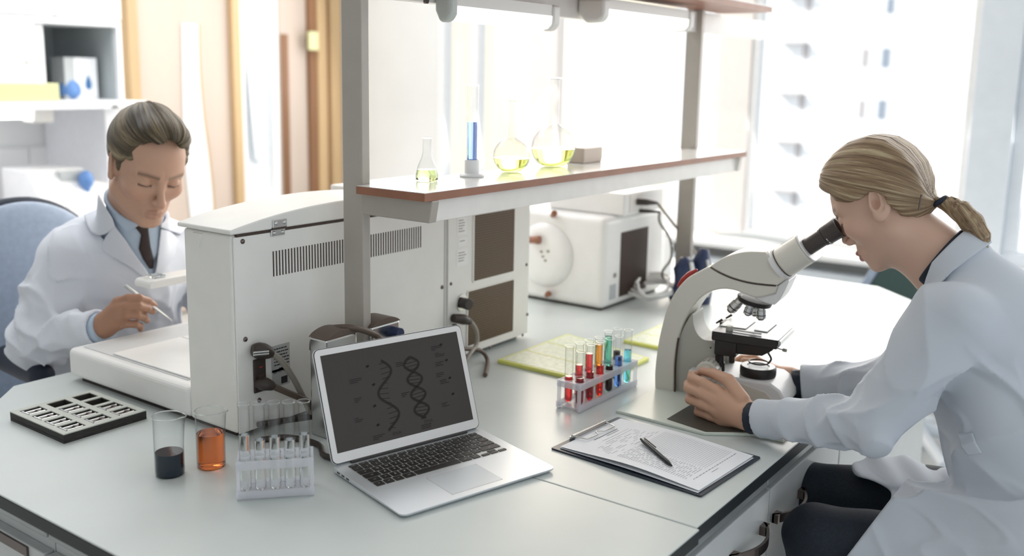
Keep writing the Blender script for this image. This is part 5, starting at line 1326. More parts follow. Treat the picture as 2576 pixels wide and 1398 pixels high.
# chair behind the far end of the island
q = at_y((2268, 705), 3.75)
t = thing('office_chair', 'dark green and grey office chair behind the far end of the island', 'chair', (q.x, 3.8, 0))
MB().prism([(q.x - 0.17, q.z - 0.28), (q.x + 0.25, q.z - 0.28), (q.x + 0.25, q.z + 0.06), (q.x + 0.15, q.z + 0.12), (q.x + 0.02, q.z + 0.10), (q.x - 0.08, q.z + 0.04), (q.x - 0.16, q.z - 0.06)], 3.75, 3.81, 'y').build('backrest', 'chair_green', t, bevel=0.02, seg=3, world=True)
MB().prism([(q.x - 0.20, q.z - 0.13), (q.x - 0.10, q.z + 0.06), (q.x + 0.02, q.z + 0.13), (q.x + 0.16, q.z + 0.15), (q.x + 0.15, q.z + 0.12), (q.x + 0.02, q.z + 0.10), (q.x - 0.08, q.z + 0.04), (q.x - 0.16, q.z - 0.13)], 3.745, 3.80, 'y').build('backrest_edge', 'chair_blue', t, bevel=0.005, world=True)
MB().box(q.x - 0.2, q.x + 0.28, 3.81, 4.25, 0.42, 0.49).build('seat', 'chair_green', t, bevel=0.03, seg=3, world=True)
MB().cyl((q.x + 0.04, 4.03, 0.06), (q.x + 0.04, 4.03, 0.42), 0.03).build('column', 'window_frame', t, smooth=40, world=True)
MB().box(q.x + 0.01, q.x + 0.07, 3.78, 3.83, 0.45, 0.75).build('back_support', 'window_frame', t, world=True)
for i in range(5):
    a_ = 2 * math.pi * i / 5 + 0.3; MB().tube([(q.x + 0.04, 4.03, 0.09), (q.x + 0.04 + 0.28 * math.cos(a_), 4.03 + 0.28 * math.sin(a_), 0.03)], [0.028, 0.02], 8, smooth=0).build('leg', 'window_frame', t, smooth=50, world=True)
q = at_z((1845, 637), 0.655)
tag(MB().tube([(q.x - 0.25, WY - 0.16, 0.675), (q.x - 0.1, WY - 0.15, 0.685), (q.x + 0.1, WY - 0.15, 0.68), (q.x + 0.22, WY - 0.17, 0.672)], [0.008, 0.016, 0.018, 0.008], 12).build('dark_bundle', 'grey_box', smooth=60), 'grey bundle lying on the window sill behind the microscope', 'bundle')
# ================================================================== ORGANIC SURFACES: distance fields meshed by surface nets
A3 = lambda *v: np.array(v, dtype=np.float64)
def smin(a, b, k): 
    h = np.maximum(k - np.abs(a - b), 0.0) / k; return np.minimum(a, b) - h * h * k * 0.25
def smax(a, b, k): return -smin(-a, -b, k)
def ell(P, c, r, R=None):
    q = P - A3(*c)
    if R is not None: q = q @ R
    r = A3(*r); k0 = np.sqrt(((q / r) ** 2).sum(-1)); k1 = np.sqrt(((q / (r * r)) ** 2).sum(-1)) + 1e-9
    return k0 * (k0 - 1.0) / k1
def cone(P, a, b, ra, rb=None, sq=None):
    """tapered capsule; sq=(axis vector, factor) flattens it along an axis"""
    rb = ra if rb is None else rb
    a = A3(*a); b = A3(*b)
    if sq is not None:
        n = A3(*sq[0]); n = n / np.linalg.norm(n); f = sq[1]
        def S2(q): return q + np.multiply.outer((q - a) @ n, n) * (1 / f - 1)
        P = S2(P); b = a + (b - a) + ((b - a) @ n) * n * (1 / f - 1)
    ab = b - a; L = (ab @ ab) + 1e-12
    t = np.clip(((P - a) @ ab) / L, 0, 1)
    return np.linalg.norm(P - a - np.multiply.outer(t, ab), axis=-1) - (ra + (rb - ra) * t)
def chain(P, pts, rs, k=0.0):
    d = None
    for i in range(len(pts) - 1):
        q = cone(P, pts[i], pts[i + 1], rs[i], rs[i + 1]); d = q if d is None else (smin(d, q, k) if k else np.minimum(d, q))
    return d
def halfsp(P, o, n):
    n = A3(*n); n = n / np.linalg.norm(n); return (P - A3(*o)) @ n
def poly2(x, y, V):
    V = [A3(*v) for v in V]; d = np.full(x.shape, 1e9); s = np.ones(x.shape)
    n = len(V)
    for i in range(n):
        j = i - 1; e = V[j] - V[i]; wx, wy = x - V[i][0], y - V[i][1]
        t = np.clip((wx * e[0] + wy * e[1]) / (e @ e), 0, 1)
        d = np.minimum(d, (wx - e[0] * t) ** 2 + (wy - e[1] * t) ** 2)
        c1, c2, c3 = y >= V[i][1], y < V[j][1], e[0] * wy > e[1] * wx
        flip = (c1 & c2 & c3) | (~c1 & ~c2 & ~c3); s = np.where(flip, -s, s)
    return s * np.sqrt(d)
_rng = np.random.RandomState(11); _LAT = _rng.rand(32, 32, 32) * 2 - 1
def noise3(P, s):
    q = P * s; i = np.floor(q).astype(int); f = q - i; f = f * f * (3 - 2 * f); i &= 31; j = (i + 1) & 31
    def L(a, b, c): return _LAT[a, b, c]
    x0, y0, z0 = i[..., 0], i[..., 1], i[..., 2]; x1, y1, z1 = j[..., 0], j[..., 1], j[..., 2]
    fx, fy, fz = f[..., 0], f[..., 1], f[..., 2]
    def lp(a, b, t): return a + (b - a) * t
    return lp(lp(lp(L(x0, y0, z0), L(x1, y0, z0), fx), lp(L(x0, y1, z0), L(x1, y1, z0), fx), fy),
              lp(lp(L(x0, y0, z1), L(x1, y0, z1), fx), lp(L(x0, y1, z1), L(x1, y1, z1), fx), fy), fz)
def nets(fn, lo, hi, h):
    """surface nets of fn < 0 in the box, evaluated finely only near the surface"""
    lo = A3(*lo); hi = A3(*hi); C = 5
    nc = np.ceil((hi - lo) / (h * C)).astype(int) + 1
    gx = [lo[k] + (np.arange(nc[k]) + 0.5) * h * C - h * 0.5 for k in range(3)]
    G = np.stack(np.meshgrid(*gx, indexing='ij'), -1).reshape(-1, 3)
    Dc = fn(G).reshape(nc)
    near = np.abs(Dc) < h * C * 1.6
    D = np.repeat(np.repeat(np.repeat(np.where(Dc < 0, -1.0, 1.0) * h * C, C, 0), C, 1), C, 2)
    idx = np.argwhere(near)
    off = np.stack(np.meshgrid(*[np.arange(C)] * 3, indexing='ij'), -1).reshape(-1, 3)
    for st in range(0, len(idx), 4000):
        ii = idx[st:st + 4000]; I = (ii[:, None, :] * C + off[None]).reshape(-1, 3)
        D[I[:, 0], I[:, 1], I[:, 2]] = fn(lo + I * h)
    s = D < 0
    n1 = np.array(D.shape) - 1
    acc = np.zeros((int(np.prod(n1)), 4)); quads = []
    for ax_ in range(3):
        sl0 = [slice(None)] * 3; sl1 = [slice(None)] * 3; sl0[ax_] = slice(0, -1); sl1[ax_] = slice(1, None)
        E = np.argwhere(s[tuple(sl0)] != s[tuple(sl1)])
        o = [k for k in range(3) if k != ax_]
        E = E[(E[:, o[0]] > 0) & (E[:, o[1]] > 0) & (E[:, o[0]] < n1[o[0]]) & (E[:, o[1]] < n1[o[1]])]
        E1 = E.copy(); E1[:, ax_] += 1
        a = D[E[:, 0], E[:, 1], E[:, 2]]; b = D[E1[:, 0], E1[:, 1], E1[:, 2]]
        P = E.astype(float); P[:, ax_] += a / (a - b)
        q = []
        for d0, d1 in ((0, 0), (1, 0), (1, 1), (0, 1)):
            c = E.copy(); c[:, o[0]] -= d0; c[:, o[1]] -= d1
            cid = (c[:, 0] * n1[1] + c[:, 1]) * n1[2] + c[:, 2]; q.append(cid)
            for k in range(3): acc[:, k] += np.bincount(cid, P[:, k], len(acc))
            acc[:, 3] += np.bincount(cid, minlength=len(acc))
        Q = np.stack(q, 1); flip = (a < 0) == (ax_ == 1)
        Q[flip] = Q[flip][:, ::-1]; quads.append(Q)
    Q = np.concatenate(quads); used = np.nonzero(acc[:, 3] > 0)[0]
    remap = np.full(len(acc), -1, int); remap[used] = np.arange(len(used))
    V = lo + acc[used, :3] / acc[used, 3:4] * h
    return V, remap[Q][:, ::-1]
def nets_obj(name, pieces, matn, parent, attr=None, attr_name='col', world=True, smooth=1):
    """pieces: list of (V, Q); attr: function of V giving an (n, 3) array"""
    V = np.concatenate([p[0] for p in pieces]); o = 0; Qs = []
    for p in pieces: Qs.append(p[1] + o); o += len(p[0])
    Q = np.concatenate(Qs)
    me = bpy.data.meshes.new(name)
    me.vertices.add(len(V)); me.vertices.foreach_set('co', V.ravel())
    me.loops.add(Q.size); me.loops.foreach_set('vertex_index', Q.ravel().astype(np.int32))
    me.polygons.add(len(Q)); me.polygons.foreach_set('loop_start', np.arange(0, Q.size, 4, dtype=np.int32))
    me.polygons.foreach_set('use_smooth', np.ones(len(Q), bool))
    me.update(calc_edges=True); me.validate()
    me.materials.append(MATS[matn])
    if attr is not None:
        c = attr(V)
        if attr_name == 'col':
            at = me.attributes.new('col', 'FLOAT_COLOR', 'POINT'); at.data.foreach_set('color', np.concatenate([c, np.ones((len(c), 1))], 1).ravel().astype(np.float32))
        else:
            at = me.attributes.new(attr_name, 'FLOAT_VECTOR', 'POINT'); at.data.foreach_set('vector', c.ravel().astype(np.float32))
    ob = bpy.data.objects.new(name, me); COL.objects.link(ob); ob.parent = parent
    if world and parent is not None: ob.matrix_parent_inverse = world_of(parent).inverted()
    return ob
class Frame:
    def __init__(s, O, F, U, k=1.0):
        s.O = A3(*O); s.F = A3(*F) / np.linalg.norm(F); u = A3(*U); u = u - (u @ s.F) * s.F; s.U = u / np.linalg.norm(u)
        s.S = np.cross(s.U, s.F); s.k = k      # S points to the figure's left
        s.R = np.stack([s.F, s.S, s.U], 1)
    def loc(s, P): return (P - s.O) @ s.R / s.k
    def wld(s, p): return s.O + s.R @ (A3(*p) * s.k)
def head_sdf(q, fem, mouth=0.0):
    """q: local (forward, left, up) metres"""
    f, sd, u = q[..., 0], np.abs(q[..., 1]), q[..., 2]
    m = np.stack([f, sd, u], -1)
    w = 0.95 if fem else 1.0
    d = ell(m, (0.003, 0, 0.036), (0.083, 0.070, 0.076)) if fem else ell(m, (-0.006, 0, 0.046), (0.096, 0.074 * w, 0.088))
    d = smin(d, ell(m, (0.034, 0, -0.008), (0.055, 0.056 * w, 0.082)), 0.03)
    jr = 0.017 if fem else 0.021
    d = smin(d, cone(m, (0.008, 0.048 * w, -0.048), (0.072, 0.012, -0.084), jr, jr * 0.8), 0.022)
    d = smin(d, ell(m, (0.074, 0, -0.087), (0.017, 0.019 * w, 0.014)), 0.014)
    d = smin(d, ell(m, (0.060, 0.042 * w, -0.012), (0.020, 0.019, 0.017)), 0.022)
    d = smin(d, cone(m, (0.082, 0.008, 0.034), (0.064, 0.046, 0.032), 0.0085 if fem else 0.011, 0.008), 0.012)
    d = smax(d, -ell(m, (0.096, 0.030, 0.014), (0.017 if fem else 0.0205, 0.019, 0.0115)), 0.012)
    d = smin(d, ell(m, (0.0725, 0.0305, 0.0125), (0.0140, 0.0150, 0.0130)), 0.003)
    # lid crease and lash line
    d = smin(d, chain(m, [(0.082, 0.020, 0.0085), (0.0878, 0.0305, 0.0068), (0.080, 0.0425, 0.0095)], [0.0012, 0.0016, 0.0012]), 0.002)
    nr = 0.0078 if fem else 0.0095
    nt_ = (0.104, 0, -0.019) if fem else (0.111, 0, -0.024)
    d = smin(d, chain(m, [(0.086, 0, 0.024), (0.097, 0, -0.004), nt_], [0.0052, nr * 0.8, nr]), 0.010)
    d = smin(d, ell(m, (0.095 if fem else 0.099, 0.0095, -0.026), (0.0095, 0.0062, 0.0070)), 0.006)
    d = smax(d, -ell(m, (0.099 if fem else 0.103, 0.0058, -0.0345 if fem else -0.0365), (0.0050, 0.0030, 0.0035)), 0.002)
    d = smin(d, ell(m, (0.080, 0, -0.056), (0.017, 0.026, 0.020)), 0.014)
    d = smin(d, chain(m, [(0.098, 0, -0.0515), (0.094, 0.012, -0.0530), (0.084, 0.023, -0.0575)], [0.0052, 0.0046, 0.002]), 0.003)
    d = smin(d, chain(m, [(0.0955, 0, -0.0640), (0.0925, 0.011, -0.0628), (0.084, 0.022, -0.0585)], [0.0062, 0.0052, 0.002]), 0.003)
    d = smax(d, -chain(m, [(0.1045, 0, -0.0577), (0.099, 0.012, -0.0572), (0.0885, 0.023, -0.0580)], [0.0016 + mouth, 0.0014 + mouth * .6, 0.001]), 0.002)
    # ears
    eb = A3(-0.006, 0.0700 * w, 0.008)
    ca, sa = math.cos(0.36), -math.sin(0.36)
    R_ = np.array([[ca, 0, sa], [0, 1, 0], [-sa, 0, ca]]) @ np.array([[math.cos(0.35), -math.sin(0.35), 0], [math.sin(0.35), math.cos(0.35), 0], [0, 0, 1]])
    e = (m - eb) @ R_
    ear = ell(e, (-0.002, 0.004, 0.0), (0.0185, 0.0062, 0.0315))
    ear = smin(ear, ell(e, (0.004, 0.002, -0.026), (0.0095, 0.0055, 0.0100)), 0.006)
    ear = smax(ear, -ell(e, (0.001, 0.0100, 0.003), (0.0130, 0.0085, 0.0235)), 0.002)
    ear = smin(ear, chain(e, [(-0.001, 0.0065, 0.019), (-0.006, 0.006, 0.008), (-0.005, 0.006, -0.006), (0.002, 0.005, -0.014)], [0.0028, 0.0032, 0.0034, 0.003]), 0.004)
    ear = smin(ear, ell(e, (0.0125, 0.004, -0.006), (0.0045, 0.004, 0.006)), 0.003)
    ear = smax(ear, -ell(e, (0.0065, 0.004, -0.004), (0.0055, 0.009, 0.0075)), 0.003)
    d = smin(d, ell(m, (0.002, 0.062 * w, 0.004), (0.014, 0.012, 0.024)), 0.006)
    d = smin(d, ear, 0.002)
    d = smax(d, -ell(e, (0.0045, 0.008, -0.003), (0.0060, 0.011, 0.0090)), 0.003)
    return d
SKIN_M = A3(0.54, 0.325, 0.23); SKIN_W = A3(0.66, 0.435, 0.33)
def face_col(q, base, fem):
    f, sd, u = q[:, 0], np.abs(q[:, 1]), q[:, 2]
    c = np.tile(base, (len(q), 1))
    def mix(c, m, col): m = np.clip(m, 0, 1)[:, None]; return c * (1 - m) + col * m
    def g(cf, cs, cu, rf, rs, ru): return np.exp(-(((f - cf) / rf) ** 2 + ((sd - cs) / rs) ** 2 + ((u - cu) / ru) ** 2))
    c = mix(c, 0.35 * g(0.065, 0.042, -0.02, 0.03, 0.022, 0.020), base * A3(1.05, 0.82, 0.80))
    c = mix(c, 0.35 * g(0.11, 0, -0.026, 0.02, 0.014, 0.012), base * A3(1.0, 0.80, 0.78))
    lipm = ((u > -0.0695) & (u < -0.0475) & (f > 0.083) & (sd < 0.0235 - np.abs(u + 0.0578) * 0.6)).astype(float)
    c = mix(c, lipm * (0.75 if fem else 0.35), A3(0.42, 0.12, 0.11) if fem else A3(0.36, 0.16, 0.13))
    bu = (0.036 if fem else 0.031) - 0.10 * np.maximum(sd - 0.035, 0) + 0.10 * np.minimum(sd - 0.012, 0.02)
    br = (np.exp(-((u - bu) / (0.0038 if fem else 0.0048)) ** 2) * (sd > 0.010) * (sd < 0.050) * (f > 0.045))
    c = mix(c, br * (0.62 if fem else 0.7), A3(0.10, 0.065, 0.04))
    ll = np.exp(-((u - (0.0062 + 0.06 * np.abs(sd - 0.0305))) / (0.0016 if fem else 0.0026)) ** 2) * (sd > 0.017) * (sd < 0.045) * (f > 0.070)
    c = mix(c, ll * 0.9, A3(0.03, 0.02, 0.015))
    return c
def strand_coords(P, fr, pole, axis_dir, kf, ks):
    """strands run away from a pole: noise coordinate turns quickly around the pole axis and slowly along it"""
    q = fr.loc(P) - A3(*pole[0]); a = A3(*axis_dir); a /= np.linalg.norm(a)
    h_ = q @ a; r = q - np.multiply.outer(h_, a); rn = np.linalg.norm(r, axis=1, keepdims=True) + 1e-6
    e = r / rn; L = np.linalg.norm(q, axis=1, keepdims=True)
    return np.concatenate([e * kf, ], 1) + A3(*a)[None] * (h_ * ks)[:, None]
# ================================================================== WOMAN AT THE MICROSCOPE
def A(p, y): return np.array(at_y(p, y))
def AX(p, x): return np.array(at_x(p, x))
th = math.radians(37)
WF = Frame((-0.494, 1.93, 1.236), (-math.cos(th), 0.02, -math.sin(th)), (-math.sin(th), 0, math.cos(th)), 1.05)
woman = thing('person', 'blonde woman with a low ponytail in a white lab coat bending over the microscope', 'person', (-0.25, 1.93, 0.0))
NB = A3(-0.335, 1.93, 1.105)       # base of the neck
NA = A3(-0.472, 1.93, 1.200)       # neck inside the head
def w_head(P):
    d = head_sdf(WF.loc(P), True, 0.0012) * WF.k
    d = smin(d, cone(P, NA, NB, 0.050, 0.058), 0.035)
    # front of the neck under the jaw
    return smin(d, cone(P, WF.wld((0.02, 0, -0.055)), NB + A3(-0.045, 0, -0.02), 0.028, 0.036), 0.04)
def hand_sdf(P, wrist, arm, palm, fingers, pr=0.021, k=0.010):
    """palm: list of knuckle positions; fingers: list of ([joints], [radii])"""
    d = cone(P, arm, wrist, 0.027, 0.0245)
    for kn in palm: d = smin(d, cone(P, wrist, kn, pr, 0.0125), 0.014)
    fd = None
    for j, r in fingers:
        c = chain(P, j, r, 0.003)
        fd = c if fd is None else np.minimum(fd, c)
        d = smin(d, c, k * 0.6)
    return d
# near (left) hand on the focus knob
hw = A((1888, 1047), 1.735); fe = A((1990, 1075), 1.725)
kI, kM, kR, kP = A((1806, 984), 1.752), A((1800, 1008), 1.742), A((1804, 1034), 1.740), A((1818, 1057), 1.744)
f1 = [([A((1868, 1005), 1.742), A((1833, 956), 1.756), A((1797, 940), 1.778), A((1766, 933), 1.800)], [0.0150, 0.0125, 0.0105, 0.0085]),
      ([kI, A((1768, 962), 1.750), A((1741, 951), 1.768), A((1741, 943), 1.788), A((1758, 940), 1.806)], [0.0115, 0.0100, 0.0098, 0.0085, 0.0072]),
      ([kM, A((1762, 988), 1.742), A((1732, 976), 1.758), A((1731, 965), 1.780), A((1750, 958), 1.804)], [0.0118, 0.0104, 0.0100, 0.0088, 0.0074]),
      ([kR, A((1765, 1016), 1.742), A((1735, 1004), 1.758), A((1738, 990), 1.780), A((1758, 982), 1.800)], [0.0114, 0.0100, 0.0096, 0.0084, 0.0070]),
      ([kP, A((1785, 1046), 1.746), A((1757, 1036), 1.760), A((1757, 1022), 1.780), A((1770, 1012), 1.796)], [0.0105, 0.0090, 0.0086, 0.0076, 0.0064])]
def w_hand1(P): return hand_sdf(P, hw, fe, [kI, kM, kR, kP], f1)
# far (right) hand reaching behind the lamp to the other knob
hw2 = A((1985, 955), 2.025); fe2 = A((2075, 966), 2.02)
k2 = [A((1935, 925), 2.03), A((1932, 934), 2.042), A((1932, 943), 2.048), A((1935, 952), 2.05)]
f2 = [([A((1965, 942), 2.02), A((1930, 922), 2.018), A((1895, 912), 2.018), A((1872, 908), 2.018)], [0.0135, 0.0115, 0.0100, 0.0080])] + \
     [([k2[i], A((1898, 902 + 9 * i), 2.04 + 0.006 * i), A((1866, 902 + 9 * i), 2.035 + 0.006 * i), A((1852, 906 + 9 * i), 2.025 + 0.004 * i)], [0.0108, 0.0098, 0.0088, 0.0070]) for i in range(4)]
def w_hand2(P): return hand_sdf(P, hw2, fe2, k2, f2)
WS1, WE1, WC1 = A3(-0.335, 1.785, 1.055), A((2188, 1068), 1.700), A((1908, 1052), 1.725)
WS2, WE2, WC2 = A3(-0.335, 2.075, 1.05), A((2265, 962), 2.075), A((2016, 966), 2.015)
KN1, KN2 = A((2052, 1348), 1.70), A((2022, 1232), 1.93)
HP1, HP2 = A3(-0.17, 1.80, 0.625), A3(-0.17, 2.03, 0.645)
def w_core(P):
    d = cone(P, (-0.19, 1.93, 0.66), (-0.30, 1.93, 0.98), 0.13, 0.125, sq=((1, 0, 0), 0.7))
    d = smin(d, cone(P, WS1, WS2, 0.045), 0.05); d = smin(d, cone(P, NB, (-0.30, 1.93, 1.0), 0.055, 0.08), 0.04)
    for a_, b_, c_ in ((WS1, WE1, fe), (WS2, WE2, fe2)):
        d = smin(d, chain(P, [a_, b_, c_], [0.045, 0.032, 0.027]), 0.01)
    for h_, k_ in ((HP1, KN1), (HP2, KN2)):
        d = smin(d, chain(P, [h_, k_, k_ + A3(0.05, 0, -0.40)], [0.07, 0.045, 0.035]), 0.03)
    return d
def w_col(V):
    c = face_col(WF.loc(V), SKIN_W, True)
    hd = np.minimum(np.linalg.norm(V - hw, axis=1), np.linalg.norm(V - hw2, axis=1)) < 0.2
    hm = (np.linalg.norm(V - WF.O, axis=1) > 0.17)
    c[hm] = SKIN_W; c[hd] = A3(0.60, 0.36, 0.25)
    return c
pc = [nets(w_head, (-0.66, 1.82, 1.03), (-0.28, 2.04, 1.41), 0.0017),
      nets(w_hand1, hw + A3(-0.20, -0.06, -0.07), hw + A3(0.06, 0.11, 0.09), 0.0016),
      nets(w_hand2, hw2 + A3(-0.19, -0.09, -0.06), hw2 + A3(0.05, 0.07, 0.08), 0.0018),
      nets(w_core, (-0.72, 1.6, 0.15), (-0.02, 2.28, 1.2), 0.007)]
nets_obj('body', pc, 'skin', woman, w_col)
# hair
def wl(p, y=1.93): q = WF.loc(A(p, y)[None])[0]; return (q[0], q[2])
hp = [wl(p) for p in ((2066, 470), (2069, 440), (2084, 413), (2110, 383), (2150, 354), (2200, 339), (2245, 346), (2288, 374), (2318, 410), (2334, 450), (2345, 488), (2356, 500), (2358, 512))] + \
     [wl(p, 1.865) for p in ((2345, 522), (2322, 546), (2296, 556), (2262, 542), (2240, 516), (2226, 492), (2206, 481), (2186, 486), (2168, 500), (2135, 511), (2100, 506), (2080, 490))]
tie = A((2358, 507), 1.925); tl = WF.loc(tie[None])[0]
def w_hair(P):
    q = WF.loc(P)
    d = ell(q, (-0.008, 0, 0.042), (0.112, 0.0835, 0.108))
    d = smin(d, cone(q, (-0.045, 0, 0.020), tl, 0.066, 0.010), 0.02)
    d = smax(d, poly2(q[..., 0], q[..., 2], hp), 0.010)
    st = strand_coords(P.reshape(-1, 3), WF, [tl], (0.10, 0, 0.10), 26.0, 14.0)
    d = d + (0.0011 * noise3(st + 40.3, 1.0).reshape(d.shape)) + 0.0016 * noise3(st * 0.3 + 11.7, 1.0).reshape(d.shape)
    # keep the forehead free between the temples
    return d * WF.k
V, Q = nets(w_hair, (-0.67, 1.82, 1.14), (-0.36, 2.04, 1.41), 0.0017)
nets_obj('hair', [(V, Q)], 'hair_blond', woman, lambda V: strand_coords(V, WF, [tl], (0.10, 0, 0.10), 11.0, 6.0), 'strand')
tail = [tie, A((2385, 513), 1.925), A((2415, 530), 1.922), A((2445, 560), 1.92), A((2468, 595), 1.92), A((2480, 622), 1.92)]
ta = A3(0.66, 0, -0.75); ta /= np.linalg.norm(ta); tb = A3(0.75, 0, 0.66)
def tail_st(V): q = V - tie; return np.stack([q @ tb * 330, q[:, 1] * 330, q @ ta * 14], 1)
def w_tail(P):
    d = chain(P, tail, [0.009, 0.012, 0.0175, 0.0195, 0.015, 0.004], 0.01)
    q = P.reshape(-1, 3) - tie
    return d + 0.0022 * noise3(np.stack([q @ tb * 190, q[:, 1] * 190, q @ ta * 5], 1) + 50, 1.0).reshape(d.shape)
nets_obj('ponytail', [nets(w_tail, tie + A3(-0.02, -0.05, -0.15), tie + A3(0.15, 0.05, 0.04), 0.0014)], 'hair_blond', woman, lambda V: tail_st(V) * 0.5, 'strand')
def W(b, name, m, **k): return b.build(name, m, woman, world=True, **k)
tr_ = [tuple(tie + A3(0.004, 0, 0) + 0.0125 * (A3(0, 1, 0) * math.cos(a_) + tb * math.sin(a_))) for a_ in [2 * math.pi * i / 20 for i in range(21)]]
W(MB().tube(tr_, 0.0052, 8, smooth=0), 'hair_tie', 'shirt_navy', smooth=60)
a_ = A((2318, 489), 1.868); c_ = A((2311, 528), 1.868)
W(MB().tube([a_, c_], 0.0016, 8, smooth=0), 'hairpin', 'dark_steel', smooth=60)
rr_ = random.Random(4)
b = MB()
for i in range(46):       # loose strands at the hairline, the nape and the ponytail
    if i < 14: continue
    elif i < 14: s0 = A((2076 + 6 * i, 396 - 2.2 * i + rr_.uniform(-5, 5)), 1.93 + rr_.uniform(-.02, .02)); dv = A3(0.03, 0, 0.012 + rr_.uniform(-0.004, .010))
    elif i < 24: continue
    elif i < 24: s0 = A((2330 + 3 * i - 60, 560), 1.90 + rr_.uniform(-.02, .02)); dv = A3(0.02 + rr_.uniform(0, .02), 0, -0.045)
    else: s0 = tail[1] + A3(0, rr_.uniform(-.01, .01), rr_.uniform(-.008, .008)); dv = (tail[-1] - tail[1]) * rr_.uniform(0.8, 1.12)
    mid = s0 + dv * 0.5 + A3(rr_.uniform(-.004, .004), rr_.uniform(-.004, .004), 0.008 if i < 24 else 0.015 + rr_.uniform(-.006, .006))
    b.tube([s0, mid, s0 + dv], [0.0005, 0.0005, 0.0002], 4, smooth=4)
mat('hair_strand', (0.36, 0.28, 0.18), 0.4)
W(b, 'loose_hair', 'hair_strand')
# shirt collar, cuffs
nax = (NA - NB) / np.linalg.norm(NA - NB)
def w_shirt(P):
    d = cone(P, NA, NB + A3(0.02, 0, -0.012), 0.060, 0.070)
    c0 = A3(-0.392, 1.93, 1.146)
    d = smax(d, halfsp(P, c0, nax + A3(0.05, 0, -0.10)), 0.003); d = smax(d, -halfsp(P, c0 - nax * 0.05, nax), 0.003)
    d = smin(d, cone(P, (-0.395, 1.93, 1.085), (-0.41, 1.93, 0.95), 0.030, 0.03), 0.02)
    return smax(d, -(cone(P, NA, NB, 0.0535, 0.0605)), 0.002)
nets_obj('shirt_collar', [nets(w_shirt, (-0.50, 1.83, 0.88), (-0.26, 2.03, 1.25), 0.0025)], 'shirt_navy', woman)
def cuff(P, c, e, r): 
    ax_ = (e - c) / np.linalg.norm(e - c); o = c - ax_ * 0.019
    d = cone(P, c - ax_ * 0.05, e, r, r * 1.1); d = smax(d, -halfsp(P, o, ax_), 0.002); d = smax(d, halfsp(P, c + ax_ * 0.03, ax_), 0.002)
    return smax(d, -(cone(P, c - ax_ * 0.06, e, r - 0.004, r - 0.004)), 0.001) + 0.0012 * noise3(P, 120)
nets_obj('shirt_cuff', [nets(lambda P: cuff(P, WC1, WE1, 0.030), WC1 - 0.06, WC1 + 0.06, 0.002)], 'shirt_navy', woman)
nets_obj('shirt_cuff', [nets(lambda P: cuff(P, WC2, WE2, 0.031), WC2 - 0.06, WC2 + 0.06, 0.002)], 'shirt_navy', woman)
# lab coat
def sleeve_folds(P, S, E, C, amp):
    """diagonal pulls gathered at the elbow and along the forearm"""
    a1 = (E - S) / np.linalg.norm(E - S); a2 = (C - E) / np.linalg.norm(C - E)
    t1 = (P - E) @ a1; t2 = (P - E) @ a2
    bis = (a2 - a1); bis /= np.linalg.norm(bis); nn = np.cross(a1, a2); nn /= np.linalg.norm(nn)
    z = (P - E) @ nn; w_ = (P - E) @ bis
    r = np.linalg.norm(P - E, axis=-1)
    rg = lambda x: 0.6 - 1.6 * (1 - np.abs(np.sin(x * 0.5))) ** 1.6
    f = rg((w_ * 120 + z * 30) + 2.5 * noise3(P, 14)) * np.exp(-(r / 0.085) ** 2)
    f = f + 0.75 * rg(t2 * 100 + z * 70 + 4.0 * noise3(P + 3, 12)) * np.exp(-((t2 - 0.09) / 0.085) ** 2)
    f = f + 0.75 * rg(t1 * 38 + z * 60 + 3.5 * noise3(P + 7, 8)) * np.exp(-((t1 + 0.13) / 0.10) ** 2)
    f = f + 0.35 * rg(z * 120 + t2 * 20 + 4.0 * noise3(P + 5, 9)) * (t2 > 0)
    an_ = np.arctan2(z, w_ + 1e-6)
    f = f + 0.8 * rg(2 * an_ + t1 * 26 + 3.2 * noise3(P + 9, 7)) * (1 / (1 + np.exp(t1 * 60))) * np.clip(-t1 * 8, 0, 1)
    f = f + 0.6 * rg(2 * an_ - t2 * 34 + 3.2 * noise3(P + 2, 9)) * (1 / (1 + np.exp(-t2 * 60)))
    tc = (P - C) @ a2
    return 1.25 * amp * f * np.clip(-(tc + 0.012) / 0.04, 0.05, 1)
hemA, hemB = A((2236, 1258), 1.64), A((2130, 1398), 1.64)
hn = A3(-(hemB - hemA)[2], 0, (hemB - hemA)[0]); hn = hn / np.linalg.norm(hn)
if hn[0] > 0: hn = -hn
def creases(P, n, s, amp):
    """sharp crease lines wandering over cloth, stretched along a direction"""
    n = A3(*n) / np.linalg.norm(n); q = P - np.multiply.outer(P @ n, n) * 0.68
    a_ = np.abs(noise3(q + 5.3, s)); b_ = np.abs(noise3(q + 1.7, s * 1.9))
    return amp * (0.5 - np.clip(1 - a_ * 3.2, 0, 1) ** 1.5 - 0.5 * np.clip(1 - b_ * 3.2, 0, 1) ** 1.5)
def w_torso(P):
    d = cone(P, (-0.175, 1.93, 0.70), (-0.285, 1.93, 0.965), 0.175, 0.165, sq=((1, 0, 0.1), 0.72))
    d = smin(d, cone(P, WS1 + A3(0.01, 0.02, -0.01), WS2 + A3(0.01, -0.02, -0.01), 0.066), 0.06)
    d = smin(d, cone(P, NB + nax * 0.035, (-0.28, 1.93, 1.0), 0.072, 0.12), 0.045)
    return d
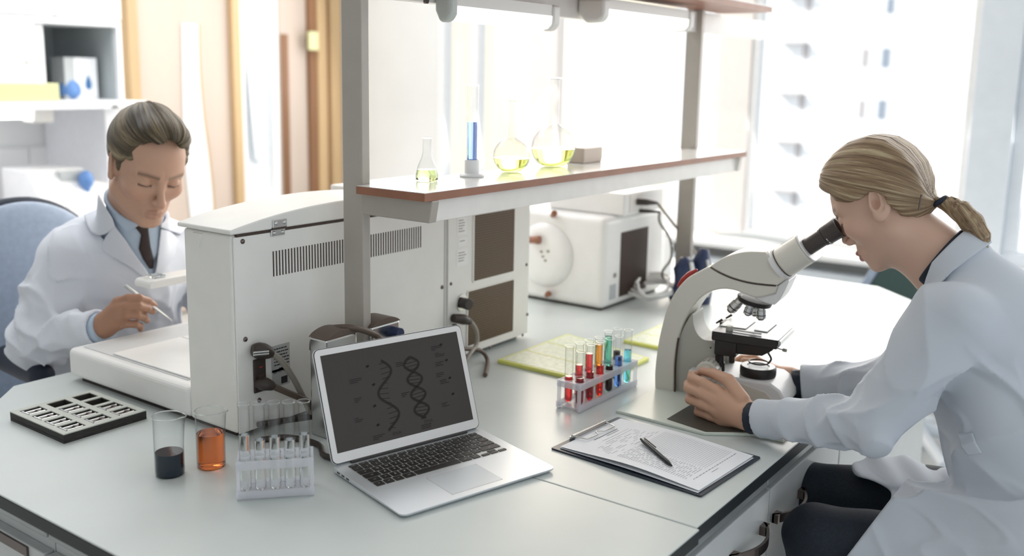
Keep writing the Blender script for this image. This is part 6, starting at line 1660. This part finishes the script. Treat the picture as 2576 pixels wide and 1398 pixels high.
def w_coat(P):
    d = w_torso(P)
    q = P * A3(1, 1, 0.35)
    d = d + creases(P, (0.5, 0.2, -0.8), 12, 0.0085) * np.clip((1.10 - P[..., 2]) * 8, 0, 1)
    d = d + 0.0080 * noise3(q, 15) * np.clip((1.0 - P[..., 2]) * 5, 0, 1) - 0.0150 * (1 - np.abs(np.sin((P[..., 0] * 22 - P[..., 2] * 16) + 3.5 * noise3(P, 6)))) ** 2 * np.clip((1.04 - P[..., 2]) * 6, 0, 1)
    # opening at the neck
    d = smax(d, halfsp(P, (-0.366, 1.93, 1.128), nax + A3(0.06, 0, -0.06)), 0.006)
    d = smax(d, -cone(P, NA, NB + nax * 0.045, 0.066, 0.066), 0.003)
    s1 = chain(P, [WS1, WE1, WC1, WC1 + (WC1 - WE1) * 0.2], [0.073, 0.053, 0.0345, 0.032], 0.012)
    s1 = s1 + sleeve_folds(P, WS1, WE1, WC1, 0.0062)
    a2 = (WC1 - WE1) / np.linalg.norm(WC1 - WE1)
    s1 = smax(s1, halfsp(P, WC1, a2 + A3(-0.0, 0, -0.08)), 0.002)
    s1 = smax(s1, -cone(P, WC1 - a2 * 0.05, WC1 + a2 * 0.05, 0.0295), 0.002)
    s2 = chain(P, [WS2, WE2, WC2, WC2 + (WC2 - WE2) * 0.2], [0.068, 0.056, 0.040, 0.037], 0.012)
    s2 = s2 + sleeve_folds(P, WS2, WE2, WC2, 0.0055)
    a3 = (WC2 - WE2) / np.linalg.norm(WC2 - WE2)
    s2 = smax(s2, halfsp(P, WC2, a3), 0.002); s2 = smax(s2, -cone(P, WC2 - a3 * 0.022, WC2 + a3 * 0.05, 0.029), 0.002)
    arm = np.minimum(s1, s2)
    d = smin(d, s1, 0.018); d = smin(d, s2, 0.02)
    # skirt over the near thigh
    sk = cone(P, (-0.12, 1.79, 0.66), KN1 + A3(0.02, 0.03, 0.01), 0.145, 0.083, sq=((0, 0, 1), 0.95))
    ang_ = np.arctan2(P[..., 2] - 0.60, P[..., 1] - 1.75)
    sk = sk - 0.016 * (1 - np.abs(np.sin(ang_ * 3 + P[..., 0] * 9 + 2.5 * noise3(P, 6)))) ** 2 + 0.004 + 0.003 * noise3(P * A3(.6, 1, 1), 26)
    sk = sk + creases(P, (0.8, 0.1, -0.5), 12, 0.009)
    sk = smax(sk, halfsp(P, hemA, hn), 0.003)
    d = smin(d, sk, 0.03)
    fl = ell(P, A((2262, 1188), 1.93), (0.085, 0.085, 0.012)) + 0.004 * np.sin(P[..., 0] * 90 + P[..., 1] * 50)
    fl = smin(fl, cone(P, (-0.13, 2.02, 0.66), (-0.27, 1.99, 0.655), 0.12, 0.09), 0.03)
    d = smin(d, fl, 0.02)
    return d
nets_obj('lab_coat', [nets(w_coat, (-0.76, 1.54, 0.36), (0.06, 2.32, 1.19), 0.0034)], 'coat', woman)
# collar and lapel lying on the coat, half belt with its tab
def slab_on(base, off, th_, prof, k=0.002):
    def f(P):
        d = base(P); return smax(smax(d - off - th_, -(d - off + 0.004), 0.0015), prof(P), k)
    return f
colp = [(p[0], p[2]) for p in (A(pp, 1.86) for pp in ((2429, 572), (2450, 582), (2490, 612), (2450, 642), (2400, 680), (2362, 722), (2335, 780), (2308, 860), (2306, 800), (2318, 745), (2330, 700), (2344, 660), (2373, 628), (2407, 592)))]
nets_obj('coat_collar', [nets(slab_on(w_torso, 0.0030, 0.0050, lambda P: poly2(P[..., 0], P[..., 2], colp) + 0.0 * P[..., 0]), (-0.50, 1.74, 0.88), (-0.20, 1.935, 1.26), 0.0024)], 'coat', woman)
tabp = [(p[0], p[2]) for p in (A(pp, 1.745) for pp in ((2398, 1104), (2441, 1094), (2468, 1144), (2430, 1150)))]
nets_obj('belt_tab', [nets(slab_on(lambda P: w_coat(P), 0.001, 0.0045, lambda P: np.maximum(poly2(P[..., 0], P[..., 2], tabp), P[..., 1] - 1.88)), (-0.40, 1.60, 0.70), (-0.15, 1.90, 0.86), 0.0022)], 'coat', woman)
def seam(pts, y, name='coat_seam'):
    """raised stitched seam lying on the coat surface along a drawn line"""
    P3 = []; q_ = []
    for i in range(len(pts) - 1):
        n_ = max(2, int(math.hypot(pts[i + 1][0] - pts[i][0], pts[i + 1][1] - pts[i][1]) / 9))
        q_ += [(pts[i][0] + (pts[i + 1][0] - pts[i][0]) * k / n_, pts[i][1] + (pts[i + 1][1] - pts[i][1]) * k / n_) for k in range(n_)]
    for p in q_:
        lo_, hi_ = 1.5, 2.0; y_ = np.linspace(lo_, hi_, 120)
        L_ = np.array([A(p, v) for v in y_]); d = w_coat(L_); k = np.argmax(d < 0)
        if d[k] < 0 and k > 0:
            f_ = d[k - 1] / (d[k - 1] - d[k]); P3.append(tuple(L_[k - 1] + (L_[k] - L_[k - 1]) * f_))
    if len(P3) > 2: W(MB().tube(P3, 0.0014, 6, smooth=3), name, 'coat', smooth=60)
# trousers
def w_trs(P):
    d = None
    for h_, k_ in ((HP1, KN1), (HP2, KN2)):
        c = chain(P, [h_, (h_ + k_) / 2, k_, k_ + A3(0.03, 0, -0.20), k_ + A3(0.07, 0, -0.42)], [0.086, 0.073, 0.056, 0.054, 0.042], 0.02)
        d = c if d is None else smin(d, c, 0.008)
    return d + 0.0016 * noise3(P, 30)
nets_obj('trousers', [nets(w_trs, (-0.70, 1.60, 0.05), (-0.04, 2.14, 0.76), 0.005)], 'trousers', woman)
t = thing('lab_stool', 'round black stool the woman sits on at the right edge', 'stool', (-0.13, 1.92, 0))
MB().lathe([(0, 0.47), (0.17, 0.47), (0.19, 0.49), (0.19, 0.52), (0.17, 0.54), (0, 0.545)], 36).build('seat', 'scope_black', t, smooth=50)
MB().cyl((0, 0, 0.05), (0, 0, 0.47), 0.025).build('column', 'steel', t, smooth=40)
for i in range(5):
    a_ = 2 * math.pi * i / 5; MB().tube([(0, 0, 0.07), (0.26 * math.cos(a_), 0.26 * math.sin(a_), 0.02)], [0.022, 0.016], 8, smooth=0).build('leg', 'scope_black', t, smooth=50)

# ================================================================== MAN BEHIND THE ANALYZER
thm = math.radians(26); az = math.radians(-13)
MF = Frame((-2.03, 1.335, 1.232), (math.cos(thm) * math.cos(az), math.cos(thm) * math.sin(az), -math.sin(thm)), (math.sin(thm), 0, math.cos(thm)), 1.07)
man = thing('person', 'man with swept back hair, lab coat and dark tie seated behind the analyzer', 'person', (-2.35, 1.40, 0.0))
mNA = MF.wld((-0.03, 0, -0.05)); mNB = A3(-2.16, 1.375, 1.045)
def m_head(P):
    d = head_sdf(MF.loc(P), False) * MF.k
    d = smin(d, cone(P, mNA, mNB, 0.058, 0.063), 0.03)
    return smin(d, cone(P, MF.wld((0.02, 0, -0.06)), mNB + A3(0.025, 0, 0.01), 0.030, 0.032), 0.04)
mw = AX((262, 818), -2.035); me_ = AX((205, 842), -2.085)
mk = [AX((297, 760), -2.005), AX((292, 778), -2.0), AX((294, 797), -2.0), AX((300, 816), -2.005)]
mf = [([AX((280, 806), -2.02), AX((315, 780), -2.035), AX((350, 768), -2.02), AX((384, 764), -1.995)], [0.0150, 0.0130, 0.0110, 0.0085]),
      ([mk[0], AX((322, 750), -1.985), AX((350, 750), -1.975), AX((372, 757), -1.98), AX((388, 768), -1.985)], [0.0118, 0.0104, 0.0098, 0.0088, 0.0074]),
      ([mk[1], AX((318, 770), -1.98), AX((348, 770), -1.968), AX((370, 776), -1.975), AX((385, 783), -1.985)], [0.0120, 0.0106, 0.0100, 0.0090, 0.0076]),
      ([mk[2], AX((318, 792), -1.98), AX((344, 792), -1.970), AX((362, 798), -1.98), AX((370, 806), -1.995)], [0.0116, 0.0102, 0.0096, 0.0086, 0.0072]),
      ([mk[3], AX((320, 814), -1.985), AX((340, 815), -1.978), AX((352, 820), -1.99), AX((354, 828), -2.0)], [0.0106, 0.0094, 0.0086, 0.0078, 0.0064])]
def m_hand(P): return hand_sdf(P, mw, me_, mk, mf, 0.023)
MS1, ME1, MC1 = AX((172, 665), -2.25), AX((92, 858), -2.24), AX((252, 826), -2.045)
MS2, ME2, MC2 = AX((505, 640), -2.22), AX((560, 830), -2.22), AX((500, 850), -2.05)
mh2 = MC2 + A3(0.09, -0.03, 0.0)
k4 = [mh2 + A3(0.07, 0.02 - 0.018 * i, 0) for i in range(4)]
f4 = [([MC2 + A3(0.05, -0.03, 0), mh2 + A3(0.02, -0.05, 0.005), mh2 + A3(0.05, -0.065, 0), mh2 + A3(0.07, -0.07, -0.005)], [0.014, 0.012, 0.011, 0.008])] + \
     [([k4[i], k4[i] + A3(0.035, 0, -0.004), k4[i] + A3(0.06, 0, -0.012), k4[i] + A3(0.075, 0, -0.022)], [0.0115, 0.010, 0.009, 0.0075]) for i in range(4)]
def m_hand2(P): return hand_sdf(P, mh2, MC2, k4, f4, 0.023)
TC = AX((335, 760), -2.32)
def m_core(P):
    d = cone(P, (-2.36, 1.42, 0.58), (-2.28, 1.40, 0.93), 0.13, 0.14, sq=((1, 0, 0), 0.7))
    d = smin(d, cone(P, MS1, MS2, 0.05), 0.05); d = smin(d, cone(P, mNB, (-2.24, 1.39, 0.98), 0.06, 0.08), 0.04)
    for a_, b_, c_ in ((MS1, ME1, me_), (MS2, ME2, MC2)): d = smin(d, chain(P, [a_, b_, c_], [0.045, 0.030, 0.026]), 0.01)
    for s_ in (-0.09, 0.09): d = smin(d, chain(P, [(-2.36, 1.42 + s_, 0.55), (-1.98 if False else -2.0, 1.42 + s_ * 1.3, 0.56), (-2.0, 1.42 + s_ * 1.3, 0.1)], [0.08, 0.055, 0.04]), 0.03)
    return d
def m_col(V):
    c = face_col(MF.loc(V), SKIN_M, False)
    hm = (np.linalg.norm(V - MF.O, axis=1) > 0.18); c[hm] = SKIN_M
    hd = np.minimum(np.linalg.norm(V - mw, axis=1), np.linalg.norm(V - mh2, axis=1)) < 0.2
    c[hd] = A3(0.40, 0.215, 0.14); return c
nets_obj('body', [nets(m_head, (-2.24, 1.20, 0.96), (-1.86, 1.48, 1.43), 0.0020), nets(m_hand, mw + A3(-0.08, -0.06, -0.06), mw + A3(0.12, 0.18, 0.11), 0.0018),
                  nets(m_hand2, mh2 + A3(-0.1, -0.11, -0.06), mh2 + A3(0.2, 0.08, 0.06), 0.003), nets(m_core, (-2.56, 1.0, 0.05), (-1.9, 1.85, 1.12), 0.008)], 'skin', man, m_col)
def m_hair(P):
    q = MF.loc(P); f, s, u = q[..., 0], np.abs(q[..., 1]), q[..., 2]
    d = ell(q, (-0.010, 0, 0.052), (0.103, 0.0815, 0.094))
    d = smin(d, ell(q, (0.050, 0, 0.118), (0.040, 0.050, 0.024)), 0.03)      # volume swept up off the forehead
    # face opening: forehead and temples, sideburn, nape line
    ex = np.maximum(0.045 + 0.10 * np.abs(u - 0.07) - f + 0.12 * s, u - 0.108 + 1.2 * np.maximum(s - 0.035, 0) - 0.010 * np.cos(s * 90))
    d = smax(d, -ex, 0.012)
    d = smax(d, -np.maximum(0.026 + 0.25 * np.maximum(u, 0) - f, u - 0.05), 0.008)
    low = np.where(f > -0.012, -0.012 - u, -0.052 - u)
    d = smax(d, low, 0.006)
    d = smax(d, -ell(np.stack([f, s, u], -1), (-0.004, 0.080, 0.004), (0.021, 0.018, 0.033)), 0.004)
    st = strand_coords(P.reshape(-1, 3), MF, [(0.085, 0, 0.10)], (-0.12, 0, 0.02), 20, 12)
    return (d + 0.0034 * noise3(st * 0.45, 1.0).reshape(d.shape) + 0.0016 * noise3(st, 1.0).reshape(d.shape)) * MF.k
nets_obj('hair', [nets(m_hair, (-2.19, 1.22, 1.14), (-1.88, 1.46, 1.43), 0.0020)], 'hair_man', man, lambda V: strand_coords(V, MF, [(0.085, 0, 0.10)], (-0.12, 0, 0.02), 9, 7), 'strand')
# coat, shirt, tie as layers over one torso shape
def m_torso(P):
    d = cone(P, (-2.36, 1.42, 0.62), (-2.275, 1.395, 0.93), 0.185, 0.18, sq=((1, 0, 0), 0.68))
    d = smin(d, cone(P, MS1 + A3(0, 0.03, 0.0), MS2 + A3(0, -0.03, 0.0), 0.070), 0.07)
    return smin(d, cone(P, mNB + A3(0.0, -0.002, 0.0), (-2.205, 1.395, 0.965), 0.062, 0.12), 0.05)
RMn = np.array([list(r_) for r_ in RM])
def on_photo(P, pts):
    """signed distance (about metres) to an outline measured on the photograph, carried back onto the surface"""
    q = (P - A3(*CAM_LOC)) @ RMn; x = CX + FPX * q[..., 0] / -q[..., 2]; y = CY - FPX * q[..., 1] / -q[..., 2]
    return poly2(x, y, pts) * 0.00095
vee = [(255, 440), (262, 515), (283, 560), (318, 606), (340, 640), (365, 674), (384, 706), (393, 672), (399, 620), (404, 570), (440, 540), (440, 440)]
def m_coat(P):
    d = m_torso(P) - 0.006
    d = d + creases(P, (0.1, 0.25, -1), 11, 0.008) * np.clip((1.02 - P[..., 2]) * 8, 0, 1)
    d = d + 0.0075 * noise3(P * A3(1, 1, 0.35), 14) - 0.010 * (1 - np.abs(np.sin(P[..., 1] * 20 + P[..., 2] * 13 + 3 * noise3(P, 6)))) ** 2 * np.clip((0.98 - P[..., 2]) * 6, 0, 1)
    d = smax(d, -np.maximum(on_photo(P, vee), -(P[..., 0] + 2.19)), 0.003)
    d = smax(d, -cone(P, mNA, mNB, 0.070, 0.074), 0.003)
    s1 = chain(P, [MS1, ME1, MC1, MC1 + (MC1 - ME1) * 0.2], [0.080, 0.066, 0.043, 0.042], 0.014) + sleeve_folds(P, MS1, ME1, MC1, 0.0085)
    a1 = (MC1 - ME1) / np.linalg.norm(MC1 - ME1)
    s1 = smax(s1, halfsp(P, MC1, a1), 0.002); s1 = smax(s1, -cone(P, MC1 - a1 * 0.05, MC1 + a1 * 0.05, 0.037), 0.002)
    s2 = chain(P, [MS2, ME2, MC2], [0.080, 0.066, 0.045], 0.014) + sleeve_folds(P, MS2, ME2, MC2, 0.006)
    d = smin(smin(d, s1, 0.02), s2, 0.02)
    return smin(d, cone(P, (-2.36, 1.42, 0.58), (-2.12, 1.42, 0.58), 0.17, 0.13, sq=((0, 0, 1), 0.6)), 0.05)
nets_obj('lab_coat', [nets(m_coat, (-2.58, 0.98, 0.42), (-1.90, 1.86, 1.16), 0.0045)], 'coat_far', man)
mx_ = (mNA - mNB) / np.linalg.norm(mNA - mNB)
cF, cB = AX((368, 557), -2.065), AX((268, 468), -2.165)        # collar rim: front button and the side of the neck
cn = np.cross(cB - cF, A3(0, 1, -0.15)); cn = cn if cn[2] > 0 else -cn
def mt2(P): return smin(m_torso(P) + 0.002, cone(P, mNA, mNB + A3(0.012, 0, 0), 0.064, 0.069), 0.012)
def m_shirt(P):
    return smax(smax(mt2(P), halfsp(P, cF, cn), 0.003), -(P[..., 0] + 2.26), 0.003)
nets_obj('shirt', [nets(m_shirt, (-2.28, 1.22, 0.80), (-1.98, 1.57, 1.20), 0.0032)], 'shirt_blue', man)
def layer(name, px_pts, off, th_, m, base=mt2, lo=(-2.28, 1.08, 0.82), hi=(-1.98, 1.66, 1.20), h=0.0026, rim=True):
    f = slab_on(base, off, th_, lambda P: on_photo(P, px_pts))
    g_ = (lambda P: smax(f(P), halfsp(P, cF + A3(0, 0, 0.002), cn), 0.002)) if rim else f
    return nets_obj(name, [nets(lambda P: smax(g_(P), -(P[..., 0] + 2.25), 0.002), lo, hi, h)], m, man)
layer('shirt_collar', [(283, 455), (258, 480), (258, 500), (283, 548), (318, 584), (348, 568), (364, 561), (366, 552), (345, 540), (300, 480)], 0.0, 0.005, 'shirt_blue')
layer('shirt_collar', [(368, 561), (384, 563), (402, 569), (412, 545), (395, 535), (368, 552)], 0.0, 0.005, 'shirt_blue')
layer('tie', [(341, 573), (360, 562), (372, 562), (375, 590), (379, 620), (388, 655), (386, 676), (376, 676), (360, 652), (349, 626), (352, 608), (355, 590)], 0.0006, 0.005, 'tie_brown', base=lambda P: np.maximum(mt2(P), -(P[..., 0] + 2.15) * 3))
def cb(P): return smin(m_torso(P) - 0.006, cone(P, mNA, mNB, 0.070, 0.078), 0.02)
cbr = lambda P: smax(cb(P), halfsp(P, cF + A3(0, 0, 0.002), cn), 0.002)
layer('lapel', [(283, 560), (271, 588), (263, 600), (255, 622), (262, 634), (290, 651), (330, 674), (372, 707), (385, 707), (365, 674), (340, 640), (318, 606)], 0.001, 0.0055, 'coat_far', cb)
layer('coat_collar', [(238, 487), (224, 502), (208, 520), (212, 546), (220, 569), (230, 585), (248, 592), (262, 590), (274, 583), (290, 570), (283, 548), (262, 515), (252, 496), (247, 487)], 0.004, 0.0055, 'coat_far', cb)
layer('lapel', [(404, 575), (430, 580), (448, 605), (440, 640), (402, 705), (386, 707), (393, 672), (399, 620)], 0.001, 0.0055, 'coat_far', cb)
layer('coat_collar', [(406, 545), (425, 528), (455, 545), (470, 572), (455, 590), (430, 582), (403, 572)], 0.004, 0.0055, 'coat_far', cb)
a1 = (MC1 - ME1) / np.linalg.norm(MC1 - ME1)
nets_obj('shirt_cuff', [nets(lambda P: smax(smax(cone(P, ME1, MC1 + a1 * 0.1, 0.037, 0.037), halfsp(P, MC1 + a1 * 0.012, a1), .002), -halfsp(P, MC1 - a1 * 0.03, a1), .002), MC1 - 0.07, MC1 + 0.07, 0.003)], 'shirt_blue', man)
# scalpel held by the man
a_, c_ = AX((315, 718), -2.03), AX((432, 806), -1.945)
t = thing('tweezers', 'thin steel tweezers held in the seated man\'s hand', 'tweezers', tuple(a_))
MB().tube([a_, a_ + (c_ - a_) * 0.5, c_], [0.0042, 0.0040, 0.0012], 10, smooth=0).build('tweezer_arm', 'steel', t, smooth=60, world=True)
MB().tube([a_, a_ + (c_ - a_) * 0.5 + A3(0, -0.006, 0.003), c_], [0.0030, 0.0030, 0.0010], 8, smooth=3).build('tweezer_arm', 'steel', t, smooth=60, world=True)
# swing arm of the analyzer above the tray
q0 = AX((364, 716), -1.86); q1 = AX((468, 706), -1.86)
an = [o for o in bpy.data.objects if o.name == 'lab_analyzer'][0]
MB().prism([(q0[1], q0[2] - 0.008), (q1[1] + 0.06, q0[2] - 0.008), (q1[1] + 0.06, q0[2] + 0.010), (q0[1] + 0.006, q0[2] + 0.010), (q0[1], q0[2] + 0.004)], -1.90, -1.84, 'x').build('swing_arm', 'device_base', an, bevel=0.004, seg=3, world=True)
MB().box(-1.90, -1.562, q1[1] + 0.04, q1[1] + 0.10, q0[2] - 0.010, q0[2] + 0.012).build('arm_bracket', 'device_base', an, bevel=0.003, world=True)
MB().box(-1.885, -1.855, q0[1] + 0.02, q0[1] + 0.05, q0[2] + 0.0105, q0[2] + 0.016).build('lens_mount', 'glass_rim', an, bevel=0.001, world=True)
# his chair
cq = AX((-20, 700), -2.60)
t = thing('office_chair', 'blue grey upholstered office chair behind the seated man', 'chair', (-2.45, 1.36, 0))
def chair_b(P):
    d = ell(P, (-2.62, cq[1] + 0.10, 0.80), (0.055, 0.27, 0.30)); d2 = smax(ell(P, (-2.56, cq[1] + 0.10, 0.80), (0.06, 0.255, 0.285)), -(d + 0.0), 0.004)
    return d
nets_obj('backrest', [nets(chair_b, (-2.72, cq[1] - 0.22, 0.46), (-2.50, cq[1] + 0.42, 1.14), 0.006)], 'chair_blue', t)
nets_obj('seat', [nets(lambda P: ell(P, (-2.36, 1.36, 0.44), (0.25, 0.25, 0.05)), (-2.64, 1.08, 0.37), (-2.08, 1.64, 0.51), 0.007)], 'chair_blue', t)
nets_obj('back_shell', [nets(lambda P: ell(P, (-2.645, cq[1] + 0.10, 0.80), (0.05, 0.282, 0.312)), (-2.72, cq[1] - 0.22, 0.46), (-2.56, cq[1] + 0.42, 1.14), 0.008)], 'chair_dark', t)
MB().tube([(-2.60, 1.36, 0.55), (-2.62, 1.36, 0.44), (-2.45, 1.36, 0.38)], 0.02, 8).build('back_support', 'scope_black', t, world=True, smooth=50)
nets_obj('armrest', [nets(lambda P: chain(P, [AX((20, 900), -2.45), AX((105, 945), -2.2)], [0.035, 0.03]), AX((60, 920), -2.32) - 0.2, AX((60, 920), -2.32) + 0.2, 0.006)], 'chair_dark', t)
MB().cyl((-2.36, 1.36, 0.06), (-2.36, 1.36, 0.40), 0.028).build('column', 'scope_black', t, world=True, smooth=40)
for i in range(5):
    a_ = 2 * math.pi * i / 5; MB().tube([(-2.36, 1.36, 0.08), (-2.36 + 0.3 * math.cos(a_), 1.36 + 0.3 * math.sin(a_), 0.025)], [0.024, 0.018], 8, smooth=0).build('leg', 'scope_black', t, smooth=50, world=True)
